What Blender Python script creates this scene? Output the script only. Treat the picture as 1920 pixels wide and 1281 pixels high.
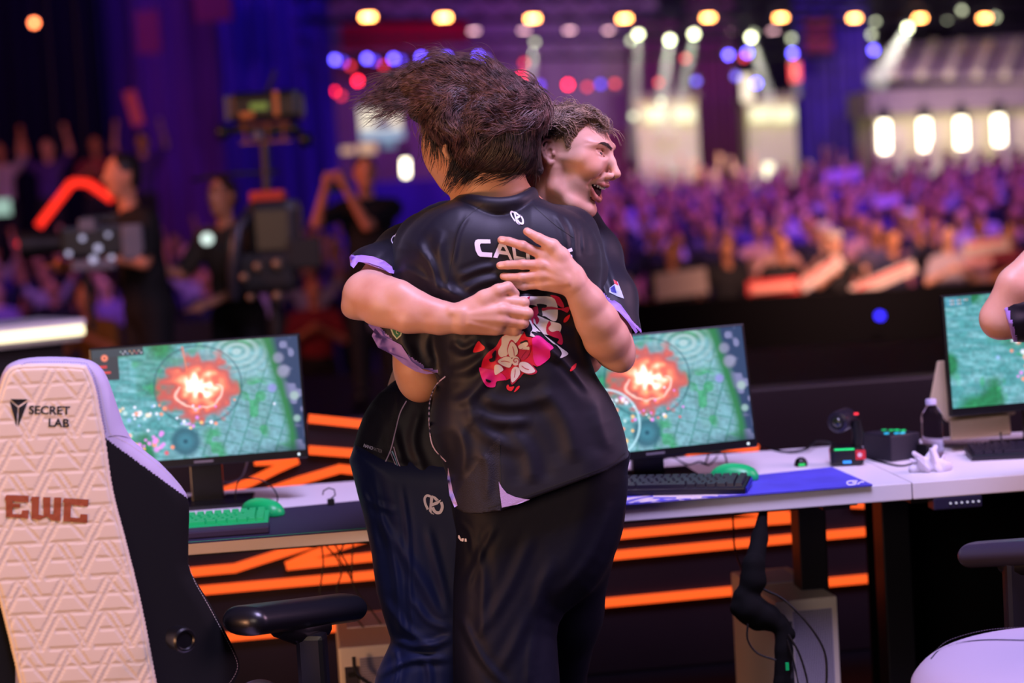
import bpy, bmesh, math, random
import numpy as np
from mathutils import Vector, Matrix
from mathutils.bvhtree import BVHTree

for _o in list(bpy.data.objects):
    bpy.data.objects.remove(_o)
SC = bpy.context.scene
COL = SC.collection
rnd = random.Random(7)
nrs = np.random.RandomState(11)

# ---------------------------------------------------------------- camera
FPX = 3733.0
CAMH = 1.54
PITCH = math.radians(4.53)
ROLL = math.radians(3.4)
FOCUS = 4.30
_r0 = np.array([1.0, 0, 0]); _u0 = np.array([0, math.sin(PITCH), math.cos(PITCH)])
CF = np.array([0, math.cos(PITCH), -math.sin(PITCH)])
CR = math.cos(ROLL) * _r0 - math.sin(ROLL) * _u0
CU = math.sin(ROLL) * _r0 + math.cos(ROLL) * _u0
CC = np.array([0, 0, CAMH])
cam_d = bpy.data.cameras.new('camera'); cam = bpy.data.objects.new('camera', cam_d); COL.objects.link(cam)
cam_d.sensor_width = 36.0; cam_d.lens = FPX / 1920.0 * 36.0
cam_d.clip_start = 0.05; cam_d.clip_end = 300
cam.matrix_world = Matrix(((CR[0], CU[0], -CF[0], CC[0]), (CR[1], CU[1], -CF[1], CC[1]), (CR[2], CU[2], -CF[2], CC[2]), (0, 0, 0, 1)))
cam_d.dof.use_dof = True; cam_d.dof.focus_distance = FOCUS; cam_d.dof.aperture_fstop = 1.9
SC.camera = cam

# ---------------------------------------------------------------- view, world
SC.view_settings.view_transform = 'Standard'
SC.view_settings.look = 'None'
SC.view_settings.exposure = 0.0
SC.view_settings.gamma = 1.0
SC.view_settings.use_curve_mapping = False
SC.cycles.use_denoising = True
SC.cycles.max_bounces = 6; SC.cycles.diffuse_bounces = 2; SC.cycles.glossy_bounces = 3
SC.cycles.transmission_bounces = 4; SC.cycles.transparent_max_bounces = 8; SC.cycles.volume_bounces = 0
SC.cycles.caustics_reflective = False; SC.cycles.caustics_refractive = False
SC.cycles.sample_clamp_indirect = 3.0
world = bpy.data.worlds.new('world'); SC.world = world; world.use_nodes = True
_bg = world.node_tree.nodes['Background']
_bg.inputs[0].default_value = (0.20, 0.13, 0.50, 1); _bg.inputs[1].default_value = 0.06


def lin(c):
    if isinstance(c, str):
        c = c.lstrip('#'); c = [int(c[i:i + 2], 16) / 255 for i in (0, 2, 4)]
    return tuple((x / 12.92 if x <= 0.04045 else ((x + 0.055) / 1.055) ** 2.4) for x in c[:3])


def area(name, loc, target, size, energy, color, sy=None, spread=None):
    l = bpy.data.lights.new(name, 'AREA'); l.energy = energy; l.color = color; l.size = size
    if sy: l.shape = 'RECTANGLE'; l.size_y = sy
    if spread: l.spread = math.radians(spread)
    o = bpy.data.objects.new(name, l); COL.objects.link(o); o.location = loc
    d = Vector(target) - Vector(loc); o.rotation_euler = d.to_track_quat('-Z', 'Y').to_euler()
    return o


def spot(name, loc, target, energy, color, angle, blend=0.4, radius=0.1):
    l = bpy.data.lights.new(name, 'SPOT'); l.energy = energy; l.color = color
    l.spot_size = math.radians(angle); l.spot_blend = blend; l.shadow_soft_size = radius
    o = bpy.data.objects.new(name, l); COL.objects.link(o); o.location = loc
    d = Vector(target) - Vector(loc); o.rotation_euler = d.to_track_quat('-Z', 'Y').to_euler()
    return o


# stage lighting rigs over the players' stage
area('stage_wash_lamp', (0.7, 2.9, 4.9), (0.1, 4.6, 1.0), 1.5, 300, (0.64, 0.53, 1.0))
area('stage_front_lamp', (3.9, 4.2, 3.0), (0.2, 4.4, 1.3), 1.8, 120, (1.0, 0.55, 0.85))
area('stage_warm_lamp', (-3.4, 1.4, 0.8), (-0.4, 4.4, 1.0), 0.9, 112, (1.0, 0.46, 0.23))
area('stage_soft_lamp', (-1.6, -1.2, 2.4), (-0.6, 4.2, 0.9), 1.8, 60, (1.0, 0.76, 0.62))
# audience lighting
spot('audience_purple_lamp', (9.0, 20.0, 9.0), (5.5, 30.0, 0.5), 7000, (0.34, 0.10, 1.0), 75, 0.8, 0.5)
spot('audience_violet_lamp', (2.0, 22.0, 9.0), (3.0, 28.0, 0.3), 3000, (0.46, 0.12, 1.0), 70, 0.8, 0.5)
area('audience_front_lamp', (3.5, 15.0, 4.5), (3.8, 21.6, 0.0), 1.2, 62, (1.0, 0.50, 0.38), spread=32)
area('operator_warm_lamp', (-6.0, 9.0, 3.2), (-2.3, 14.0, 1.2), 1.2, 70, (1.0, 0.28, 0.16), spread=90)
spot('waving_crowd_lamp', (-4.0, 18.5, 5.0), (-5.6, 24.0, 0.0), 900, (0.5, 0.16, 1.0), 60, 0.8, 0.3)
spot('balcony_lamp', (-5.5, 22.0, 4.5), (-7.0, 27.8, 2.0), 230, (1.0, 0.26, 0.12), 60, 0.8, 0.3)
spot('facade_lamp', (6.0, 30.0, 4.0), (12.5, 44.0, 5.0), 2500, (1.0, 0.84, 0.68), 60, 0.9, 0.5)
spot('tower_lamp', (3.0, 29.0, 2.5), (4.2, 38.5, 3.2), 2600, (1.0, 0.95, 0.55), 42, 0.8, 0.4)
spot('drape_blue_lamp', (-2.0, 24.0, 9.5), (-3.2, 38.0, 4.0), 1500, (0.14, 0.07, 1.0), 80, 0.9, 0.6)
spot('drape_side_lamp', (-7.0, 24.0, 8.0), (-6.0, 36.0, 3.0), 1300, (0.50, 0.16, 0.9), 70, 0.9, 0.6)
spot('drape_red_lamp', (0.0, 30.0, 3.0), (0.6, 44.0, 5.6), 1300, (1.0, 0.12, 0.25), 60, 0.9, 0.6)
spot('drape_violet_lamp', (3.0, 28.0, 9.0), (4.5, 44.0, 3.0), 2600, (0.55, 0.22, 0.9), 75, 0.9, 0.6)


# ---------------------------------------------------------------- helpers
def P(x, y, d):
    """image position (1920x1281 frame) at distance d along the view axis -> world"""
    return CC + d * (CF + CR * (x - 960) / FPX + CU * (640.5 - y) / FPX)


def atz(x, y, z):
    v = CF + CR * (x - 960) / FPX + CU * (640.5 - y) / FPX
    return CC + v * (z - CAMH) / v[2]


def onplane(x, y, p0, n):
    v = CF + CR * (x - 960) / FPX + CU * (640.5 - y) / FPX
    return CC + v * (np.dot(np.asarray(p0) - CC, n) / np.dot(v, n))


def px(p):
    v = np.asarray(p, float) - CC; d = v @ CF
    return 960 + FPX * (v @ CR) / d, 640.5 - FPX * (v @ CU) / d, d


_mats = {}


def mat(name, color='#808080', rough=0.5, metal=0.0, emit=None, estr=0.0, alpha=None, trans=0.0, noise=None, bump=None, spec=0.5, sheen=0.0, sss=0.0, coat=0.0):
    """procedural material. noise=(scale, amount) colour mottling; bump=(kind, scale, strength, dist)"""
    if name in _mats: return _mats[name]
    m = bpy.data.materials.new(name); m.use_nodes = True; nt = m.node_tree
    b = nt.nodes['Principled BSDF']; c = lin(color)
    b.inputs['Base Color'].default_value = (*c, 1); b.inputs['Roughness'].default_value = rough
    b.inputs['Metallic'].default_value = metal; b.inputs['Specular IOR Level'].default_value = spec
    if sheen: b.inputs['Sheen Weight'].default_value = sheen
    if coat: b.inputs['Coat Weight'].default_value = coat
    if sss:
        b.inputs['Subsurface Weight'].default_value = sss; b.inputs['Subsurface Radius'].default_value = (0.012, 0.004, 0.002)
        b.inputs['Subsurface Scale'].default_value = 1.0
    if emit is not None:
        b.inputs['Emission Color'].default_value = (*lin(emit), 1); b.inputs['Emission Strength'].default_value = estr
    if trans: b.inputs['Transmission Weight'].default_value = trans
    if alpha is not None: b.inputs['Alpha'].default_value = alpha
    tc = nt.nodes.new('ShaderNodeTexCoord')
    if noise:
        n = nt.nodes.new('ShaderNodeTexNoise'); n.inputs['Scale'].default_value = noise[0]; n.inputs['Detail'].default_value = 4
        nt.links.new(tc.outputs['Object'], n.inputs['Vector'])
        r = nt.nodes.new('ShaderNodeMapRange'); r.inputs[3].default_value = 1 - noise[1]; r.inputs[4].default_value = 1 + noise[1]
        nt.links.new(n.outputs['Fac'], r.inputs[0])
        mx = nt.nodes.new('ShaderNodeVectorMath'); mx.operation = 'SCALE'; mx.inputs[0].default_value = c
        nt.links.new(r.outputs[0], mx.inputs['Scale']); nt.links.new(mx.outputs[0], b.inputs['Base Color'])
    if bump:
        kind, sc, st, dist = bump
        if kind == 'noise':
            t = nt.nodes.new('ShaderNodeTexNoise'); t.inputs['Scale'].default_value = sc; t.inputs['Detail'].default_value = 6
        elif kind == 'wave':
            t = nt.nodes.new('ShaderNodeTexWave'); t.inputs['Scale'].default_value = sc; t.inputs['Distortion'].default_value = 2.0
        else:
            t = nt.nodes.new('ShaderNodeTexVoronoi'); t.inputs['Scale'].default_value = sc
        nt.links.new(tc.outputs['Object'], t.inputs['Vector'])
        bp = nt.nodes.new('ShaderNodeBump'); bp.inputs['Strength'].default_value = st; bp.inputs['Distance'].default_value = dist
        nt.links.new(t.outputs[0], bp.inputs['Height']); nt.links.new(bp.outputs[0], b.inputs['Normal'])
    _mats[name] = m
    return m


def glow(name, color='#ffffff', strength=1.0, base='#101010'):
    return mat(name, base, 0.4, emit=color, estr=strength)


class MB:
    """collects shapes, builds ONE mesh object"""
    def __init__(s, T=None):
        s.v = []; s.f = []; s.m = []; s.T = T if T is not None else Matrix.Identity(4); s.mi = 0

    def add(s, vs, fs, T=None):
        o = len(s.v); M_ = s.T @ T if T is not None else s.T
        s.v.extend((M_ @ Vector(v))[:] for v in vs)
        s.f.extend([i + o for i in f] for f in fs); s.m.extend([s.mi] * len(fs))
        return s

    def box(s, c, size, T=None, taper=1.0, bev=0.0):
        x, y, z = [k / 2 for k in size]
        if bev > 0:
            b = min(bev, x * .49, y * .49, z * .49)
            bm = bmesh.new(); bmesh.ops.create_cube(bm, size=1)
            for v in bm.verts: v.co = Vector((v.co.x * 2 * x, v.co.y * 2 * y, v.co.z * 2 * z))
            bmesh.ops.bevel(bm, geom=list(bm.edges), offset=b, segments=2, affect='EDGES', profile=0.6)
            vs = [(v.co + Vector(c))[:] for v in bm.verts]; fs = [[v.index for v in f.verts] for f in bm.faces]
            bm.free(); return s.add(vs, fs, T)
        vs = []
        for dz in (-1, 1):
            k = 1 if dz < 0 else taper
            for dx, dy in ((-1, -1), (1, -1), (1, 1), (-1, 1)): vs.append((c[0] + dx * x * k, c[1] + dy * y * k, c[2] + dz * z))
        return s.add(vs, [[3, 2, 1, 0], [4, 5, 6, 7], [0, 1, 5, 4], [1, 2, 6, 5], [2, 3, 7, 6], [3, 0, 4, 7]], T)

    def prism(s, poly, z0, z1, T=None):
        n = len(poly); vs = [(p[0], p[1], z0) for p in poly] + [(p[0], p[1], z1) for p in poly]
        fs = [list(range(n))[::-1], list(range(n, 2 * n))] + [[i, (i + 1) % n, n + (i + 1) % n, n + i] for i in range(n)]
        return s.add(vs, fs, T)

    def lathe(s, prof, seg=24, T=None, axis='z'):
        vs = []; fs = []
        for r, z in prof:
            for k in range(seg):
                a = 2 * math.pi * k / seg; vs.append((r * math.cos(a), r * math.sin(a), z))
        for i in range(len(prof) - 1):
            for k in range(seg):
                k2 = (k + 1) % seg; fs.append([i * seg + k, i * seg + k2, (i + 1) * seg + k2, (i + 1) * seg + k])
        fs.append(list(range(seg))[::-1]); fs.append([(len(prof) - 1) * seg + k for k in range(seg)])
        return s.add(vs, fs, T)

    def cyl(s, p0, p1, r, r2=None, seg=16):
        return s.tube([p0, p1], [r, r if r2 is None else r2], seg)

    def tube(s, pts, r, seg=8, flat=None):
        pts = [Vector(p) for p in pts]; n = len(pts)
        rs = r if hasattr(r, '__len__') else [r] * n
        vs = []; fs = []; prev = None
        for i, p in enumerate(pts):
            t = (pts[min(i + 1, n - 1)] - pts[max(i - 1, 0)]).normalized()
            if prev is None:
                a = Vector((0, 0, 1)) if abs(t.z) < .9 else Vector((1, 0, 0)); u = t.cross(a).normalized()
            else:
                u = (prev - t * prev.dot(t)).normalized()
            prev = u; w = t.cross(u)
            for k in range(seg):
                a = 2 * math.pi * (k + .5) / seg
                vs.append((p + (u * math.cos(a) + w * math.sin(a) * (flat or 1)) * rs[i])[:])
        for i in range(n - 1):
            for k in range(seg):
                k2 = (k + 1) % seg; fs.append([i * seg + k, i * seg + k2, (i + 1) * seg + k2, (i + 1) * seg + k])
        fs.append(list(range(seg))[::-1]); fs.append([(n - 1) * seg + k for k in range(seg)])
        return s.add(vs, fs)

    def ball(s, c, r, seg=12, T=None):
        rr = r if hasattr(r, '__len__') else (r, r, r); vs = [(c[0], c[1], c[2] - rr[2])]; fs = []
        R_ = seg // 2
        for i in range(1, R_):
            ph = math.pi * i / R_ - math.pi / 2
            for k in range(seg):
                a = 2 * math.pi * k / seg
                vs.append((c[0] + rr[0] * math.cos(ph) * math.cos(a), c[1] + rr[1] * math.cos(ph) * math.sin(a), c[2] + rr[2] * math.sin(ph)))
        vs.append((c[0], c[1], c[2] + rr[2])); top = len(vs) - 1
        for k in range(seg): fs.append([0, 1 + (k + 1) % seg, 1 + k])
        for i in range(R_ - 2):
            for k in range(seg):
                a = 1 + i * seg; k2 = (k + 1) % seg; fs.append([a + k, a + k2, a + seg + k2, a + seg + k])
        b = 1 + (R_ - 2) * seg
        for k in range(seg): fs.append([b + k, b + (k + 1) % seg, top])
        return s.add(vs, fs, T)

    def build(s, name, m, parent=None, smooth=None, bevel=0.0):
        me = bpy.data.meshes.new(name); me.from_pydata([tuple(v) for v in s.v], [], s.f)
        for mm in (m if isinstance(m, (list, tuple)) else [m]): me.materials.append(mm)
        if any(s.m): me.polygons.foreach_set('material_index', s.m)
        o = link(name, me, parent)
        me.update()
        if smooth is not None: me.shade_smooth() if smooth >= 180 else shade_angle(me, smooth)
        if bevel:
            bv = o.modifiers.new('bevel', 'BEVEL'); bv.width = bevel; bv.segments = 2; bv.limit_method = 'ANGLE'; bv.angle_limit = math.radians(40)
        return o


def shade_angle(me, deg):
    me.shade_smooth()
    bm = bmesh.new(); bm.from_mesh(me)
    bmesh.ops.recalc_face_normals(bm, faces=bm.faces)
    a = math.radians(deg)
    for e in bm.edges:
        if len(e.link_faces) == 2 and e.calc_face_angle(0) > a: e.smooth = False
    bm.to_mesh(me); bm.free()


def link(name, me, parent=None):
    o = bpy.data.objects.new(name, me); COL.objects.link(o)
    if parent is not None:
        o.parent = parent; o.matrix_parent_inverse = Matrix.Identity(4)
        q = parent; inv = Matrix.Identity(4)
        while q is not None: inv = inv @ q.matrix_basis.inverted() if False else inv; q = None
        # mesh data arrives in world space: move it to the parent's space
        off = -total_loc(parent)
        if me is not None and off.length > 0: me.transform(Matrix.Translation(off))
    return o


def total_loc(o):
    v = Vector((0, 0, 0))
    while o is not None: v = v + Vector(o.location); o = o.parent
    return v


def tag(o, label=None, cat=None, group=None, kind=None):
    if label: o['label'] = label
    if cat: o['category'] = cat
    if group: o['group'] = group
    if kind: o['kind'] = kind
    return o


def empty(name, loc, label, cat, group=None):
    o = bpy.data.objects.new(name, None); COL.objects.link(o); o.location = Vector(loc); o.empty_display_size = 0.1
    return tag(o, label, cat, group)


def kids(o): return [c for c in bpy.data.objects if c.parent == o]


def copy_tree(o, loc=None, rz=None, label=None, group=None, scale=None):
    allch = {}
    for c in bpy.data.objects:
        if c.parent is not None: allch.setdefault(c.parent.name, []).append(c)

    def rec(a, parent):
        c = a.copy(); COL.objects.link(c); c.parent = parent
        for ch in allch.get(a.name, []): rec(ch, c)
        return c
    r = rec(o, None)
    if loc is not None: r.location = Vector(loc)
    if rz is not None: r.rotation_euler = (0, 0, rz)
    if scale is not None: r.scale = (scale,) * 3
    if label: r['label'] = label
    if group: r['group'] = group
    return r


def arrays(name, V, F, m, parent=None, smooth=True):
    """numpy verts (N,3) and quads/tris -> object"""
    me = bpy.data.meshes.new(name)
    V = np.asarray(V, np.float32); F = np.asarray(F, np.int32); k = F.shape[1]
    me.vertices.add(len(V)); me.vertices.foreach_set('co', V.ravel())
    me.loops.add(F.size); me.loops.foreach_set('vertex_index', F.ravel())
    me.polygons.add(len(F)); me.polygons.foreach_set('loop_start', np.arange(0, F.size, k, dtype=np.int32))
    me.polygons.foreach_set('loop_total', np.full(len(F), k, np.int32))
    if smooth: me.polygons.foreach_set('use_smooth', np.ones(len(F), bool))
    for mm in (m if isinstance(m, (list, tuple)) else [m]): me.materials.append(mm)
    me.update(calc_edges=True); me.validate()
    return link(name, me, parent)


def Rz(a): return Matrix.Rotation(a, 4, 'Z')
def Rx(a): return Matrix.Rotation(a, 4, 'X')
def Ry(a): return Matrix.Rotation(a, 4, 'Y')
def Tr(*a): return Matrix.Translation(Vector(a if len(a) == 3 else a[0]))


def text_shape(txt, size, T, m, name, parent, extrude=0.0006, spacing=1.0, bold=0.0, shear=0.0, sx=1.0, align='CENTER'):
    """lettering as a mesh lying in the XY plane of T"""
    cu = bpy.data.curves.new(name, 'FONT'); cu.body = txt; cu.size = size; cu.extrude = extrude; cu.align_x = align; cu.align_y = 'CENTER'
    cu.space_character = spacing; cu.offset = bold; cu.shear = shear; cu.resolution_u = 3
    t = bpy.data.objects.new(name, cu); COL.objects.link(t)
    dg = bpy.context.evaluated_depsgraph_get(); me = bpy.data.meshes.new_from_object(t.evaluated_get(dg))
    bpy.data.objects.remove(t); bpy.data.curves.remove(cu)
    me.transform(T @ Matrix.Diagonal((sx, 1, 1, 1))); me.name = name
    me.materials.clear(); me.materials.append(m)
    return link(name, me, parent)
# ================================================================ setting
TH = math.radians(5.7)
DO = np.array([0.0, 4.811, 0.74])                     # desk front edge, straight ahead of the camera
DX = np.array([math.cos(TH), math.sin(TH), 0]); DY = np.array([-math.sin(TH), math.cos(TH), 0])
TD = Matrix(((DX[0], DY[0], 0, DO[0]), (DX[1], DY[1], 0, DO[1]), (0, 0, 1, 0), (0, 0, 0, 1)))   # desk frame, z from floor


def desk(x, y, z=0.74):
    """image point on a surface at height z -> desk coordinates"""
    p = atz(x, y, z) - np.array([DO[0], DO[1], 0]); return float(p @ DX), float(p @ DY)


M_floor = mat('stage floor', '#07050e', 0.6, spec=0.12, noise=(1.2, 0.3))
M_black = mat('matte black', '#08080a', 0.6)
M_blk2 = mat('satin black plastic', '#0c0c10', 0.35)
M_blackcloth = mat('black cloth', '#060608', 0.9, spec=0.2)

b = MB(); b.box((-1, 6.5, -0.05), (24, 21, 0.1)); tag(b.build('floor', M_floor), kind='structure')
b = MB(); b.box((-1, 17.03, -0.55), (24, 0.06, 1.0)); tag(b.build('trim_1', M_black), kind='structure')
M_hall = mat('hall floor', '#100d16', 0.7, noise=(0.7, 0.2))
b = MB(); b.box((0, 34.6, -1.05), (70, 35.1, 0.1)); tag(b.build('floor_hall', M_hall), kind='structure')
M_wall = mat('hall wall violet black', '#2a2038', 0.85, noise=(0.25, 0.35))
b = MB(); b.box((0, 52.1, 9), (80, 0.2, 22)); tag(b.build('wall_back', M_wall), kind='structure')
b = MB(); b.box((-16, 34, 9), (0.2, 36, 22)); tag(b.build('wall_left', mat('side wall black', '#0b0912', 0.85)), kind='structure')
b = MB(); b.box((0, 36, 12.1), (80, 34, 0.2)); tag(b.build('ceiling', mat('hall ceiling black', '#07060b', 0.9)), kind='structure')


def hang(name, x0, y0, x1, y1, d, m, label, cat, thick=0.12, folds=0, group=None, skew=0):
    """a drape / panel seen between image columns, built at distance d with folds and thickness"""
    a = P(x0, (y0 + y1) / 2, d); c = P(x1, (y0 + y1) / 2, d)
    zt = P((x0 + x1) / 2, y0, d)[2]; zb = P((x0 + x1) / 2, y1, d)[2]
    w = np.linalg.norm((c - a)[:2]); ux = (c - a)[:2] / w
    T = Matrix(((ux[0], -ux[1], 0, a[0]), (ux[1], ux[0], 0, a[1]), (0, 0, 1, 0), (0, 0, 0, 1)))
    b = MB(T); n = max(2, folds * 6 + 2)
    pts = [(w * i / (n - 1), 0.12 * math.sin(i / 6 * 2 * math.pi) if folds else 0) for i in range(n)]
    poly = pts + [(x, y + thick) for x, y in reversed(pts)]
    b.prism(poly, zb, zt)
    o = b.build(name, m, None, smooth=40)
    if name == 'banner':
        for f_ in (.1, .9): q = T @ Vector((w * f_, thick / 2, 0)); MB().tube([(q.x, q.y, zt - .02), (q.x, q.y, 12.01)], .006, 4).build('hanging_cord', M_black, o)
    return tag(o, label, cat, group)


D_navy = mat('navy drape', '#483098', 0.9, spec=0.1)
D_violet = mat('violet drape', '#6a3a80', 0.9, spec=0.1)
D_plum = mat('plum drape', '#6a3060', 0.9, spec=0.1)
D_dark = mat('black drape', '#100c1c', 0.95, spec=0.1)
D_red = mat('red banner cloth', '#a01030', 0.9, spec=0.1)
D_grey = mat('grey violet panel', '#8a7590', 0.85, spec=0.1)
hang('stage_drape', -260, -260, 190, 640, 31, D_dark, 'nearly black drape behind the raised orange arms', 'drape', folds=7)
hang('stage_drape', 180, -260, 420, 620, 33, D_violet, 'dark violet drape behind the man filming in black', 'drape', folds=5)
hang('stage_drape', 415, -260, 625, 620, 30, D_navy, 'deep blue drape behind the camera rig on its pole', 'drape', folds=5)
hang('projection_screen', 615, -30, 1240, 335, 43, D_grey, 'wide mauve projection surface behind the two hugging players', 'screen')
hang('stage_drape', 1195, 40, 1290, 620, 41.5, D_plum, 'plum drape just behind the nearer beige tower', 'drape', folds=3)
hang('stage_drape', 1300, -30, 1395, 620, 42, D_plum, 'plum drape between the two beige towers', 'drape', folds=3)
hang('stage_drape', 1495, -260, 1640, 620, 40, D_navy, 'deep blue drape between tower and columned facade', 'drape', folds=4)
hang('stage_drape', 1000, 250, 1200, 620, 40, D_plum, 'low plum drape beside the laughing player\'s nose', 'drape', folds=4)
hang('stage_drape', 625, 335, 1010, 640, 37, D_navy, 'low blue drape below the white tube lamp', 'drape', folds=3)
hang('banner', 640, 40, 880, 88, 41, D_red, 'long horizontal red banner under the flood lamps', 'banner', thick=0.05)
hang('banner', 255, 20, 300, 100, 30, mat('dim red banner cloth', '#7a2048', 0.9), 'small dim maroon banner hanging on the violet drape', 'banner', thick=0.05)
hang('banner', 362, -60, 432, 40, 29, mat('dim red banner cloth'), 'larger maroon banner hanging beside the blue drape', 'banner', thick=0.05)
hang('banner', 1510, 30, 1560, 98, 39, mat('dim red banner cloth'), 'dark maroon banner hanging on the drape by the facade', 'banner', thick=0.05)

# beige towers and the columned facade
M_cream = mat('cream scenic board', '#cfc3a6', 0.8, noise=(0.6, 0.06))
M_cream2 = mat('grey beige scenic board', '#85727a', 0.8)


def wallbox(root_name, m, x0, y0, x1, y1, d, dep, parent, bev=0.0):
    a = P(x0, y0, d); c = P(x1, y0, d); zt = P((x0 + x1) / 2, y0, d)[2]; zb = P((x0 + x1) / 2, y1, d)[2]
    w = np.linalg.norm((c - a)[:2]); ux = (c - a)[:2] / w
    T = Matrix(((ux[0], -ux[1], 0, a[0]), (ux[1], ux[0], 0, a[1]), (0, 0, 1, 0), (0, 0, 0, 1)))
    b = MB(T); b.box((w / 2, dep / 2, (zb + zt) / 2), (w, dep, zt - zb), bev=bev)
    return b.build(root_name, m, parent)


L_tube = glow('warm white tube lamp', '#fff2d0', 9.0)
L_patch = glow('bright window pane', '#fff8c8', 1.3)


def tower(x0, x1, top, d, label):
    t = empty('scenic_tower', P((x0 + x1) / 2, 640, d), label, 'tower')
    t.location.z = -1
    zb = P((x0 + x1) / 2, top, d)[2]
    wallbox('wall_board', M_cream, x0, top, x1, 640, d, 1.2, t)
    wallbox('cornice', M_cream2, x0 - 6, top - 12, x1 + 6, top + 2, d - .15, 1.5, t)
    w = x1 - x0
    for k in (0.32, 0.80):
        xx = x0 + w * k
        wallbox('window', L_patch, xx - 21, top + 16, xx + 19, top + 42, d - .25, .06, t)
    return t


tower(1192, 1306, 186, 38, 'beige scenic tower with two bright windows nearer the laughing player')
tower(1398, 1490, 186, 39, 'slimmer beige scenic tower next to the deep blue drape')
fc = empty('scenic_facade', P(1800, 640, 37), 'large beige temple facade with four glowing tubes above the audience', 'facade'); fc.location.z = -1
wallbox('wall_board', M_cream, 1638, 190, 2200, 640, 37, 2.0, fc)
wallbox('frieze', M_cream2, 1628, 152, 2210, 200, 36.6, 2.4, fc)
# pitched roof slab with pale rafters
def quadslab(name, pts, d0, d1, m, parent, th=0.12):
    b = MB(); ds = [d0, d0, d1, d1]
    v = [P(x, y, d) for (x, y), d in zip(pts, ds)]; n = np.cross(v[1] - v[0], v[3] - v[0]); n /= np.linalg.norm(n)
    vs = [tuple(k) for k in v] + [tuple(k + n * th) for k in v]
    b.add(vs, [[0, 1, 2, 3], [7, 6, 5, 4], [0, 4, 5, 1], [1, 5, 6, 2], [2, 6, 7, 3], [3, 7, 4, 0]])
    return b.build(name, m, parent)
quadslab('roof', [(1622, 150), (2210, 150), (2150, 62), (1668, 96)], 36.4, 38.8, M_cream2, fc)
for k in range(6):
    xa = 1668 + k * 52
    quadslab('rafter', [(xa, 148), (xa + 14, 148), (xa + 38, 88), (xa + 24, 88)], 36.3, 38.5, M_cream, fc, 0.15)
for xx, y0, y1 in ((1661, 228, 284), (1737, 225, 280), (1806, 222, 276), (1876, 218, 270)):
    a = P(xx - 4, y0, 36.2); c = P(xx - 2, y1, 36.2)
    t = empty('tube_lamp', (a[0], a[1], c[2]), {1661: 'upright white tube lamp at the facade\'s corner, nearest the blue drape', 1737: 'upright white tube lamp, second along the facade from the blue drape', 1806: 'upright white tube lamp, third along the facade from the blue drape', 1876: 'upright white tube lamp farthest along the facade'}[xx], 'lamp', 'tube lamps on the facade')
    MB().cyl(c, a, 0.09, seg=12).build('tube', L_tube, t, smooth=60)
    MB().cyl(a, a + np.array([0, 0, .25]), 0.10, seg=12).build('cap', M_black, t, smooth=60); MB().tube([a, (a[0], a[1], 12.01)], .005, 4).build('hanging_wire', M_black, t)
a = P(760, 300, 33); c = P(761, 330, 33)
t = empty('tube_lamp', c, 'short white tube lamp hanging beside the dark-haired head', 'lamp')
MB().cyl(c, a, 0.05, seg=12).build('tube', L_tube, t, smooth=60)
MB().cyl(a, a + np.array([0, 0, .2]), 0.055, seg=12).build('cap', M_black, t, smooth=60); MB().tube([a, (a[0], a[1], 12.01)], .005, 4).build('hanging_wire', M_black, t)

# ---------------------------------------------------------------- rows of lamps
def truss(name, pa, pb, label, w=0.35):
    pa = Vector(pa); pb = Vector(pb); d = (pb - pa); L = d.length; u = d.normalized(); s = u.cross(Vector((0, 0, 1))).normalized(); up = Vector((0, 0, 1))
    b = MB(); cs = [s * w / 2 + up * w / 2, -s * w / 2 + up * w / 2, -s * w / 2 - up * w / 2, s * w / 2 - up * w / 2]
    for c in cs: b.cyl(pa + c, pb + c, 0.025, seg=6)
    n = int(L / 0.6)
    for i in range(n):
        for j in range(4):
            p = pa + u * (L * i / n) + cs[j]; q = pa + u * (L * (i + 1) / n) + cs[(j + 1) % 4]; b.cyl(p, q, 0.012, seg=4)
    return tag(b.build(name, mat('dark truss metal', '#1a1820', 0.5, metal=0.6)), label, 'truss')


truss('lighting_truss', P(560, 16, 29), P(2000, 14, 40), 'long dark lighting truss carrying the orange flood lamps')
truss('lighting_truss', P(590, 92, 36), P(1560, 88, 38), 'dark truss carrying the blue and red spot lamps')
truss('lighting_truss', P(1140, 42, 35), P(1900, 22, 37), 'thin dark truss carrying the pale moving heads')


def lamp_proto(kind, w, h, mm):
    """square flood or round can, facing -Y; origin at the lens"""
    t = empty('flood_lamp' if kind == 'flood' else 'spot_lamp', (0, 0, 0), 'lamp', 'lamp')
    b = MB()
    if kind == 'flood':
        b.box((0, .08, 0), (w * 1.3, .14, h * 1.5), bev=.01)
        b.box((-w * .72, .08, .06), (.02, .05, h + .16)); b.box((w * .72, .08, .06), (.02, .05, h + .16)); b.box((0, .08, h / 2 + .16), (w * 1.5, .05, .02))
        b.build('housing', M_black, t)
        MB().box((0, -.005, 0), (w, .02, h), bev=.005).build('lens', mm, t)
    else:
        T = Rx(math.pi / 2)
        b.lathe([(w * .35, -.26), (w * .5, -.22), (w * .55, -.0), (w * .6, .0)], 12, T)
        b.box((0, .12, w * .7 + .02), (w * 1.3, .05, .02)); b.box((-w * .64, .12, .02), (.015, .05, w * 1.4)); b.box((w * .64, .12, .02), (.015, .05, w * 1.4))
        b.build('housing', M_black, t)
        MB().lathe([(w * .48, .0), (w * .48, .012)], 16, T).build('lens', mm, t, smooth=30)
    return t


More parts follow.
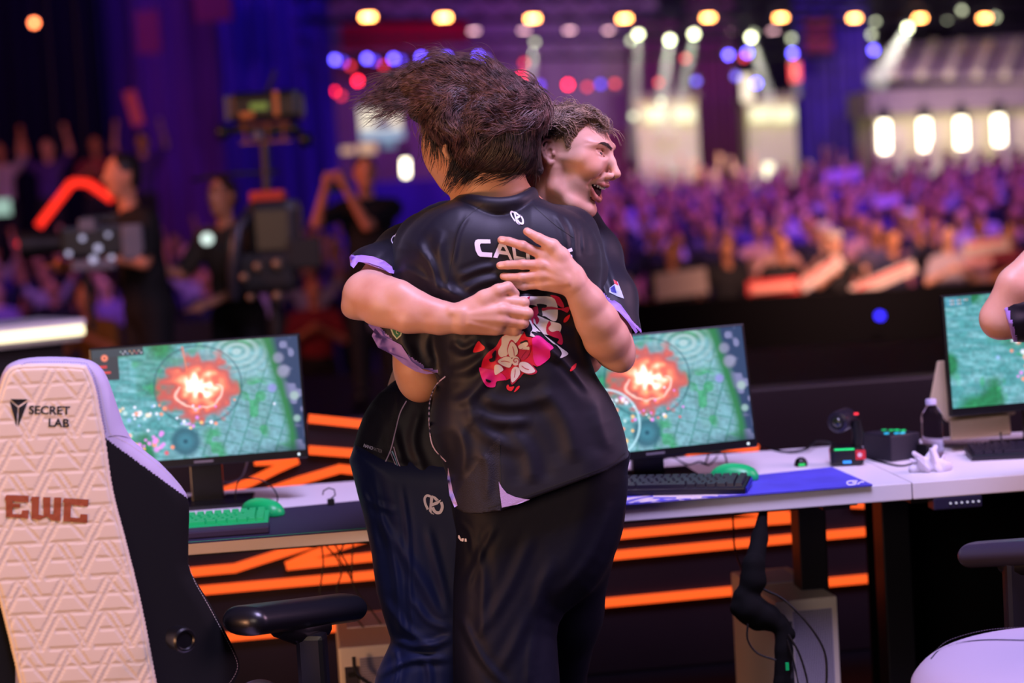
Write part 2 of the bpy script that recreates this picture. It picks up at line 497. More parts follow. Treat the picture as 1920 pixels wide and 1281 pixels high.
def place_lamps(kind, w, h, mm, spots, d, labeler, group):
    proto = None
    for i, s in enumerate(spots):
        x, y = s[:2]; dd = d(x) if callable(d) else d
        p = P(x, y, dd); rz = math.atan2(p[0], p[1]) * -1
        if proto is None:
            proto = lamp_proto(kind, w, h, mm); o = proto; o.location = p; o.rotation_euler = (0, 0, rz)
        else:
            o = copy_tree(proto, p, rz)
        o['label'] = labeler(i, x, y); o['group'] = group
        MB().tube([(p[0], p[1], p[2] + .06), (p[0], p[1], 12.01)], .005, 4).build('hanging_wire', M_black, o)
    return proto


ordn = ['first', 'second', 'third', 'fourth', 'fifth', 'sixth', 'seventh', 'eighth', 'ninth', 'tenth', 'eleventh', 'twelfth', 'thirteenth', 'fourteenth', 'fifteenth', 'sixteenth']
L_or = glow('orange flood lens', '#ff9a50', 32); L_pk = glow('dim pink lens', '#ffc0cc', 6.5)
L_bl = glow('blue lens', '#5446ff', 20); L_bl2 = glow('dim blue lens', '#4a3ae0', 5.5)
L_rd = glow('red lens', '#ff1e38', 17); L_rd2 = glow('dim red lens', '#e03040', 5)
L_wh = glow('pale warm lens', '#eef2c0', 15); L_wh2 = glow('dim pale lens', '#d8e0b8', 4); L_or2 = glow('warm orange lens', '#ff7a48', 14)
place_lamps('flood', .17, .06, L_or, [(690, 32), (832, 33), (999, 35), (1171, 35), (1328, 33), (1464, 33), (1602, 34), (1725, 34), (1846, 34)],
            lambda x: 27 + (x - 690) * .0095, lambda i, x, y: 'orange-white flood lamp, %s along the top truss counted from the red banner' % ordn[i], 'orange flood lamps on the top truss')
place_lamps('flood', .16, .03, L_pk, [(889, 58), (983, 57), (1068, 57), (1143, 57), (1224, 57), (1300, 57), (1376, 57), (1450, 57)],
            37, lambda i, x, y: 'dim pink strip lamp, %s along the row below the flood lamps' % ordn[i], 'dim pink lamps under the flood row')
place_lamps('spot', .1, .1, L_bl, [(628, 112), (688, 110), (738, 110), (790, 108), (837, 108), (897, 107)],
            34, lambda i, x, y: 'bright blue spot lamp, %s in the row above the flying hair' % ordn[i], 'bright blue spot lamps above the flying hair')
place_lamps('spot', .1, .1, L_bl2, [(643, 116), (702, 114), (752, 113), (910, 112)],
            36, lambda i, x, y: 'dim blue spot lamp half behind a bright one, %s of the row' % ordn[i], 'dim blue spot lamps behind the bright row')
place_lamps('spot', .1, .1, L_rd, [(625, 171), (671, 152), (977, 146), (1065, 159), (430, 132)],
            34, lambda i, x, y: ['bright red spot lamp lowest beside the blue drape', 'red spot lamp above the lit white screen', 'red spot lamp just above the tousled hair crown', 'brightest red spot lamp above the laughing player\'s curls', 'lone magenta red lamp above the camera rig'][i], 'red spot lamps')
place_lamps('spot', .095, .09, L_rd2, [(657, 124), (640, 180), (719, 123), (983, 118), (1101, 163), (1153, 157), (1235, 155), (1285, 110), (1395, 108)],
            37, lambda i, x, y: 'dim red spot lamp, %s across the mauve screen and towers' % ordn[i], 'dim red spot lamps')
place_lamps('spot', .1, .1, L_bl2, [(1012, 160), (1126, 158), (1305, 152), (1380, 143)],
            35, lambda i, x, y: 'dim blue spot lamp in the low row, %s from the hair crown' % ordn[i], 'dim blue lamps in the low row')
place_lamps('spot', .1, .1, L_bl, [(1366, 103), (1401, 99), (1418, 156), (1486, 100), (1638, 94)],
            34, lambda i, x, y: ['bright blue lamp left of the paired ones above the slim tower', 'bright blue lamp right of the paired ones above the slim tower', 'bright blue lamp hanging directly over the slim tower', 'blue lamp above the red streak by the blue drape', 'lone blue lamp over the facade corner'][i], 'bright blue lamps around the slim tower')
place_lamps('spot', .11, .1, L_wh, [(1256, 75), (1301, 64), (1408, 70), (1702, 52), (1197, 64)],
            35, lambda i, x, y: 'bright pale moving head with a beam, %s' % ['above the middle of the wide tower', 'tilted above the gap between towers', 'aimed at the slim tower', 'aimed at the facade roof', 'above the near corner of the wide tower'][i], 'bright pale moving heads')
place_lamps('spot', .1, .1, L_wh2, [(1003, 78), (1183, 76), (1413, 62), (1484, 72), (1240, 191), (1641, 41), (1634, 65), (1776, 42), (1803, 20), (1866, 32), (1188, 218), (1190, 60)],
            37, lambda i, x, y: 'dim pale spot lamp, %s' % ['alone over the curls', 'low by the wide tower corner', 'behind the head aimed at the slim tower', 'over the end of the slim tower', 'between the two windows of the wide tower', 'high over the facade corner', 'lower over the facade corner', 'among the facade roof lamps', 'highest over the facade', 'beside the last flood lamp', 'on the wide tower\'s edge', 'in the pair over the wide tower'][i], 'dim pale spot lamps')
place_lamps('spot', .1, .1, L_or2, [(64, 43), (273, 305), (224, 317)],
            28, lambda i, x, y: ['orange lamp alone high on the black drape', 'orange lamp just above the black-shirted operator', 'orange lamp beside the red chevron'][i], 'orange lamps on the dark side')

# light beams hanging in the haze under the moving heads: thin haze inside cones, lit by real spots
M_haze = bpy.data.materials.new('beam haze'); M_haze.use_nodes = True
_nt = M_haze.node_tree; _nt.nodes.remove(_nt.nodes['Principled BSDF'])
_vs = _nt.nodes.new('ShaderNodeVolumeScatter'); _vs.inputs['Density'].default_value = 0.9; _vs.inputs['Anisotropy'].default_value = 0.0
_nt.links.new(_vs.outputs[0], _nt.nodes['Material Output'].inputs['Volume'])
for i, (x0, y0, x1, y1, w) in enumerate([(1196, 66, 1188, 300, 30), (1256, 76, 1234, 250, 34), (1302, 65, 1262, 250, 30), (1409, 72, 1446, 200, 26), (1702, 54, 1640, 160, 44), (1003, 80, 990, 190, 24), (1483, 74, 1496, 180, 16)]):
    a = P(x0, y0, 34.9); c = P(x1, y1, 34.6); r0, r1 = .06, w / FPX * 34.6 * .5
    o = MB().cyl(a, c, r0, r1, 20).build('light_beam', M_haze)
    tag(o, ['tall straight pale light beam down the wide tower\'s edge', 'short bright light beam onto the first window', 'slanted light beam crossing the wide tower', 'pale light beam falling onto the slim tower', 'broad slanted beam onto the facade roof corner', 'faint beam under the lamp over the curls', 'narrow beam beside the blue drape'][i], 'light beam', None, 'stuff')
    spot('beam_lamp', a + (a - c) * 0.02, c, 900 if i < 5 else 450, (1.0, 0.97, 0.80), 2 * math.degrees(math.atan(r1 / np.linalg.norm(c - a))) + 2, 0.3, 0.05)

# lit screens on the far side
def card(name, x0, y0, x1, y1, d, m, label, cat, th=.05, group=None, rot=0):
    a = P((x0 + x1) / 2, (y0 + y1) / 2, d); w = abs(x1 - x0) / FPX * d; h = abs(y1 - y0) / FPX * d
    T = Tr(a) @ Rz(-math.atan2(a[0], a[1])) @ Ry(-math.radians(rot))
    o = MB(T).box((0, th / 2, 0), (w, th, h), bev=min(th, w, h) * .2).build(name, m)
    return tag(o, label, cat, group)


def hook(o, p): MB().tube([(p[0], p[1] + .03, p[2]), (p[0], p[1] + .03, 12.01)], .005, 4).build('hanging_wire', M_black, o)


ls = empty('lit_screen', P(713, 228, 34), 'bright white and blue screen left of the flying hair', 'screen')
for nm, x0, y0, x1, y1, c, s in (('screen_panel', 674, 200, 752, 256, '#fff0d8', .95), ('picture_patch', 702, 222, 735, 240, '#6a5a90', .6), ('picture_patch', 676, 244, 758, 262, '#a8c0e0', .8), ('picture_patch', 716, 262, 742, 278, '#90b0d0', .5)):
    q = card(nm, x0, y0, x1, y1, 34 if nm == 'screen_panel' else 33.9, glow('screen ' + c, c, s), None, None); q.parent = ls; q.matrix_parent_inverse = ls.matrix_world.inverted(); q.data.transform(Matrix.Translation(-ls.location))
card('lit_sign', 640, 276, 665, 288, 34, glow('peach sign', '#ffc8a0', .7), 'small peach lit sign below the white screen, nearer the blue drape', 'sign')
card('lit_sign', 672, 268, 705, 288, 34, glow('peach sign'), 'larger peach lit sign directly below the white screen', 'sign')
card('lit_sign', -20, 374, 20, 404, 20, glow('pale green sign', '#a8d0c0', .8), 'pale green lit sign at the edge beside the red chevron', 'sign')
card('light_strip', 1482, 118, 1500, 152, 38, glow('red strip', '#ff2030', 2.2), 'upright glowing red strip beside the deep blue drape', 'light')
card('light_strip', 240, 170, 262, 235, 26, glow('dim red strip', '#c01838', .35), 'dim red upright strip in the dark above the raised arms', 'light', rot=12)
for o_ in list(bpy.data.objects):
    if o_.name.split('.')[0] in ('light_strip', 'lit_sign', 'lit_globe') and o_.parent is None:
        v_ = np.mean([v.co for v in o_.data.vertices], axis=0); hook(o_, v_)
hook(ls, P(713, 200, 34))
card('lit_sign', 1390, 140, 1412, 190, 37.6, glow('warm lamp sign', '#ffe8d0', 1.3), 'small upright lit sign on top of the slim tower', 'sign')
card('lit_globe', 1432, 306, 1450, 334, 33, glow('globe lamp', '#fff8d0', 2.2), 'oval lit lamp low on the slim tower', 'lamp', th=.15)
card('lit_sign', 1236, 318, 1276, 330, 36, glow('pale sign', '#d8d0b0', .6), 'low pale sign at the foot of the wide tower', 'sign')

# red chevron light above the audience
ch = empty('chevron_light', P(140, 380, 17), 'glowing red angular arch light above the waving audience', 'light')
L_chev = glow('red neon', '#ff2c1c', 1.6)
for (xa, ya), (xb, yb) in (((72, 424), (135, 342)), ((135, 342), (165, 343)), ((165, 343), (210, 374)), ((36, 462), (50, 440))):
    a = P(xa, ya, 17); c = P(xb, yb, 17); MB().tube([a, c], .034, 8).build('light_tube', L_chev, ch, smooth=60)
q = P(140, 360, 17.1)
for dx in (-.12, .12): MB().tube([(q[0] + dx, q[1], q[2]), (q[0] + dx, q[1], 12.01)], .005, 4).build('hanging_wire', M_black, ch)

# LED fascia behind the desk
FT = math.radians(8.0)
FD = np.array([math.cos(FT), math.sin(FT), 0]); FN = np.array([-math.sin(FT), math.cos(FT), 0]); F0 = np.array([0, 6.05, 0])
TF = Matrix(((FD[0], FN[0], 0, 0), (FD[1], FN[1], 0, 6.05), (0, 0, 1, 0), (0, 0, 0, 1)))
fs = empty('stage_fascia', (0, 6.05, 0), 'low dark panel wall behind the desk with glowing orange angular lines', 'panel')
b = MB(TF)
b.box((0, .06, .43), (9, .1, .86), bev=.01); b.build('panel', mat('fascia gloss panel', '#170d13', 0.4, noise=(3, .25)), fs)
L_strip = glow('orange LED strip', '#ff5a1c', 1.35)


def fpt(x, y):
    p = onplane(x, y, F0 - FN * 0.012, FN) - F0
    return np.array([p @ FD, p[2]])


for path in ([(-60, 1242), (440, 1195), (1060, 1139), (1360, 1111), (1700, 1080)], [(200, 1126), (363, 1110), (700, 1080), (1140, 1044), (1561, 1004), (1720, 990)],
             [(540, 1062), (694, 1046), (1140, 1006), (1420, 979), (1515, 972)], [(540, 1062), (590, 1040), (680, 1012), (760, 985)], [(200, 1090), (363, 1074), (440, 1067), (575, 1024), (660, 985)],
             [(582, 786), (690, 797), (800, 800)], [(582, 845), (665, 851), (760, 856)], [(330, 952), (410, 926), (470, 905), (520, 880), (556, 864), (480, 866)], [(490, 928), (560, 903), (638, 880), (665, 883), (760, 888)],
             [(1290, 848), (1340, 838), (1420, 842)], [(1515, 972), (1440, 962), (1330, 954), (1260, 950)], [(1600, 946), (1700, 950)]):
    q = [fpt(*p) for p in path]; w = 0.0118
    b = MB(TF)
    for u, v in zip(q[:-1], q[1:]):
        dd = (v - u) / np.linalg.norm(v - u); nn = np.array([-dd[1], dd[0]]) * w
        e = dd * w * .4
        cs = [u - nn - e, v - nn + e, v + nn + e, u + nn - e]
        vs = [(c[0], -.012, c[1]) for c in cs] + [(c[0], .012, c[1]) for c in cs]
        b.add(vs, [[0, 1, 2, 3], [7, 6, 5, 4], [0, 4, 5, 1], [1, 5, 6, 2], [2, 6, 7, 3], [3, 7, 4, 0]])
    b.build('light_strip', L_strip, fs)
# ================================================================ implicit-surface modelling (smooth bodies and cloth)
class SDF:
    def __init__(s, lo, hi, h):
        s.h = h; s.lo = np.array(lo, np.float32) - h * 2; s.n = (np.ceil((np.array(hi) - s.lo) / h) + 3).astype(int)
        s.F = np.full(s.n, 9.0, np.float32); s.M = np.zeros(s.n, np.uint8)

    def _sub(s, lo, hi):
        a = np.maximum(np.floor((np.array(lo) - s.lo) / s.h).astype(int), 0); b = np.minimum(np.ceil((np.array(hi) - s.lo) / s.h).astype(int) + 1, s.n)
        if (b <= a).any(): return None
        sl = tuple(slice(a[i], b[i]) for i in range(3))
        g = [((np.arange(a[i], b[i]) * s.h) + s.lo[i]).astype(np.float32) for i in range(3)]
        return sl, g[0][:, None, None], g[1][None, :, None], g[2][None, None, :]

    def _op(s, sl, d, k, m, op):
        F = s.F[sl]
        if op == 'u':
            if m is not None: M_ = s.M[sl]; M_[d < F] = m
            if k > 0:
                h = np.maximum(k - np.abs(F - d), 0) / k; s.F[sl] = np.minimum(F, d) - h * h * k * 0.25
            else: s.F[sl] = np.minimum(F, d)
        elif op == 's':
            d = -d
            if k > 0:
                h = np.maximum(k - np.abs(F - d), 0) / k; s.F[sl] = np.maximum(F, d) + h * h * k * 0.25
            else: s.F[sl] = np.maximum(F, d)

    def cap(s, a, b, ra, rb=None, k=0.01, m=None, op='u', sq=None):
        """tapered capsule a->b; sq=(axis vector, factor) flattens it across that axis"""
        a = np.array(a, np.float32); b = np.array(b, np.float32); rb = ra if rb is None else rb
        pad = max(ra, rb) * (1.0 if sq is None else max(1, 1 / sq[1])) + k + s.h * 3
        r = s._sub(np.minimum(a, b) - pad, np.maximum(a, b) + pad)
        if r is None: return s
        sl, X, Y, Z = r; ba = b - a; L = float(ba @ ba) + 1e-12
        t = np.clip(((X - a[0]) * ba[0] + (Y - a[1]) * ba[1] + (Z - a[2]) * ba[2]) / L, 0, 1)
        dx = X - a[0] - t * ba[0]; dy = Y - a[1] - t * ba[1]; dz = Z - a[2] - t * ba[2]
        if sq is not None:
            ax = np.array(sq[0], np.float32); ax = ax / np.linalg.norm(ax); q = dx * ax[0] + dy * ax[1] + dz * ax[2]; f = sq[1]
            d2 = dx * dx + dy * dy + dz * dz - q * q + (q * f) ** 2
        else: d2 = dx * dx + dy * dy + dz * dz
        s._op(sl, np.sqrt(d2) - (ra + (rb - ra) * t), k, m, op); return s

    def ell(s, c, r, k=0.01, m=None, op='u', R=None):
        c = np.array(c, np.float32); r = np.array(r if hasattr(r, '__len__') else (r, r, r), np.float32); pad = r.max() + k + s.h * 3
        q = s._sub(c - pad, c + pad)
        if q is None: return s
        sl, X, Y, Z = q; X = X - c[0]; Y = Y - c[1]; Z = Z - c[2]
        if R is not None:
            R = np.array(R, np.float32); X, Y, Z = (R[0, 0] * X + R[1, 0] * Y + R[2, 0] * Z, R[0, 1] * X + R[1, 1] * Y + R[2, 1] * Z, R[0, 2] * X + R[1, 2] * Y + R[2, 2] * Z)
        k0 = np.sqrt((X / r[0]) ** 2 + (Y / r[1]) ** 2 + (Z / r[2]) ** 2); k1 = np.sqrt((X / r[0] ** 2) ** 2 + (Y / r[1] ** 2) ** 2 + (Z / r[2] ** 2) ** 2) + 1e-6
        s._op(sl, k0 * (k0 - 1) / k1, k, m, op); return s

    def path(s, pts, rs, k=0.01, m=None, op='u', sq=None):
        for i in range(len(pts) - 1): s.cap(pts[i], pts[i + 1], rs[i], rs[i + 1], k, m, op, sq)
        return s

    def half(s, p, n, k=0.0):
        """cut away everything on the side n points to"""
        n = np.array(n, np.float32); n /= np.linalg.norm(n); r = s._sub(s.lo, s.lo + s.n * s.h); sl, X, Y, Z = r
        d = (X - p[0]) * n[0] + (Y - p[1]) * n[1] + (Z - p[2]) * n[2]
        s.F[sl] = np.maximum(s.F[sl], d); return s

    def mesh(s):
        F = s.F; n = F.shape; ins = F < 0
        c = np.zeros((n[0] - 1, n[1] - 1, n[2] - 1), np.uint8)
        for i in (0, 1):
            for j in (0, 1):
                for k in (0, 1): c += ins[i:n[0] - 1 + i, j:n[1] - 1 + j, k:n[2] - 1 + k]
        act = np.argwhere((c > 0) & (c < 8)); idx = np.full(c.shape, -1, np.int32); idx[tuple(act.T)] = np.arange(len(act))
        acc = np.zeros((len(act), 3), np.float64); cnt = np.zeros(len(act))
        a0, a1, a2 = act.T
        for ax in range(3):
            o = [q for q in range(3) if q != ax]
            for u in (0, 1):
                for v in (0, 1):
                    d0 = [0, 0, 0]; d0[o[0]] = u; d0[o[1]] = v; d1 = list(d0); d1[ax] = 1
                    f0 = F[a0 + d0[0], a1 + d0[1], a2 + d0[2]]; f1 = F[a0 + d1[0], a1 + d1[1], a2 + d1[2]]
                    x = (f0 < 0) != (f1 < 0); t = np.where(x, f0 / np.where(x, f0 - f1, 1), 0)
                    p = np.tile(np.array(d0, float), (len(act), 1)); p[:, ax] += t
                    acc += p * x[:, None]; cnt += x
        V = (act + acc / cnt[:, None]) * s.h + s.lo
        Q = []
        for ax in range(3):
            o = [q for q in range(3) if q != ax]
            sl0 = [slice(1, n[q] - 1) for q in range(3)]; sl1 = list(sl0)
            sl0[ax] = slice(0, n[ax] - 1); sl1[ax] = slice(1, n[ax])
            i0 = ins[tuple(sl0)]; i1 = ins[tuple(sl1)]; e = np.argwhere(i0 != i1)
            if not len(e): continue
            flip = i0[tuple(e.T)]; off = np.ones(3, int); off[ax] = 0; e = e + off
            def ci(u, v):
                q = e.copy(); q[:, o[0]] -= u; q[:, o[1]] -= v; return idx[tuple(q.T)]
            q = np.stack([ci(0, 0), ci(1, 0), ci(1, 1), ci(0, 1)], 1)
            if ax == 1: flip = ~flip
            q[~flip] = q[~flip][:, ::-1]; Q.append(q[:, ::-1] if False else q)
        Q = np.concatenate(Q); fm = s.M[tuple(act[Q[:, 0]].T)]
        return V, Q[:, ::-1], fm


def relax(V, Q, it=2, lam=0.5):
    """Taubin smoothing"""
    E_ = np.concatenate([Q[:, [0, 1]], Q[:, [1, 2]], Q[:, [2, 3]], Q[:, [3, 0]]]); n = len(V)
    cnt = np.bincount(E_[:, 0], minlength=n) + np.bincount(E_[:, 1], minlength=n)
    for i in range(it * 2):
        A = np.stack([np.bincount(E_[:, 0], V[E_[:, 1], c], n) + np.bincount(E_[:, 1], V[E_[:, 0], c], n) for c in range(3)], 1) / np.maximum(cnt, 1)[:, None]
        V = V + (A - V) * (lam if i % 2 == 0 else -lam * 0.9)
    return V


def sdf_object(s, name, mats, parent=None, it=1, xf=None):
    V, Q, fm = s.mesh(); V = relax(V, Q, it)
    if xf is not None: V = xf(V)
    o = arrays(name, V, Q, mats, parent)
    if isinstance(mats, (list, tuple)) and len(mats) > 1: o.data.polygons.foreach_set('material_index', np.clip(fm, 0, len(mats) - 1).astype(np.int32))
    return o
# ================================================================ camera-aligned sculpting frame and surface prints
def frame_xf(d0):
    """sculpting frame (right, depth, up) in metres at distance d0 -> world"""
    def xf(V):
        V = np.asarray(V, float); s = V[:, 1] / d0
        return CC + (V[:, 0] * s)[:, None] * CR + V[:, 1:2] * CF + (V[:, 2] * s)[:, None] * CU
    return xf


def fr(x, y, d, d0): return np.array([(x - 960) / FPX * d0, d, (640.5 - y) / FPX * d0])


def poly_sdf2(poly, X, Z):
    """signed distance to a polygon (negative inside) on broadcast grids"""
    D = None; ins = np.zeros(np.broadcast(X, Z).shape, bool); n = len(poly)
    for i in range(n):
        a = poly[i]; b = poly[(i + 1) % n]; e = (b[0] - a[0], b[1] - a[1]); L = e[0] ** 2 + e[1] ** 2 + 1e-12
        t = np.clip(((X - a[0]) * e[0] + (Z - a[1]) * e[1]) / L, 0, 1)
        d = (X - a[0] - t * e[0]) ** 2 + (Z - a[1] - t * e[1]) ** 2
        D = d if D is None else np.minimum(D, d)
        c = ((a[1] > Z) != (b[1] > Z)) & (X < (b[0] - a[0]) * (Z - a[1]) / (b[1] - a[1] + 1e-12) + a[0]); ins ^= c
    D = np.sqrt(D); return np.where(ins, -D, D)


def smooth_poly(pts, n=4):
    """closed Catmull-Rom through the points"""
    P_ = np.array(pts, float); N = len(P_); out = []
    for i in range(N):
        p0, p1, p2, p3 = P_[i - 1], P_[i], P_[(i + 1) % N], P_[(i + 2) % N]
        for k in range(n):
            t = k / n; out.append(0.5 * ((2 * p1) + (-p0 + p2) * t + (2 * p0 - 5 * p1 + 4 * p2 - p3) * t * t + (-p0 + 3 * p1 - 3 * p2 + p3) * t ** 3))
    return np.array(out)


def smooth_line(pts, n=6):
    P_ = np.array(pts, float); P_ = np.vstack([2 * P_[0] - P_[1], P_, 2 * P_[-1] - P_[-2]]); out = []
    for i in range(1, len(P_) - 2):
        p0, p1, p2, p3 = P_[i - 1:i + 3]
        for k in range(n):
            t = k / n; out.append(0.5 * ((2 * p1) + (-p0 + p2) * t + (2 * p0 - 5 * p1 + 4 * p2 - p3) * t * t + (-p0 + 3 * p1 - 3 * p2 + p3) * t ** 3))
    out.append(P_[-2]); return np.array(out)


def sdf_slab(s, pxpoly, d0, depth, half, r, k=0.0, m=None, op='u', smooth=3):
    """rounded slab with an outline traced in the frame; depth: float or f(X,Z)->centre depth; half: half thickness (float or f)"""
    q = np.array([fr(x, y, 0, d0)[[0, 2]] for x, y in (smooth_poly(pxpoly, smooth) if smooth > 1 else pxpoly)])
    dep = depth if callable(depth) else (lambda X, Z: depth); hf = half if callable(half) else (lambda X, Z: half)
    lo = [q[:, 0].min() - .03, s.lo[1], q[:, 1].min() - .03]; hi = [q[:, 0].max() + .03, s.lo[1] + s.n[1] * s.h, q[:, 1].max() + .03]
    z = s._sub(lo, hi)
    if z is None: return s
    sl, X, Y, Z = z
    d2 = poly_sdf2(q, X[:, 0, :], Z[0, 0, :][None, :])[:, None, :] + r
    dy = np.abs(Y - dep(X, Z)) - hf(X, Z) + r
    d = np.sqrt(np.maximum(d2, 0) ** 2 + np.maximum(dy, 0) ** 2) + np.minimum(np.maximum(d2, dy), 0) - r
    s._op(sl, d.astype(np.float32), k, m, op); return s


def bvh_of(objs):
    vs = []; fs = []
    for o in objs:
        off = total_loc(o); base = len(vs)
        vs.extend((v.co + off) for v in o.data.vertices); fs.extend([[i + base for i in p.vertices] for p in o.data.polygons])
    return BVHTree.FromPolygons(vs, fs)


def flat_mesh(polys):
    """2D polygons (even-odd, px) -> filled mesh"""
    cu = bpy.data.curves.new('outline', 'CURVE'); cu.dimensions = '2D'; cu.fill_mode = 'BOTH'
    for p in polys:
        sp = cu.splines.new('POLY'); sp.points.add(len(p) - 1)
        for i, (x, y) in enumerate(p): sp.points[i].co = (x, -y, 0, 1)
        sp.use_cyclic_u = True
    t = bpy.data.objects.new('outline', cu); COL.objects.link(t)
    me = bpy.data.meshes.new_from_object(t.evaluated_get(bpy.context.evaluated_depsgraph_get()))
    bpy.data.objects.remove(t); bpy.data.curves.remove(cu); return me


def text_mesh(txt, spacing=1.0, bold=0.0, shear=0.0):
    cu = bpy.data.curves.new('lettering', 'FONT'); cu.body = txt; cu.size = 1.0; cu.space_character = spacing; cu.offset = bold; cu.shear = shear; cu.resolution_u = 4
    t = bpy.data.objects.new('lettering', cu); COL.objects.link(t)
    me = bpy.data.meshes.new_from_object(t.evaluated_get(bpy.context.evaluated_depsgraph_get()))
    bpy.data.objects.remove(t); bpy.data.curves.remove(cu)
    co = np.array([v.co[:2] for v in me.vertices]); lo = co.min(0); hi = co.max(0)
    for v in me.vertices: v.co.x = (v.co.x - lo[0]) / (hi[0] - lo[0]); v.co.y = (v.co.y - lo[1]) / (hi[1] - lo[1])
    return me


def decal(name, me, m, parent, bvh, off=0.0012, maxlen=7, box=None, fallback=4.2, smooth=0):
    """a print lying on a modelled surface: 2D mesh (px, y negative) dropped onto the surface it is printed on.
    box = (bl, br, tl) maps a unit text mesh to px corners"""
    bm = bmesh.new(); bm.from_mesh(me)
    if box is not None:
        bl, br, tl = [np.array(q, float) for q in box]
        for v in bm.verts:
            p = bl + (br - bl) * v.co.x + (tl - bl) * v.co.y; v.co = Vector((p[0], -p[1], 0))
    for _ in range(6):
        es = [e for e in bm.edges if e.calc_length() > maxlen]
        if not es: break
        bmesh.ops.subdivide_edges(bm, edges=es, cuts=1); bmesh.ops.triangulate(bm, faces=[f for f in bm.faces if len(f.verts) > 3])
    o0 = Vector(CC); last = fallback; bm.verts.index_update()
    for v in bm.verts:
        dr = Vector(CF + CR * (v.co.x - 960) / FPX + CU * (640.5 + v.co.y) / FPX)
        hit, nrm, _, dist = bvh.ray_cast(o0, dr.normalized())
        if hit is None: hit = o0 + dr * last
        else: last = (hit - o0).dot(Vector(CF))
        v.co = hit - dr.normalized() * off
    if smooth:      # a trim lying over a cloth edge: even out its depth along the view so that it does not dip behind the edge
        cf = Vector(CF); dep = {v.index: (v.co - o0).dot(cf) for v in bm.verts}; bm.verts.ensure_lookup_table()
        for _ in range(smooth):
            new = {}
            for v in bm.verts:
                nb = [dep[e.other_vert(v).index] for e in v.link_edges]; new[v.index] = min(dep[v.index], (dep[v.index] + sum(nb)) / (1 + len(nb)))
            dep = new
        for v in bm.verts: v.co = o0 + (v.co - o0) * (dep[v.index] / (v.co - o0).dot(cf))
    out = bpy.data.meshes.new(name); bm.to_mesh(out); bm.free(); bpy.data.meshes.remove(me)
    out.materials.append(m); out.shade_smooth()
    return link(name, out, parent)


def band(pts, w, n=5):
    """polyline in px -> closed ribbon outline of width w (float or list)"""
    L = smooth_line(pts, n) if n > 1 else np.array(pts, float); T_ = np.gradient(L, axis=0); T_ /= np.linalg.norm(T_, axis=1)[:, None] + 1e-9
    N_ = np.stack([-T_[:, 1], T_[:, 0]], 1)
    ww = np.interp(np.linspace(0, 1, len(L)), np.linspace(0, 1, len(w)), w) if hasattr(w, '__len__') else np.full(len(L), w)
    return np.vstack([L + N_ * ww[:, None] / 2, (L - N_ * ww[:, None] / 2)[::-1]])


def ellipse(cx, cy, rx, ry=None, n=24, rot=0):
    ry = rx if ry is None else ry; a = np.linspace(0, 2 * np.pi, n, endpoint=False); c, s_ = math.cos(rot), math.sin(rot)
    x = rx * np.cos(a); y = ry * np.sin(a); return np.stack([cx + x * c - y * s_, cy + x * s_ + y * c], 1)
# ================================================================ audience, camera crew
M_skin2 = mat('skin light', '#d9a184', 0.6); M_skin3 = mat('skin tan', '#b97b58', 0.6)
M_hairb = mat('black hair', '#120c0c', 0.6); M_hairbr = mat('brown hair', '#3a2218', 0.6)


def body_sdf(pose, h=0.022, hat=False, longhair=False, seed=0):
    """standing figure, feet at z=0, facing -Y.  materials 0 skin 1 top 2 trousers 3 hair 4 shoes. pose: joints for (elbowL, handL, elbowR, handR)"""
    s = SDF((-.75, -.65, -.02), (.75, .5, 2.35), h)
    r = random.Random(seed); tw = r.uniform(-.03, .03)
    for sx in (-1, 1):
        s.path([(sx * .10, 0, .88), (sx * .11, -.02, .5), (sx * .11, .03, .1)], [.095, .068, .05], .02, 2)
        s.path([(sx * .11, .04, .05), (sx * .13, -.16, .04)], [.05, .04], .02, 4)
    s.ell((0, 0, .92), (.17, .12, .13), .04, 2)
    s.ell((0, 0, 1.1), (.155, .11, .22), .04, 1); s.ell((tw, 0, 1.3), (.18, .115, .17), .05, 1)
    s.cap((-.15, 0, 1.42), (.15, 0, 1.42), .062, k=.05, m=1)
    s.cap((tw, .0, 1.44), (tw, -.02, 1.56), .052, k=.02, m=0)
    hx = tw
    s.ell((hx, -.03, 1.67), (.073, .092, .115), .02, 0); s.ell((hx, -.125, 1.65), (.014, .02, .02), .01, 0)
    for sx in (-1, 1): s.ell((hx + sx * .075, -.02, 1.66), (.012, .02, .03), .008, 0)
    s.ell((hx, .0, 1.715), (.082, .098, .085), .01, 3); s.ell((hx, .03, 1.66), (.08, .075, .09), .01, 3)
    if longhair: s.ell((hx, .05, 1.53), (.09, .05, .17), .02, 3)
    if hat: s.ell((hx, -.01, 1.76), (.088, .1, .06), .005, 5); s.ell((hx, -.12, 1.735), (.07, .07, .012), .01, 5)
    for sx, e, hnd in ((-1, pose[0], pose[1]), (1, pose[2], pose[3])):
        sh = np.array((sx * .19, 0, 1.40)); e = np.array(e); hnd = np.array(hnd)
        mid = sh + (e - sh) * .75
        s.path([sh, mid], [.062, .05], .02, 1); s.path([mid, e], [.042, .038], .01, 0); s.path([e, hnd], [.038, .026], .01, 0)
        u = (hnd - e) / np.linalg.norm(hnd - e); s.ell(hnd + u * .05, (.035, .035, .045), .015, 0)
    return s


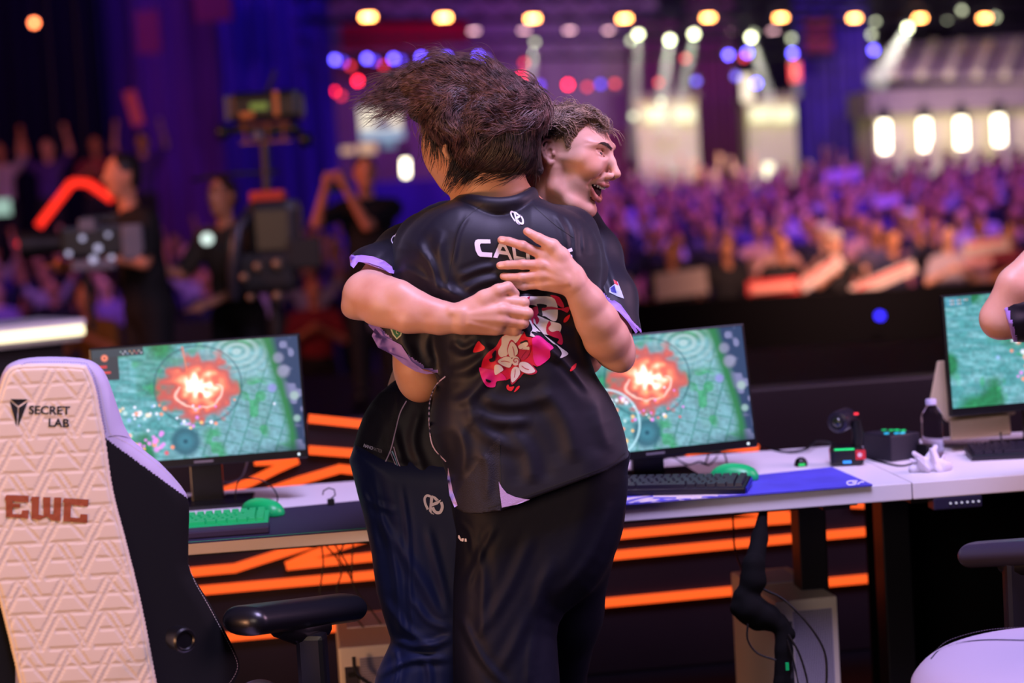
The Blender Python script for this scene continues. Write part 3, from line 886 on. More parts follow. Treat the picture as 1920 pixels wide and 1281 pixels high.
POSES = {'low': ((-.27, .02, 1.12), (-.25, -.18, .95), (.27, .02, 1.12), (.25, -.18, .95)),
         'up': ((-.36, -.05, 1.62), (-.30, -.12, 1.90), (.36, -.05, 1.62), (.32, -.1, 1.9)),
         'oneup': ((-.27, .02, 1.12), (-.2, -.2, 1.0), (.34, -.05, 1.62), (.30, -.1, 1.92)),
         'clap': ((-.27, -.12, 1.18), (-.05, -.33, 1.32), (.27, -.12, 1.18), (.05, -.33, 1.32)),
         'hold': ((-.27, -.15, 1.22), (-.18, -.38, 1.36), (.27, -.15, 1.22), (.18, -.38, 1.36))}
_CM = [M_skin2, None, mat('dark trousers', '#14141c', 0.8), None, M_black, mat('pale cap', '#c8bcb0', 0.8)]
tops = {'white': '#a89ca8', 'lilac': '#8a70b0', 'black': '#0c0a10', 'navy': '#181c3c', 'grey': '#4a4454', 'maroon': '#7a2430', 'tan': '#b08a6a', 'purple': '#43267a'}
protos = []
for i, (pose, top, hair, skin, hat, lh) in enumerate([('low', 'black', M_hairb, M_skin3, 0, 0), ('clap', 'white', M_hairb, M_skin2, 0, 1), ('up', 'purple', M_hairb, M_skin2, 0, 0), ('oneup', 'navy', M_hairbr, M_skin3, 0, 0),
                                                     ('hold', 'black', M_hairb, M_skin2, 1, 0), ('low', 'lilac', M_hairbr, M_skin2, 0, 1), ('clap', 'maroon', M_hairb, M_skin3, 0, 0), ('low', 'grey', M_hairb, M_skin3, 0, 1), ('up', 'white', M_hairb, M_skin3, 0, 1), ('hold', 'tan', M_hairbr, M_skin3, 0, 0)]):
    ms = list(_CM); ms[0] = skin; ms[1] = mat('top ' + top, tops[top], .85); ms[3] = hair
    o = sdf_object(body_sdf(POSES[pose], hat=hat, longhair=lh, seed=i), 'person', ms, None, 1)
    protos.append((o, pose, top, bool(hat), bool(lh)))
used = set()
posew = {'low': 'arms down', 'clap': 'clapping', 'up': 'arms raised', 'oneup': 'one arm raised', 'hold': 'hands forward'}


def crowd_person(k, loc, rz, rowname, group, sc=1.0):
    o, pose, top, hat, lh = protos[k]
    if k in used: c = o.copy(); COL.objects.link(c)
    else: c = o; used.add(k)
    c.location = Vector(loc); c.rotation_euler = (0, 0, rz); c.scale = (sc, sc, sc)
    tag(c, 'person, %s top, %s, %s' % (top, posew[pose], rowname), 'person', group)
    return c


# tiered stand: rows rise away from the stage
NROW = 13
M_riser = mat('dark stand riser', '#15101f', 0.9)
rowdesc = ['%s row' % q for q in ordn[:12]] + ['top row']
more = ordn + ['seventeenth', 'eighteenth', 'nineteenth', 'twentieth', 'twenty-first', 'twenty-second', 'twenty-third', 'twenty-fourth', 'twenty-fifth']
yy0 = 22.0
for r in range(NROW):
    y = yy0 + r * 1.05; z = -1.0 + r * 0.070
    b = MB(); b.box((7.0, y + .35, (z - 1.05) / 2 - .0), (17, 1.04, max(0.02, z + 1.05)))
    tag(b.build('stand_step', M_riser), 'dark step of the audience stand under the %s' % rowdesc[r], 'step', 'steps of the audience stand')
    xL = P(1085, 400, y)[0]; xR = P(1945, 400, y)[0]
    n = int((xR - xL) / 0.57)
    for i in range(n):
        x = xL + (i + .5) * (xR - xL) / n + rnd.uniform(-.04, .04) + (.2 if r % 2 else 0)
        if r < 3: k = rnd.choice([0, 0, 1, 4, 6, 7, 9, 9, 0, 3])
        else: k = rnd.choice([0, 1, 2, 3, 5, 0, 8, 7, 2, 0, 7, 3, 6, 0])
        crowd_person(k, (x, y + rnd.uniform(-.05, .05), z), rnd.uniform(-.35, .35) + .15, '%s, %s from the players' % (rowdesc[r], more[i]), 'audience in the stand')
# audience to the other side, seen below the red chevron
for r in range(4):
    y = 22.5 + r * 1.2; z = -1.0 + .12 * r
    for i in range(8):
        x = P(-10, 500, y)[0] + i * (.60) + rnd.uniform(-.04, .04)
        k = rnd.choice([2, 8, 3, 5, 0, 8])
        crowd_person(k, (x, y, z), rnd.uniform(-.3, .3) - .2, 'beneath the chevron, %s row, %s along' % (ordn[r], ordn[i]), 'audience beneath the chevron')
b = MB(); b.box((-5.5, 24.6, -1.0), (6, 5.4, .06)); tag(b.build('crowd_platform', M_riser), 'low dark platform under the waving crowd beneath the chevron', 'platform')
b = MB(); b.box((-5.5, 21.7, -.5), (6.6, .12, 1.5)); tag(b.build('crowd_barrier', M_black), 'black barrier before the waving crowd beneath the chevron', 'barrier')
# raised box with more figures, far on the dark side
hg = MB(); hg.box((-6.9, 28.1, -.14), (5.2, 3.2, 1.72)); tag(hg.build('balcony_block', mat('balcony black', '#0c0a12', .9)), 'black balcony block carrying the upper spectators on the dark side', 'balcony')
for r in range(1):
    for i in range(7):
        crowd_person(rnd.choice([3, 2, 9, 6, 8]), (-8.8 + i * .66 + rnd.uniform(-.04, .04), 27.2 + r * 1.0, .72), rnd.uniform(-.4, .4), 'on the dark balcony, %s row, %s along' % (ordn[r], ordn[i]), 'spectators on the balcony')
for o, *_ in protos:
    pass
# barrier
a = P(1040, 590, 20.6); c = P(1990, 520, 20.6)
b = MB(); b.box(((a[0] + c[0]) / 2, 20.9, -.42), (c[0] - a[0], .3, 1.26)); tag(b.build('audience_barrier', mat('barrier black', '#040407', .9, spec=.1)), 'long black barrier before the front row of the audience', 'barrier')
bl = P(1649, 592, 20.5); bb = MB(); bb.lathe([(.03, 0), (.03, .05)], 12, Tr(bl) @ Rx(math.pi / 2)); tag(bb.build('indicator_light', glow('blue indicator', '#3028ff', 6)), 'small round blue light on the black barrier', 'light')
# signs held up by the audience
M_sign = mat('white placard', '#c0b0a8', .8); M_signr = mat('red placard print', '#d03a3c', .8); M_sign2 = mat('lilac placard', '#c8a8d8', .8)


def placard(x0, y0, x1, y1, d, rot, m, label, stripes=0):
    p = P((x0 + x1) / 2, (y0 + y1) / 2, d); t = empty('placard', p, label, 'placard')
    w = (x1 - x0) / FPX * d; h = (y1 - y0) / FPX * d
    T = Tr(p) @ Ry(-math.radians(rot))
    MB(T).box((0, 0, 0), (w, .02, h)).build('board', m, t)
    for i in range(stripes):
        MB(T).box((0, -.014, h * (.22 - .44 * i / max(1, stripes - 1))), (w * .8, .01, h * .2)).build('printed_line', M_signr, t)
    for sx in (-.3, .3): MB(T).ball((w * sx, -.01, -h / 2), (.035, .04, .045), 8).build('gripping_hand', M_skin2, t, smooth=180) if False else None
    return t


placard(1402, 524, 1497, 556, 21.1, 2, M_signr, 'red placard with pale lines held above the barrier', 0)
placard(1408, 532, 1492, 546, 21.05, 2, mat('pale red print', '#e89a88', .8), 'pale lettered strip on the red placard above the barrier')
placard(1495, 500, 1585, 524, 21.2, 32, M_sign, 'narrow white placard held at a steep tilt', 1)
placard(1592, 512, 1720, 536, 21.15, 20, M_sign, 'white placard with red writing held at a slight tilt', 1)
placard(1806, 448, 1892, 474, 21.4, 4, M_sign, 'white placard with dark red line held high at far right of barrier'.replace('far right', 'the facade end'), 1)
placard(1806, 484, 1860, 500, 21.4, 3, mat('dusty pink placard', '#b88080', .8), 'small dusty pink placard under the high white one')
placard(1228, 508, 1326, 556, 21.1, 4, mat('grey white sheet', '#a89a90', .8), 'large white banner sheet nearest the hugging players')
placard(1545, 318, 1612, 340, 29.5, 4, M_sign2, 'lilac placard held up near the top of the stand')
placard(1640, 368, 1688, 386, 25.5, 3, M_sign2, 'lilac placard held up in the middle of the stand')

# ---------------------------------------------------------------- camera crew on the stage floor
def crew(name, loc, rz, joints, mats_, label, scale=1.0, lean=0.0, hat=False, h=0.016):
    s = SDF((-.75, -.75, -.02), (.75, .5, 2.1), h); J = joints
    for sx in (-1, 1):
        s.path([(sx * .10, 0, .90), (sx * .12, -.02, .5), (sx * .12, .03, .09)], [.10, .075, .058], .02, 2)
        s.path([(sx * .12, .04, .05), (sx * .14, -.17, .045)], [.055, .045], .02, 4)
    s.ell((0, 0, .95), (.18, .13, .14), .04, 2)
    s.ell((0, -lean * .3, 1.12), (.17, .125, .2), .04, 1); s.ell((0, -lean * .7, 1.32), (.2, .13, .17), .05, 1)
    s.cap((-.17, -lean, 1.43), (.17, -lean, 1.43), .065, k=.06, m=1)
    s.cap((0, -lean, 1.44), (0, -lean - .03, 1.58), .055, k=.02, m=0)
    hc = np.array((0, -lean - .05, 1.68)); s.ell(hc, (.075, .095, .118), .02, 0); s.ell(hc + (0, -.1, -.01), (.015, .022, .022), .01, 0)
    s.ell(hc + (0, -.03, -.085), (.045, .05, .035), .02, 0)
    for sx in (-1, 1): s.ell(hc + (sx * .077, .01, -.005), (.012, .02, .032), .008, 0)
    s.ell(hc + (0, .025, .045), (.083, .095, .085), .01, 3); s.ell(hc + (0, .045, -.01), (.08, .07, .085), .01, 3)
    for sx, e, hn in ((-1, J[0], J[1]), (1, J[2], J[3])):
        sh = np.array((sx * .20, -lean, 1.41)); e = np.array(e); hn = np.array(hn); mid = sh + (e - sh) * .8
        s.path([sh, mid], [.07, .06], .03, 1); s.path([mid, e], [.046, .042], .01, 0); s.path([e, hn], [.042, .028], .01, 0)
        u = (hn - e) / np.linalg.norm(hn - e); s.ell(hn + u * .05, (.035, .03, .045), .015, 0)
        for f in range(4): s.cap(hn + u * .06 + np.array((sx * 0.0 + (f - 1.5) * .018, 0, 0)), hn + u * .12 + np.array(((f - 1.5) * .018, -.03, 0)), .011, .009, .008, 0)
        s.cap(hn + u * .03, hn + u * .07 + np.array((-sx * .045, -.01, .01)), .013, .010, .01, 0)
    o = sdf_object(s, name, mats_, None, 1)
    o.location = Vector(loc); o.rotation_euler = (0, 0, rz); o.scale = (scale,) * 3
    return tag(o, label, 'person')


cm = [mat('skin warm', '#c98562', .6), mat('crew black shirt', '#060608', .85), mat('crew black trousers', '#050507', .85), M_hairb, M_black]


def floorpt(x, d): p = P(x, 700, d); return (p[0], p[1], 0)


crew('person', floorpt(288, 11.5), math.radians(-55), ((-.3, -.12, 1.18), (-.14, -.42, 1.2), (.3, -.15, 1.2), (.08, -.42, 1.28)), cm, 'person in black seen from behind, filming beside the red chevron', 1.02, .06)
crew('person', floorpt(455, 11.9), math.radians(-28), ((-.30, -.15, 1.2), (-.5, -.36, 1.28), (.3, -.12, 1.14), (.05, -.4, 1.02)), [cm[0], mat('olive vest', '#3c3226', .9), cm[2], M_hairbr, M_black], 'bearded person in vest working the tall camera rig', .93, .05)
crew('person', floorpt(708, 14.8), math.radians(6), ((-.38, -.25, 1.34), (-.30, -.40, 1.60), (-.02, -.32, 1.30), (-.17, -.44, 1.60)), cm, 'person in black T-shirt holding a phone up to film', 1.0, 0)
crew('person', floorpt(598, 19.2), math.radians(5), POSES['clap'], [cm[0], mat('red top', '#7a1420', .85), cm[2], mat('red cap hair', '#c01428', .8), M_black], 'small person in red cap and dark red top behind the rig', .97).location.z = -1
crew('person', floorpt(195, 17.8), math.radians(-30), POSES['hold'], [cm[0], mat('olive mustard top', '#7a5a20', .85), cm[2], M_hairb, M_black], 'person in mustard top stooping behind the black-shirted operator', 1.05, .1).location.z = -1
ph = P(632, 350, 14.36); MB(Tr(ph) @ Rz(.2)).box((0, 0, 0), (.16, .012, .08), bev=.005).build('phone', M_blk2); tag(bpy.data.objects['phone'], 'dark phone held up by the person in black T-shirt', 'phone')

# shoulder camera of the first operator
t = empty('video_camera', P(150, 470, 11.1), 'pale-trimmed video camera held by the operator beneath the red chevron', 'camera')
T = Tr(P(172, 452, 11.1)) @ Rz(math.radians(12))
MB(T).box((0, 0, 0), (.34, .16, .17), bev=.02).build('camera_body', M_blk2, t)
MB(T @ Tr(-.17, 0, 0) @ Ry(-math.pi / 2)).lathe([(.055, 0), (.06, .1), (.075, .14), (.075, .22), (.06, .225)], 20).build('lens', M_black, t, smooth=40)
MB(T).box((.05, 0, .12), (.2, .03, .03), bev=.01).build('top_handle', M_blk2, t)
MB(T).box((.22, -.02, -.02), (.12, .14, .2), bev=.02).build('battery', mat('pale grey plastic', '#6c6a74', .5), t)
MB(T).box((.0, -.1, -.13), (.24, .07, .06), bev=.01).build('bracket', mat('pale grey plastic'), t)
MB(T).cyl((-.05, .0, -.08), (-.03, 0, -.5), .018).build('grip_pole', M_black, t)
MB(T).box((-.02, -.09, .09), (.09, .03, .07), bev=.01).build('viewfinder', mat('pale grey plastic'), t)

for x, y, z, r in ((-.05, -.12, .02, .016), (.03, -.12, -.04, .020), (.09, -.12, .03, .013), (.0, -.13, -.1, .022), (.1, -.12, -.1, .018), (-.13, -.1, -.06, .016)): MB(T).ball((x, y, z), r, 10).build('status_lamp', glow('pale camera lamps', '#cfc8f0', .9), t)
# tall stabilised camera rig
rg = empty('camera_rig', floorpt(498, 11.3), 'tall stabiliser rig with camera on top of its pole', 'camera rig')
d = 11.3
def q(x, y, dd=0): return P(x, y, d + dd)
T = Tr(q(502, 200)) @ Rz(math.radians(-5))
MB(T).box((0, 0, 0), (.40, .2, .17), bev=.035).build('camera_body', M_blk2, rg)
MB(T).box((-.215, 0, 0), (.03, .17, .14), bev=.01).build('lens_hood', mat('grey hood', '#50525c', .4), rg)
MB(T).box((-.03, -.105, -.0), (.1, .012, .04), bev=.003).build('display_screen', glow('green display', '#a8c050', .35), rg)
MB(T).box((-.1, -.105, -.045), (.08, .012, .035), bev=.003).build('label_panel', mat('amber plate', '#c07a30', .5), rg)
MB(T).box((.07, -.102, .01), (.03, .012, .14), bev=.003).build('strap', mat('amber plate'), rg)
MB(T).cyl((.0, 0, .08), (.06, 0, .20), .012).build('antenna', M_black, rg)
b = MB(T)
for sx in (-.13, 0, .09): b.cyl((sx, -.05, -.2), (sx, -.05, -.09), .008, seg=8)
b.cyl((-.16, -.05, -.1), (.13, -.05, -.1), .008, seg=8); b.cyl((-.16, -.05, -.2), (.13, -.05, -.2), .01, seg=8); b.cyl((-.16, .05, -.1), (.13, .05, -.1), .008, seg=8)
b.build('cage', mat('brown brass', '#8a5a3a', .4, metal=.6), rg)
MB().tube([q(415, 250), q(455, 240), q(500, 248), q(545, 240), q(575, 262)], [.02, .03, .035, .03, .02]).build('gimbal_bar', M_blk2, rg, smooth=60)
for x, y in ((418, 248), (549, 242), (572, 262)): MB().ball(q(x, y, -.03), .045, 12).build('weight', M_blk2, rg, smooth=180)
MB().ball(q(484, 255, -.05), .035, 12).build('knob', mat('pale grey plastic'), rg, smooth=180)
MB().tube([q(496, 262), q(500, 350), q(508, 440), q(512, 560)], [.028, .026, .026, .03], 12).build('pole', mat('pole grey', '#3a3438', .35, metal=.7), rg, smooth=60)
MB().tube([q(362, 338, .3), q(400, 330, .2), q(440, 326), q(520, 322)], .012).build('cross_arm', M_black, rg)
MB().box(q(503, 372), (.2, .16, .09), bev=.02).build('grip_block', mat('orange red grip', '#c03a18', .6), rg)
MB().tube([q(440, 560, -.1), q(438, 500, -.15), q(446, 430, -.15), q(470, 398, -.1), q(500, 392)], [.035, .04, .04, .035, .03], 10).build('spring_arm', mat('arm grey', '#3a3c46', .35, metal=.5), rg, smooth=60)
MB().box(q(515, 430), (.30, .26, .34), bev=.06).build('motor_housing', M_blk2, rg)
MB().box(q(570, 475, -.1), (.19, .06, .17), bev=.02).build('monitor', M_black, rg)
MB().box(q(500, 510), (.34, .24, .24), bev=.05).build('battery_pack', M_black, rg)
for x, y, r in ((520, 495, .03), (483, 500, .026), (520, 555, .028), (458, 520, .026), (470, 558, .022)): MB().ball(q(x, y, -.16), r, 10).build('fitting', mat('brass fitting', '#a89070', .35, metal=.5), rg, smooth=180)
MB().tube([q(430, 520, -.05), q(455, 517, -.1), q(480, 522, -.05)], .02).build('joint_bar', mat('pole grey'), rg, smooth=60)
MB().tube([q(515, 560), q(520, 620), (floorpt(519, d)[0], floorpt(519, d)[1], .05)], [.03, .03, .03]).build('lower_pole', M_black, rg)
pp = floorpt(519, d)
b = MB(); b.lathe([(.3, 0), (.3, .03), (.05, .06)], 20, Tr(pp)); b.build('base', M_black, rg, smooth=40)
MB(Tr(q(389, 448, .0)) @ Rx(math.pi / 2)).lathe([(.035, 0), (.035, .03)], 16).build('lamp_head', glow('round white lamp', '#d8f0e8', 1.2), rg)
MB().tube([q(389, 452, .05), q(420, 470, .05), q(440, 480)], .012).build('lamp_arm', M_black, rg)
# ================================================================ desks and what stands on them
M_white = mat('white laminate', '#f3eff5', 0.38, spec=0.4, noise=(2, .02)); M_edge = mat('white edge banding', '#b9b2c0', 0.5)
M_leg = mat('black powder coat', '#0b0a0d', 0.45)
DEP = 0.74


def desk_unit(x0, x1, label, legs):
    c = TD @ Vector(((x0 + x1) / 2, DEP / 2, 0)); t = empty('desk', c, label, 'desk', None)
    MB(TD).box(((x0 + x1) / 2, DEP / 2, .7185), (x1 - x0 - .003, DEP, .043), bev=.003).build('tabletop', M_white, t)
    MB(TD).box(((x0 + x1) / 2, DEP / 2, .682), (x1 - x0 - .2, DEP - .3, .03)).build('under_frame', M_leg, t)
    for lx in legs:
        b = MB(TD); b.box((lx, DEP / 2, .37), (.075, .09, .65), bev=.004); b.box((lx, DEP / 2, .022), (.08, .62, .04), bev=.01); b.box((lx, DEP / 2, .69), (.07, .6, .03)); b.build('leg', M_leg, t)
    return t


xj = desk(1712, 906)[0]; xj2 = desk(905, 967)[0]; lg = desk(1586, 918)[0]
desk_unit(xj2 - 1.45, xj2, 'white desk under the tall screen with green keyboard', [xj2 - 1.36, xj2 - .12])
d2 = desk_unit(xj2, xj, 'white desk carrying the blue mouse mat and dark keyboard', [xj2 + .12, lg])
d3 = desk_unit(xj, xj + 1.45, 'white desk section carrying the bottle and farthest screen', [xj + .05, xj + 1.3])
b = MB(TD); b.box((xj + .78, .73, .34), (1.40, .012, .62)); tag(b.build('modesty_cloth', M_blackcloth), 'black cloth screen hanging under the desk with the bottle', 'cloth')
# control box under the third desk
cp = empty('height_controller', TD @ Vector((desk(1799, 930, .70)[0], .02, .68)), 'small desk height controller with white dots under the desk edge', 'controller')
cx = desk(1799, 930, .70)[0]
MB(TD).box((cx, .025, .681), (.125, .05, .032), bev=.004).build('case', mat('dark lilac plastic', '#2a2740', .35), cp)
for i in range(6): MB(TD @ Tr(cx - .02 + i * .0145, -.001, .681) @ Rx(math.pi / 2)).lathe([(.003, 0), (.003, .003)], 8).build('button', glow('white dots', '#d0c8e8', .8), cp)


# ---- screen picture, painted as vertex colours of the lit panel
def vnoise(U, V_, sc, seed):
    r = np.random.RandomState(seed); g = r.rand(64, 64); x = U * sc; y = V_ * sc; x0 = np.floor(x).astype(int); y0 = np.floor(y).astype(int)
    fx = x - x0; fy = y - y0; fx = fx * fx * (3 - 2 * fx); fy = fy * fy * (3 - 2 * fy); G = lambda a, b_: g[a % 64, b_ % 64]
    return (G(x0, y0) * (1 - fx) + G(x0 + 1, y0) * fx) * (1 - fy) + (G(x0, y0 + 1) * (1 - fx) + G(x0 + 1, y0 + 1) * fx) * fy


def paint(variant, nu, nv):
    u = np.linspace(0, 1, nu)[:, None]; v = np.linspace(0, 1, nv)[None, :]; A = 1.78
    U = u * A + 0 * v; W = v + 0 * u
    C_ = np.zeros((nu, nv, 3))
    def mixc(c, a):
        a = np.clip(a, 0, 1)[..., None]; C_[:] = C_ * (1 - a) + np.array(c) * a
    def blob(cx, cy, r, c, a=1.0, soft=.5, ay=1.0):
        d = np.sqrt((U - cx * A) ** 2 + ((W - cy) * ay) ** 2) / r; mixc(c, a * np.clip((1 - d) / soft, 0, 1))
    ox = {0: 0, 1: 0.0, 2: 0}[variant]
    n1 = vnoise(U + 3, W + 1, 5, 1); n2 = vnoise(U, W, 14, 2); n3 = vnoise(U * 1.0 + W * .6, W * 4 - U * .6, 9, 3)
    C_[:] = (.07, .32, .30)
    mixc((.20, .50, .50), (n3 - .35) * 1.6); mixc((.01, .20, .06), (n1 - .52) * 4); mixc((.03, .40, .12), (n2 - .62) * 2 * (n1 > .45))
    # stone slabs
    g = np.abs(((U * .9 + W * .35) * 7) % 1 - .5); g2 = np.abs(((W * .95 - U * .3) * 9 + np.floor((U * .9 + W * .35) * 7) * .5) % 1 - .5)
    reg = np.clip((u * 1.2 + v * .7 - .95) * 4, 0, 1) * np.clip((.98 - u - 0 * v) * 20, 0, 1)
    mixc((.20, .42, .44), reg * .75); mixc((.04, .24, .18), reg * np.clip((np.maximum(g, g2) - .42) * 14, 0, 1) * .8); mixc((.03, .36, .10), reg * np.clip((n1 - .6) * 3, 0, .7) * (n2 > .4)); C_ *= (.80 + .45 * vnoise(U, W, 40, 4))[..., None]
    # pale swirl top right
    d = np.sqrt(((U - .70 * A) / 1.5) ** 2 + ((W - .10)) ** 2); mixc((.45, .66, .60), np.clip(1 - d / .30, 0, 1) * (.62 + .38 * np.sin(d * 120)))
    # rocky bank along the right
    e = u * 1.0 - .86 - .10 * v + .03 * (n1 - .5); mixc((.02, .20, .05), np.clip((e + .05) * 25, 0, 1)); mixc((.02, .05, .11), np.clip(e * 28, 0, 1)); mixc((.20, .22, .36), np.clip(e * 28, 0, 1) * np.clip((n2 - .58) * 7, 0, 1))
    blob(.92, .30, .07, (.28, .30, .38), .8); blob(.90, .18, .06, (.30, .32, .42), .7); blob(.965, .52, .05, (.36, .52, .44), .9); blob(.97, .72, .04, (.3, .5, .42), .9); blob(.86, .44, .05, (.30, .28, .70), .7)
    mixc((.01, .03, .06), np.clip((v - .93 + .04 * (u - .3)) * 10, 0, 1) * np.clip((u - .6) * 4, 0, 1) * .7)
    # blast
    cx, cy = (.50, .37) if variant != 2 else (1.02, .42)
    ang = np.arctan2(W - cy, U - cx * A); rr = np.sqrt((U - cx * A) ** 2 + ((W - cy) * 1.1) ** 2) / 1.22; jag = .10 * (vnoise(U + 1, W + 2, 9, 8) - .5) + .10 * (vnoise(U, W, 22, 9) - .5) + .015 * np.sin(ang * 7 + 1)
    mixc((.03, .10, .12), np.clip(1.0 - np.abs(rr - .31) / .012, 0, 1) * .7); mixc((.18, .24, .25), np.clip((.30 - rr) * 9, 0, .55))
    mixc((.62, .10, .07), np.clip((.29 + jag - rr) * 12, 0, .9)); mixc((1.0, .20, .10), np.clip((.21 + jag - rr) * 14, 0, .9)); mixc((1.25, .55, .25), np.clip((.15 + jag * 1.2 - rr) * 16, 0, 1)); mixc((1.5, 1.3, .95), np.clip((.105 + jag - rr) * 20, 0, 1))
    mixc((1.2, .8, .6), np.clip(1 - np.abs(np.sqrt((U - cx * A) ** 2 + ((W - cy - .07) * 1.6) ** 2) - .20 - jag * .3) / .014, 0, 1) * (W > cy + .0) * .9)
    mixc((1.0, .22, .08), np.clip(1 - np.abs(U - cx * A + .10 - (W - .1) * .12) / .010, 0, 1) * (W < cy - .05) * (W > .02) * .8 * (variant != 2))
    # figures: scattered coloured dots, a round dark pool
    r = np.random.RandomState(5 + variant); cc = {0: (.25, .72), 1: (.30, .72), 2: (.46, .62)}[variant]
    blob(cc[0] + .17, cc[1] + .13, .15, (.02, .12, .15), .9, .3); blob(cc[0] + .17, cc[1] + .13, .09, (.05, .24, .28), .9, .6); blob(cc[0] + .17, cc[1] + .13, .03, (.0, .05, .08), .9, .8)
    cols = [(1.2, .35, .15), (.9, .3, .9), (1.1, 1.1, 1.2), (1.2, .7, .2), (.9, .08, .12), (.35, .6, .9), (.6, .9, .8), (1.1, .9, .6)]
    for i in range(26): blob(cc[0] - .02 + r.randn() * .07, cc[1] - .12 + r.randn() * .05, .012 + .02 * r.rand(), cols[[2, 2, 6, 0, 3, 7, 5][r.randint(7)]], .85, .7)
    for i in range(30): blob(cc[0] - .02 + r.randn() * .055 + .02, cc[1] + .13 + r.randn() * .05, .014 + .018 * r.rand(), cols[[0, 1, 1, 1, 4, 3][r.randint(6)]], .9, .6)
    for i in range(16): blob(cc[0] + .18 + r.randn() * .08, cc[1] - .02 + r.randn() * .03, .010 + .012 * r.rand(), cols[r.randint(8)], .9, .6)
    for i in range(8): blob(cx + r.randn() * .12, cy + .16 + r.randn() * .04, .014, cols[r.randint(4)], .8, .6)
    if variant == 0:
        mixc((.02, .03, .035), ((u < .125) & (v < .27)).astype(float)); mixc((.02, .04, .05), ((u < .25) & (v < .07)).astype(float))
        blob(.06, .075, .035, (1.0, .25, .12), 1, .4); blob(.06, .075, .012, (.05, .03, .03), 1, .4)
        for k, (a_, c_) in enumerate(((.04, (.6, .03, .03)), (.055, (.7, .05, .04)))): mixc(c_, ((np.abs(v - .15 - .05 * k) < .010) & (u > .02) & (u < .03 + a_)).astype(float))
        for k in range(10): blob(.14 + .011 * k, .03 + .018 * (k % 2), .008, cols[r.randint(8)], .7, .6)
    if variant == 1:
        d = np.abs(np.sqrt((U - .27 * A) ** 2 + (W - .74) ** 2) - .30); mixc((.55, .95, .95), np.clip(1 - d / .014, 0, 1) * .95)
    if variant == 2:
        mixc((.05, .24, .30), ((u < .14) & (v < .09)).astype(float) * .6)
        for k in range(16): blob(.02 + .012 * (k % 9), .035 + .03 * (k // 9), .010, [(.2, .7, .9), (.9, .8, .9), (.8, .5, .4)][k % 3], .8, .6)
        mixc((.12, .40, .42), (np.abs((W - .25 - U * .02) * 9 % 1 - .5) < .12) * (v > .17) * (v < .42) * .5)
    return np.clip(C_ * np.array([1.15, 1.10, 1.28]) + np.array([.012, .012, .02]), 0, 1.6)


M_screen = bpy.data.materials.new('screen picture'); M_screen.use_nodes = True
_nt = M_screen.node_tree; _b = _nt.nodes['Principled BSDF']; _b.inputs['Base Color'].default_value = (.01, .01, .01, 1); _b.inputs['Roughness'].default_value = .25
_at = _nt.nodes.new('ShaderNodeAttribute'); _at.attribute_name = 'picture'; _nt.links.new(_at.outputs['Color'], _b.inputs['Emission Color']); _b.inputs['Emission Strength'].default_value = 1.0


def monitor(cx, cy, corner, d, yaw, tilt, roll, variant, label, post=True, logo=True):
    """corner = 'br' or 'bl' or 'tl': which outer corner the image point (cx, cy) is"""
    w, h = .548, .328; c = P(cx, cy, d)
    R_ = Rz(yaw) @ Ry(-roll) @ Rx(-tilt)
    o = {'br': (w / 2, 0, -h / 2), 'bl': (-w / 2, 0, -h / 2), 'tl': (-w / 2, 0, h / 2)}[corner]
    T = Tr(c) @ R_ @ Tr(-o[0], 0, -o[2])
    ctr = T @ Vector((0, 0, 0))
    t = empty('monitor', (ctr.x, ctr.y, .74), label, 'monitor')
    MB(T).box((0, .012, 0), (w, .024, h), bev=.004).build('bezel', M_blk2, t)
    MB(T).box((0, .035, 0), (w * .62, .03, h * .6), bev=.01).build('back_housing', M_blk2, t)
    nu, nv = 300, 170; sw, sh = w - .014, h - .028
    us = np.linspace(-sw / 2, sw / 2, nu); vs = np.linspace(h / 2 - .006, h / 2 - .006 - sh, nv)
    X, Z = np.meshgrid(us, vs, indexing='ij'); V = np.stack([X, np.full_like(X, -.0012), Z], -1).reshape(-1, 3)
    V = V @ np.array(T.to_3x3()).T + np.array(T.translation)
    i = np.arange(nu * nv).reshape(nu, nv); F = np.stack([i[:-1, :-1], i[:-1, 1:], i[1:, 1:], i[1:, :-1]], -1).reshape(-1, 4)
    s = arrays('display', V, F, M_screen, t, smooth=False)
    ca = s.data.attributes.new('picture', 'FLOAT_COLOR', 'POINT'); C_ = np.ones((nu * nv, 4), np.float32); C_[:, :3] = paint(variant, nu, nv).reshape(-1, 3); ca.data.foreach_set('color', C_.ravel())
    MB(T @ Tr(w / 2 - .025, -.001, -h / 2 + .011) @ Rx(math.pi / 2)).lathe([(.0035, 0), (.0035, .0015)], 10).build('power_light', glow('white status light', '#e0f0ff', 1.5), t)
    if logo: MB(T).box((0, -.0008, -h / 2 + .011), (.05, .0012, .006)).build('maker_mark', mat('grey mark', '#6a6870', .4), t)
    fwd = Vector((math.sin(yaw) * -1, math.cos(yaw), 0)); ps = Vector((ctr.x, ctr.y, 0)) + fwd * .075
    MB(Tr(ps.x, ps.y, 0) @ Rz(yaw)).box((0, 0, (.745 + ctr.z) / 2), (.085, .035, ctr.z - .745 + .06), bev=.004).build('stand_post', M_blk2, t)
    MB(Tr(ps.x, ps.y, .745) @ Rz(yaw)).box((0, -.02, 0), (.24, .19, .012), bev=.004).build('stand_foot', M_blk2, t)
    MB(Tr(ps.x, ps.y, ctr.z) @ Rz(yaw)).box((0, -.03, 0), (.09, .04, .09), bev=.004).build('stand_bracket', M_blk2, t)
    return t


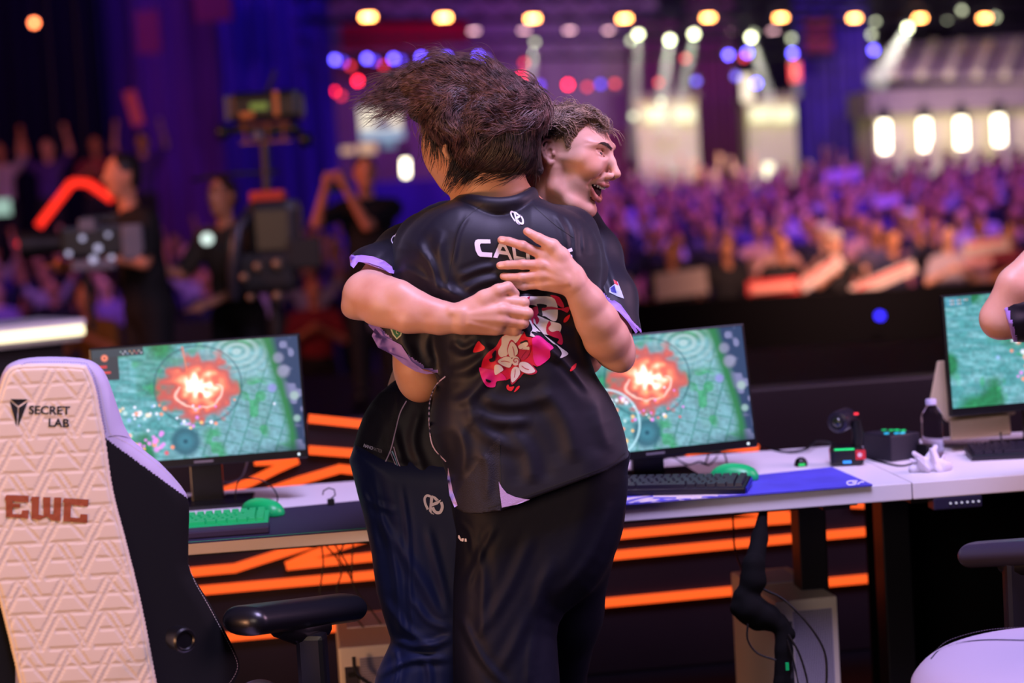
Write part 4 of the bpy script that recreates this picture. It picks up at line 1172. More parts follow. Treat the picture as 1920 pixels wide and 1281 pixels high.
monitor(579, 858, 'br', 5.24, TH + math.radians(-1), math.radians(2), math.radians(.4), 0, 'lit monitor showing game with red blast, behind the cream chair')
monitor(1421, 838, 'br', 5.24, math.radians(7), math.radians(9), math.radians(1.6), 1, 'lit monitor showing game with pale ring, beside the hugging players\' elbow')
monitor(1783, 782, 'bl', 5.36, math.radians(4), math.radians(4), math.radians(1.0), 2, 'lit monitor farthest along the desk beside the bottle')


# ---- keyboards: one body, every key cap a part
def keyboard(origin, yaw, body_m, key_m, label, anchor, lift=.0, keyhi=.009):
    """anchor: 'fr' or 'fl' = front corner at origin (world x, y)"""
    w, dpt = .362, .136; ox = -w / 2 if anchor == 'fr' else w / 2
    T = Tr(origin[0], origin[1], .740 + origin[2]) @ Rz(yaw) @ Tr(ox, dpt / 2, 0) @ Rx(math.radians(4))
    c = T @ Vector((0, 0, 0)); t = empty('keyboard', c, label, 'keyboard')
    MB(T).box((0, 0, .011 + lift), (w, dpt, .016), bev=.004).build('case', body_m, t)
    MB(T).box((0, dpt / 2 - .03, .0045), (w * .9, .03, .012)).build('foot', M_blk2, t)
    proto = None; rows = [(0, [1] * 16), (1.15, [1] * 13 + [2] + [1]), (2.15, [1.5] + [1] * 12 + [1.5] + [1]), (3.15, [1.75] + [1] * 11 + [2.25, 1]), (4.15, [2.25] + [1] * 10 + [2.75, 1]), (5.15, [1.25, 1.25, 1.25, 6.25, 1.25, 1.25, 1.25, 1.25, 1, 1])]
    u = .0215; pr = {}
    for ry, ks in rows:
        x = 0; tot = sum(ks); sc = 16 / tot
        for kw in ks:
            kk = round(kw * sc, 2); px_ = -w / 2 + .009 + (x + kk / 2) * u; py_ = dpt / 2 - .012 - ry * .0195; x += kk
            key = kk
            if key not in pr:
                m_ = MB(); m_.add([(-kk * u / 2 + .001, -.0088, 0), (kk * u / 2 - .001, -.0088, 0), (kk * u / 2 - .001, .0088, 0), (-kk * u / 2 + .001, .0088, 0),
                                   (-kk * u / 2 + .003, -.0062, keyhi), (kk * u / 2 - .003, -.0062, keyhi), (kk * u / 2 - .003, .0074, keyhi), (-kk * u / 2 + .003, .0074, keyhi)],
                                  [[3, 2, 1, 0], [4, 5, 6, 7], [0, 1, 5, 4], [1, 2, 6, 5], [2, 3, 7, 6], [3, 0, 4, 7]])
                me = bpy.data.meshes.new('keycap'); me.from_pydata([tuple(q) for q in m_.v], [], m_.f); me.materials.append(key_m); pr[key] = me
            o = bpy.data.objects.new('keycap', pr[key]); COL.objects.link(o); o.parent = t
            o.matrix_local = Tr(-c) @ T @ Tr(px_, py_, .0185 + lift)
    return t, T


M_grn = mat('bright green plastic', '#12c468', .35); M_grn2 = mat('green key plastic', '#18d070', .4); M_key = mat('violet black key', '#221c2c', .4, spec=.5); M_kb = mat('dark keyboard case', '#151220', .4); M_blu = mat('blue keyboard edge', '#1c1ca8', .4)
p = atz(503, 988, .745); keyboard((p[0], p[1], 0.003), TH + math.radians(-1), M_grn, M_grn2, 'bright green keyboard in front of the first screen', 'fr')
p2 = atz(506, 999, .745); T = Tr(p2[0], p2[1], .742) @ Rz(TH)
tag(MB(T).box((-.19, .018, .012), (.38, .06, .018), bev=.007).build('wrist_rest', mat('dusky violet foam', '#2c2440', .6)), 'dark padded wrist rest before the green keyboard', 'wrist rest')
p = atz(1398, 926, .745); kb2, T2 = keyboard((p[0], p[1], 0.006), math.radians(-14), M_kb, M_key, 'dark full keyboard lying askew on the blue mat', 'fr')
MB(T2).box((.182, 0, .010), (.004, .12, .012)).build('side_edge', M_blu, kb2)
p = atz(1822, 864, .742); keyboard((p[0], p[1], 0), math.radians(-4), M_kb, M_key, 'dark keyboard below the farthest screen', 'fl')


# ---- mice
def mouse(x, y, yaw, label, hole=True):
    p = atz(x, y, .745); c = (p[0], p[1], .7445); s = SDF((-.07, -.04, -.002), (.07, .04, .05), .0018)
    s.ell((.005, 0, .010), (.058, .030, .034), .004, 0); s.ell((-.03, 0, .006), (.032, .028, .024), .02, 0); s.half((0, 0, 0), (0, 0, -1))
    o = sdf_object(s, 'shell', M_grn, None, 1); t = empty('mouse', c, label, 'mouse'); t.rotation_euler = (0, 0, yaw); o.parent = t
    b = MB(); b.box((-.036, 0, .026), (.014, .005, .012), bev=.002); w = b.build('scroll_wheel', M_blk2); w.parent = t
    for sx in (-.012, .012):
        b = MB(); b.box((sx + .0, -.0295, .022), (.018, .003, .004), bev=.001); w = b.build('side_button', M_blk2); w.parent = t
    b = MB(); b.box((0, 0, .0), (.09, .045, .003)); w = b.build('base_plate', M_blk2); w.parent = t
    return t


mouse(492, 966, math.radians(150), 'green mouse leaning against the green keyboard\'s end')
mouse(1377, 900, math.radians(165), 'green mouse behind the dark keyboard on the blue mat')

# ---- mats
def mat_poly(name, pts, m, label, th=.004):
    q = [atz(x, y, .744) for x, y in pts]; b = MB(); b.prism([(a[0], a[1]) for a in q][::-1], .7405, .7405 + th); return tag(b.build(name, m), label, 'mouse mat')


m1 = mat_poly('mouse_mat', [(330, 972), (705, 936), (760, 986), (300, 1022)], mat('dusky violet cloth mat', '#2a2440', .8), 'dark mouse mat with green stitched edge by the green keyboard')
q0, q1 = atz(300, 1022, .7435), atz(760, 986, .7435)
o = MB().tube([q0, q1], .0018, 6).build('stitched_edge', mat('green thread', '#1a9058', .6), m1)
m2 = mat_poly('mouse_mat', [(1100, 925), (1560, 876), (1636, 909), (1120, 949)], mat('royal blue printed mat', '#5450d4', .7, noise=(9, .35)), 'royal blue printed mouse mat under the dark keyboard')
bv = bvh_of([m2])
decal('pale_print', flat_mesh([[(1150, 936), (1210, 930), (1300, 927), (1390, 928), (1330, 934), (1240, 941), (1150, 945)]]), mat('cream print', '#e8dcd8', .7), m2, bv, .0006, 20)
decal('blue_print', flat_mesh([band([(1180, 944), (1215, 935), (1268, 934)], 3.5), band([(1225, 932), (1190, 938), (1160, 946)], 6)]), mat('blue print', '#6460c8', .7), m2, bv, .0012, 20)
decal('white_mark', flat_mesh([band([(1608, 902), (1594, 902), (1588, 905), (1592, 909), (1603, 908), (1605, 905), (1598, 905)], 2.4), band([(1608, 908), (1614, 904), (1620, 904)], 2.4)]), mat('white print', '#f0ecff', .7), m2, bv, .0006, 20)

# ---- tracking camera, puck, box, bottle, tissue, stand
p = atz(1588, 871, .74); t = empty('tracking_camera', (p[0], p[1], .74), 'small black swivelling camera on a base with green light bar', 'camera'); T = Tr(p[0], p[1], .74) @ Rz(math.radians(-8))
MB(T).box((0, 0, .025), (.088, .075, .05), bev=.010).build('base', M_blk2, t)
MB(T).box((-.006, -.0375, .046), (.052, .002, .004)).build('light_bar', glow('green light bar', '#18e080', 1.6), t)
MB(T).box((.0, -.0378, .012), (.022, .002, .007), bev=.001).build('status_mark', glow('blue status mark', '#2a90ff', 1.6), t)
MB(T).box((.036, -.0382, .030), (.026, .002, .026), bev=.001).build('red_sticker', mat('red sticker', '#d02030', .5), t)
MB(T).box((-.0442, 0, .030), (.002, .03, .024), bev=.0008).build('red_sticker', mat('red sticker'), t)
MB(T @ Tr(.034, -.0396, .030) @ Rx(math.pi / 2)).lathe([(.006, 0), (.006, .001)], 12).build('sticker_mark', mat('pale mark', '#f0d0d8', .5), t)
MB(T).tube([(.03, 0, .05), (.032, .0, .08), (.028, .0, .118)], [.017, .016, .015], 12).build('swivel_arm', M_blk2, t, smooth=60)
T3 = T @ Tr(-.012, -.005, .118) @ Rz(math.radians(-25)) @ Rx(math.radians(4)) @ Rx(math.pi / 2)
MB(T3).lathe([(.024, -.05), (.028, -.045), (.029, .0), (.029, .02), (.026, .022)], 24).build('camera_head', mat('gunmetal plastic', '#28242e', .3), t, smooth=40)
MB(T3).lathe([(.020, .022), (.019, .024)], 24).build('lens_ring', M_black, t, smooth=40)
MB(T3).lathe([(.013, .0235), (.010, .027), (.003, .028)], 24).build('lens', mat('olive lens glass', '#28301c', .05, spec=1.0), t, smooth=60)
MB(T).box((.030, -.016, .137), (.012, .006, .006), bev=.001).build('tally_light', glow('red tally', '#ff3040', 1.5), t)
p = atz(1502, 874, .74); t = empty('dome_puck', (p[0], p[1], .74), 'small black dome with green mark behind the blue mat', 'device'); T = Tr(p[0], p[1], .74)
MB(T).lathe([(.018, 0), (.018, .006), (.015, .016), (.009, .022), (.002, .024)], 20).build('dome', M_blk2, t, smooth=50)
MB(T).box((0, -.0185, .006), (.017, .002, .006), bev=.0008).build('status_mark', glow('green status mark', '#18d060', 1.3), t)
p = atz(1690, 862, .74); t = empty('control_box', (p[0], p[1], .74), 'black box with blue and green lights beside the bottle', 'device'); T = Tr(p[0], p[1], .74) @ Rz(math.radians(28))
MB(T).box((0, .04, .036), (.10, .12, .07), bev=.004).build('case', mat('charcoal box', '#221f2a', .5), t)
MB(T).box((.046, .0, .02), (.02, .13, .04), bev=.003).build('side_block', M_blk2, t)
for x, y, z, c in ((-.03, .02, .073, '#20b0e8'), (-.012, -.0, .073, '#20b0e8'), (.0, -.01, .073, '#40c0f0'), (.018, .06, .073, '#10b060'), (.03, .05, .073, '#10c070'), (.035, .03, .073, '#10c070'), (.01, .08, .073, '#10a060')):
    MB(T).box((x, y, z), (.012, .008, .003), bev=.001).build('indicator_light', glow('indicator ' + c, c, 1.5), t)
M_pet = mat('clear bottle plastic', '#f0ecff', .08, trans=1.0); M_pet.node_tree.nodes['Principled BSDF'].inputs['IOR'].default_value = 1.12
p = atz(1750, 858, .74); t = empty('water_bottle', (p[0], p[1], .7405), 'clear ribbed plastic bottle standing behind the crumpled tissue', 'bottle'); T = Tr(p[0], p[1], .7405)
pf = [(.026, 0), (.029, .004)]
for i in range(7): pf += [(.0292, .010 + i * .012), (.0275, .016 + i * .012)]
pf += [(.0295, .1), (.029, .112), (.022, .128), (.013, .14), (.0125, .148)]
MB(T).lathe(pf, 28).build('bottle_body', M_pet, t, smooth=50)
MB(T).lathe([(.0145, .143), (.0145, .156), (.013, .158)], 20).build('cap', mat('pale translucent cap', '#c8c0e0', .4), t, smooth=40)
p = atz(1745, 884, .74); s = SDF((-.06, -.05, 0), (.06, .05, .085), .0025)
rr = random.Random(4)
for i in range(9):
    a = np.array([rr.uniform(-.035, .035), rr.uniform(-.02, .02), rr.uniform(.005, .02)]); c = np.array([rr.uniform(-.05, .05), rr.uniform(-.03, .03), rr.uniform(.02, .062)])
    s.cap(a, c, .017, .007, .006, sq=((rr.uniform(-1, 1), rr.uniform(-1, 1), rr.uniform(-.3, 1)), 2.2))
s.cap((-.045, 0, .01), (.045, 0, .012), .012, k=.01); s.half((0, 0, .001), (0, 0, -1))
o = sdf_object(s, 'crumpled_tissue', mat('white tissue', '#e6e0f0', .9), None, 0); o.location = (p[0], p[1], .739); tag(o, 'crumpled white tissue lying before the clear bottle', 'tissue')
t = empty('display_stand', atz(1830, 820, .74), 'cream wedge-shaped stand behind the farthest screen', 'stand')
M_stand = mat('cream board', '#cdb693', .6); s0 = SDF
def slab_obj(name, pts, d, half, m, parent, r=.003, h=.004, smooth=1):
    q = np.array([fr(x, y, 0, d) for x, y in pts]); s = SDF((q[:, 0].min() - .02, d - half * 1.3 - .03, q[:, 2].min() - .02), (q[:, 0].max() + .02, d + half * 1.3 + .03, q[:, 2].max() + .02), h)
    sdf_slab(s, pts, d, d, half, r, smooth=smooth); return sdf_object(s, name, m, parent, 0, frame_xf(d))
slab_obj('wedge', [(1757, 677), (1773, 676), (1905, 768), (1903, 778), (1776, 792), (1742, 756)], 5.50, .05, M_stand, t)
slab_obj('base_block', [(1780, 788), (1893, 776), (1896, 816), (1782, 826)], 5.48, .06, M_stand, t)
p = atz(621, 948, .744); t = empty('earbud_hook', (p[0], p[1], .744), 'small black clip with a curled cable on the dark mat\'s edge', 'clip'); T = Tr(p[0], p[1], .744)
MB(T).box((0, 0, .009), (.018, .014, .017), bev=.002).build('clip_body', M_black, t)
MB(T).tube([(.0, 0, .017), (.012, .002, .026), (.010, .004, .040), (-.004, .005, .045), (-.018, .004, .038), (-.020, .002, .028)], .0018, 8).build('cable_loop', M_black, t, smooth=60)

# ---- cables
M_cab = mat('black cable rubber', '#0a0a0e', .5)
def cable(name, pts, r, label, parent=None, n=6, m=None):
    o = MB().tube(smooth_line([tuple(q) for q in pts], n), r, 8).build(name, m or M_cab, parent, smooth=60)
    return tag(o, label, 'cable') if label else o
A = lambda x, y, z=.742: atz(x, y, z)
cable('camera_cable', [A(1430, 838), A(1470, 848), A(1510, 843, .75), A(1530, 828, .76), A(1560, 832, .75), A(1572, 842, .745)], .004, 'thick black cable running from the ringed screen to the swivelling camera')
cable('box_cable', [A(1622, 858), A(1650, 866), A(1690, 874), A(1722, 866), A(1745, 860)], .003, 'black cable from the swivelling camera towards the box')
cable('monitor_cable', [A(1240, 862, .76), A(1262, 858), A(1290, 872), A(1312, 866), A(1330, 872), A(1345, 856)], .0022, 'thin black cable snaking behind the dark keyboard')
cable('monitor_cable', [A(1322, 870), A(1330, 852, .76), A(1345, 846, .775), A(1358, 852, .76), A(1364, 872)], .0022, 'thin black cable looping up under the ringed screen')
cable('mouse_cable', [A(515, 958), A(520, 930, .775), A(500, 905, .80), A(470, 897, .815), A(446, 905, .80), A(440, 945)], .0018, 'thin black mouse cable arching above the green mouse')
cable('screen_cable', [P(465, 862, 5.36), P(452, 895, 5.36), P(425, 905, 5.34), P(405, 893, 5.32)], .003, 'grey cable hanging under the first screen', m=mat('grey violet cable', '#5a5468', .5))
cable('screen_cable', [P(1890, 775, 5.5), P(1880, 790, 5.45), P(1876, 812, 5.42), P(1880, 835, 5.4)], .0022, 'black cable curving in front of the cream stand')
dt = 5.30
for i, pts in enumerate([[(603, 1020), (606, 1060), (600, 1110), (604, 1160)], [(610, 1022), (632, 1048), (640, 1075), (632, 1110), (660, 1150), (700, 1200)], [(645, 1020), (636, 1045), (655, 1078), (668, 1110)], [(662, 1018), (660, 1060), (664, 1100), (700, 1150), (728, 1190)], [(628, 1022), (652, 1060), (660, 1085), (640, 1055)]]):
    cable('hanging_cable', [P(x, y, dt + .01 * i) for x, y in pts], .0022, ['straight thin cable hanging below the green keyboard\'s desk', 'long cable crossing down towards the pale computer', 'short tangled cable under the desk', 'cable hanging nearest the navy trousers', 'small looping cable among those under the desk'][i])
cable('hanging_cable', [P(1374, 952, 5.2), P(1375, 990, 5.2), P(1378, 1030, 5.2), P(1392, 1070, 5.0), P(1405, 1085, 4.85)], .0025, 'thin cable dropping from the desk to the black bundle')

# ---- computers under the desk
def tower_pc(corner, yaw, label, w=.185, dp=.43, h=.42, bundle=False):
    p = atz(corner[0], corner[1], h); T = Tr(p[0], p[1], 0) @ Rz(yaw); t = empty('computer_tower', (p[0], p[1], 0), label, 'computer')
    MB(T).box((w / 2, dp / 2, h / 2 + .006), (w, dp, h - .012), bev=.006).build('case', mat('warm white case', '#f0e4d2', .45), t)
    MB(T).box((w / 2, dp * .72, h + .0005), (w * .7, dp * .4, .003)).build('top_vent', mat('lilac white mesh', '#cfc6e0', .6), t)
    for sx in (.02, w - .02):
        for sy in (.04, dp - .04): MB(T).box((sx, sy, .004), (.03, .03, .01)).build('foot', M_black, t)
    # rear vent: a perforated plate of bars
    b = MB(T); x0, x1, z0, z1 = w * .28, w - .018, h * .28, h - .03; nx, nz = 22, 38
    for i in range(nx + 1): b.box((x0 + (x1 - x0) * i / nx, -.0015, (z0 + z1) / 2), (.0022, .003, z1 - z0))
    for i in range(nz + 1): b.box(((x0 + x1) / 2, -.0018, z0 + (z1 - z0) * i / nz), (x1 - x0, .003, .0022))
    b.build('vent_grille', mat('grey grille', '#c0b8c8', .5), t)
    MB(T).box(((x0 + x1) / 2, -.0004, (z0 + z1) / 2), (x1 - x0, .002, z1 - z0)).build('vent_shadow', mat('dark vent inside', '#302c38', .8), t)
    MB(T).box((w * .16, -.002, h * .66), (w * .18, .006, h * .42)).build('port_plate', mat('dark port plate', '#3a3640', .5), t)
    MB(T).box((w * .5, -.002, h * .14), (w * .8, .005, h * .18)).build('power_plate', mat('lilac white plate', '#c8c0d8', .5), t)
    for k in range(5): MB(T).box((w * .16, -.006, h * (.5 + .08 * k)), (.02, .008, .012)).build('port', M_black, t)
    return t, T


tower_pc((1453, 1129), math.radians(9), 'white computer tower with black cable bundle under the middle desk', w=.168)
tower_pc((634, 1216), math.radians(6), 'white computer tower behind the empty armrest', w=.19, h=.385)
# black bundle hanging over the tower
bu = empty('cable_bundle', P(1400, 1120, 4.85), 'thick black wrapped cable bundle draped over the middle computer', 'cables')
s = SDF((.35, 4.6, -1.0), (.85, 5.1, -.3), .0045); d0 = 4.85; G = lambda x, y, d=4.85: fr(x, y, d, d0)
s.path([G(1432, 955, 4.95), G(1424, 1010, 4.92), G(1414, 1060, 4.86)], [.010, .020, .026], .01)
s.path([G(1412, 1060), G(1412, 1090), G(1405, 1112)], [.028, .031, .024], .01)
s.path([G(1400, 1108), G(1394, 1120), G(1408, 1142), G(1440, 1158), G(1460, 1172)], [.018, .024, .036, .030, .022], .012)
s.cap(G(1385, 1140), G(1420, 1165), .022, .024, .01); s.cap(G(1465, 1160), G(1480, 1190), .012, .016, .006); s.path([G(1466, 1175), G(1470, 1220), G(1466, 1281), G(1470, 1330)], [.018, .022, .020, .02], .008)
sdf_object(s, 'wrapped_core', M_blackcloth, bu, 1, frame_xf(d0))
for pts, rr_ in (([(1432, 1105), (1470, 1125), (1515, 1170), (1545, 1220), (1550, 1270), (1545, 1300)], .003), ([(1402, 1170), (1402, 1200), (1420, 1225), (1455, 1238)], .0025), ([(1478, 1190), (1498, 1225), (1512, 1270), (1515, 1300)], .0028), ([(1476, 1200), (1488, 1240), (1500, 1300)], .002)):
    cable('loose_cable', [P(x, y, 4.82) for x, y in pts], rr_, None, bu)
MB(Tr(P(1476, 1250, 4.80))).box((0, 0, 0), (.008, .006, .018)).build('green_plug', M_grn, bu)
# cables at the first tower
for pts in ([(663, 1232), (668, 1262), (690, 1280), (720, 1300)],):
    cable('power_cable', [P(x, y, 5.05) for x, y in pts], .005, 'black power cable plugged into the computer behind the armrest')
# light bar on the counter across the stage, behind the cream chair
cb = empty('light_counter', P(20, 700, 8.2), 'white counter with a glowing warm edge beyond the cream chair', 'counter'); cb.location.z = 0
a = P(-160, 650, 8.2); c = P(158, 618, 8.7); dv = (c - a); L = np.linalg.norm(dv[:2]); T = Tr(a[0], a[1], 0) @ Rz(math.atan2(dv[1], dv[0]))
zt = (a[2] + c[2]) / 2
MB(T).box((L / 2, .2, zt + .035), (L, .44, .03), bev=.01).build('counter_top', M_white, cb)
MB(T).box((L / 2, -.012, zt), (L - .02, .03, .042), bev=.012).build('light_tube', glow('warm white edge light', '#fff0c0', 2.2), cb)
MB(T).box((L / 2, .22, zt - .035), (L, .40, .03), bev=.01).build('lower_lip', mat('violet white board', '#8a80a0', .5), cb)
MB(T).box((L / 2, .26, (zt - .05) / 2), (L - .1, .3, zt - .05)).build('counter_body', M_black, cb)
# ================================================================ gaming chairs
M_cl = mat('warm lit quilted leather', '#e0cdb0', 0.55, bump=('noise', 420, .12, .001)); M_lil = mat('violet lit white leather', '#b9b0cc', .5, bump=('noise', 420, .1, .001))  # warm and violet light on white leather is put into these two colours
M_shell = mat('black suede', '#050506', .8, spec=.25); M_pu = mat('black armrest foam', '#17161c', .32, spec=.6)
M_seam = mat('white stitching', '#cbbdae', .7)
CD = 3.80
ch1 = empty('gaming_chair', P(170, 1500, 3.75), 'cream quilted gaming chair with black side wing and EWC lettering', 'chair'); ch1.location.z = 0
PL = [(16, 690), (-4, 735), (-26, 820), (-42, 920), (-34, 1020), (0, 1137), (35, 1281), (60, 1400)]
PR = [(62, 681), (150, 683), (167, 694), (181, 730), (190, 778), (198, 818), (213, 919), (239, 1020), (266, 1131), (295, 1281), (318, 1400)]
dslope = lambda X, Z: CD + .02 + (X - fr(100, 0, 0, CD)[0]) * .38 + np.maximum(0, X - fr(205, 0, 0, CD)[0]) * .5
lo = fr(-120, 1460, 0, CD); hi = fr(480, 650, 0, CD)
# upholstered core: head bolster and wings (white, violet light in its colour) with the suede shell
outer = [(54, 671), (100, 669), (154, 672), (184, 684), (203, 712), (222, 768), (246, 823), (298, 866), (340, 912), (352, 935), (355, 965), (353, 1057), (367, 1089), (393, 1131), (425, 1190), (448, 1238), (446, 1266), (425, 1310), (395, 1400), (10, 1400), (-30, 1300), (-80, 1180), (-95, 1050), (-92, 960), (-70, 880), (-30, 830), (-18, 770), (4, 700), (22, 680)]
s = SDF((lo[0], CD - .14, lo[2]), (hi[0], CD + .34, hi[2]), .0036)
sdf_slab(s, outer, CD, lambda X, Z: dslope(X, Z) + .062, lambda X, Z: .058 + 0 * X, .030, smooth=2)
V, Q, fm = s.mesh(); V = relax(V, Q, 1)
pxx = 960 + V[:, 0] / CD * FPX; pyy = 640.5 - V[:, 2] / CD * FPX
cen = pxx[Q].mean(1), pyy[Q].mean(1), V[Q][:, :, 1].mean(1)
# wing: below the seam from (198,821) to (352,935) the outside is black suede, on both sides
seam = np.interp(cen[0], [198, 352, 460], [821, 934, 1010]); left = np.interp(cen[0], [-100, -30, 20], [930, 850, 800])
isb = ((cen[0] > 170) & (cen[1] > seam + 1) & (cen[2] < dslope(cen[0] * 0 + (cen[0] - 960) / FPX * CD, 0) + .10)) | ((cen[0] < 30) & (cen[1] > left + 20)) | (cen[1] > 1290)
o = arrays('back_cushion', frame_xf(CD)(V), Q, [M_lil, M_shell], ch1); o.data.polygons.foreach_set('material_index', isb.astype(np.int32))
# quilted back panel: fine height field with stitched grooves, on a rounded plate
g = .0016; q = np.array([fr(x, y, 0, CD)[[0, 2]] for x, y in smooth_poly(PR + PL[::-1], 4)])
xs = np.arange(q[:, 0].min() - .004, q[:, 0].max() + .004, g); zs = np.arange(q[:, 1].min() - .004, q[:, 1].max() + .004, g)
X, Z = np.meshgrid(xs, zs, indexing='ij'); D2 = poly_sdf2(q, X, Z)


def seg_d(X, Z, segs):
    D = np.full(X.shape, 9.0)
    for (ax, az), (bx, bz) in segs:
        ex, ez = bx - ax, bz - az; t = np.clip(((X - ax) * ex + (Z - az) * ez) / (ex * ex + ez * ez), 0, 1); D = np.minimum(D, np.hypot(X - ax - t * ex, Z - az - t * ez))
    return D


QS = 1.3; TW, THH = .066 * QS, .104 * QS   # repeat of the quilting
lean = math.radians(3); Xr = X * math.cos(lean) + Z * math.sin(lean); Zr = -X * math.sin(lean) + Z * math.cos(lean)
segs = []
base = [((0, 0), (.030, .052)), ((.012, 0), (.042, .052)), ((.030, .052), (.066, .052)), ((.042, .052), (.066, .012)), ((.054, .052), (.066, .030)), ((.036, .026), (.060, .026)), ((0, .078), (.020, .052)),
        ((0, .052), (.018, .052)), ((.018, .052), (.048, .104)), ((.030, .052), (.060, .104)), ((.048, .104), (.066, .078)), ((0, .104), (.016, .078)), ((.006, .078), (.036, .078)), ((.048, .078), (.066, .078)), ((0, .026), (.012, .026)), ((.026, 0), (.066, .0)), ((0, .012), (.006, .0)), ((0, .030), (.014, .0))]
base = [((a[0] * QS, a[1] * QS), (c[0] * QS, c[1] * QS)) for a, c in base]
for i in (-1, 0, 1):
    for j in (-1, 0, 1): segs += [((a[0] + i * TW, a[1] + j * THH), (c[0] + i * TW, c[1] + j * THH)) for a, c in base]
sd = seg_d(np.mod(Xr, TW), np.mod(Zr, THH), segs)
dash = (np.sin((Xr + Zr * 1.7) * 2200) > -.2)
hgt = -.0014 * np.exp(-(sd / .0030) ** 2) - .0009 * np.exp(-((np.abs(sd) - .0036) / .0009) ** 2) * dash
edge = np.clip(-D2 / .018, 0, 1); hgt = hgt * np.clip(-D2 / .008 - .6, 0, 1) + .010 * np.sqrt(np.clip(1 - (1 - edge) ** 2, 0, 1)) - .0016 * np.exp(-((D2 + .010) / .0012) ** 2)
Y = CD + .02 + (X - fr(100, 0, 0, CD)[0]) * .38 - hgt
keep = D2 < 0
idx = -np.ones(X.shape, int); idx[keep] = np.arange(keep.sum()); V = np.stack([X[keep], Y[keep], Z[keep]], 1)
a, b_, c, d = idx[:-1, :-1], idx[1:, :-1], idx[1:, 1:], idx[:-1, 1:]; ok = (a >= 0) & (b_ >= 0) & (c >= 0) & (d >= 0); F = np.stack([a[ok], b_[ok], c[ok], d[ok]], 1)
panel = arrays('quilted_panel', frame_xf(CD)(V), F, M_cl, ch1)
md = panel.modifiers.new('thickness', 'SOLIDIFY'); md.thickness = .006; md.offset = -1
bv = bvh_of([panel])
M_logo = mat('black print', '#0a0808', .6); M_ewc = mat('rust embroidery', '#9a4a22', .75, bump=('wave', 260, .5, .001))
# maker emblem: three facets, then lettering
cs = lambda x, y: (x / 883 * 200, 720 + y / 1281 * 290)
decal('emblem', flat_mesh([[cs(85, 126), cs(228, 128), cs(152, 182)], [cs(80, 140), cs(146, 196), cs(137, 356)], [cs(231, 146), cs(157, 196), cs(148, 358)]]), M_logo, ch1, bv, .0010, 6)
for txt, bl, br, tl in (('SECRET', (238, 250), (578, 256), (240, 180)), ('LAB', (402, 354), (572, 360), (404, 284))):
    decal('lettering', text_mesh(txt, 1.0, .018), M_logo, ch1, bv, .0012, 5, box=(cs(*bl), cs(*br), cs(*tl)))
for pl in ([(38, 950), (52, 920), (238, 926), (236, 982), (150, 978), (100, 972), (110, 992), (168, 994), (166, 1026), (104, 1024), (104, 1076), (176, 1080), (182, 1046), (238, 1048), (234, 1116), (50, 1102), (50, 975)],
           [(250, 968), (262, 934), (326, 934), (320, 1082), (362, 1092), (356, 938), (418, 940), (416, 1076), (444, 1082), (448, 940), (508, 942), (500, 1138), (430, 1130), (386, 1098), (328, 1126), (260, 1118), (264, 972)],
           [(518, 978), (532, 946), (734, 958), (730, 1014), (664, 1010), (590, 1000), (584, 1106), (660, 1112), (666, 1078), (724, 1082), (722, 1152), (524, 1138), (532, 984)]):
    decal('embroidered_letter', flat_mesh([[cs(*p) for p in pl]]), M_ewc, ch1, bv, .0016, 8)
# white stitching along the shell edge and the bolster
bo = bvh_of([o, panel])
def stitch(pts, parent, bvh, gap=3.2, w=1.0, m=M_seam):
    L = smooth_line(pts, 8); dd = np.r_[0, np.cumsum(np.hypot(*np.diff(L, axis=0).T))]; out = []
    for k in np.arange(0, dd[-1] - gap, gap * 1.6):
        a_ = [np.interp(k, dd, L[:, i]) for i in (0, 1)]; b2 = [np.interp(k + gap, dd, L[:, i]) for i in (0, 1)]; out.append(band([a_, b2], w, 1))
    return decal('stitching', flat_mesh(out), m, parent, bvh, .0008, 30)
stitch([(354, 1060), (366, 1092), (390, 1134), (421, 1192), (444, 1240), (442, 1262), (428, 1285)], ch1, bo)
stitch([(172, 690), (186, 722), (196, 772), (206, 812), (222, 822), (250, 838), (300, 876), (345, 920)], ch1, bo)
stitch([(40, 685), (60, 679), (150, 680), (168, 690), (183, 726), (192, 776), (199, 812)], ch1, bo, m=mat('dark seam', '#6a6478', .7))
decal('seam', flat_mesh([band([(203, 819), (222, 817), (244, 822)], 1.3)]), mat('dark seam'), ch1, bo, .0008, 30)
# black plastic pivot cover with knob
kp = P(344, 1200, 3.86); Tk = Tr(kp) @ Rz(math.radians(35)) @ Rx(math.pi / 2)
MB(Tk).lathe([(.024, -.03), (.024, .006), (.021, .010), (.018, .010), (.016, .007), (.002, .007)], 28).build('pivot_knob', M_blk2, ch1, smooth=35)
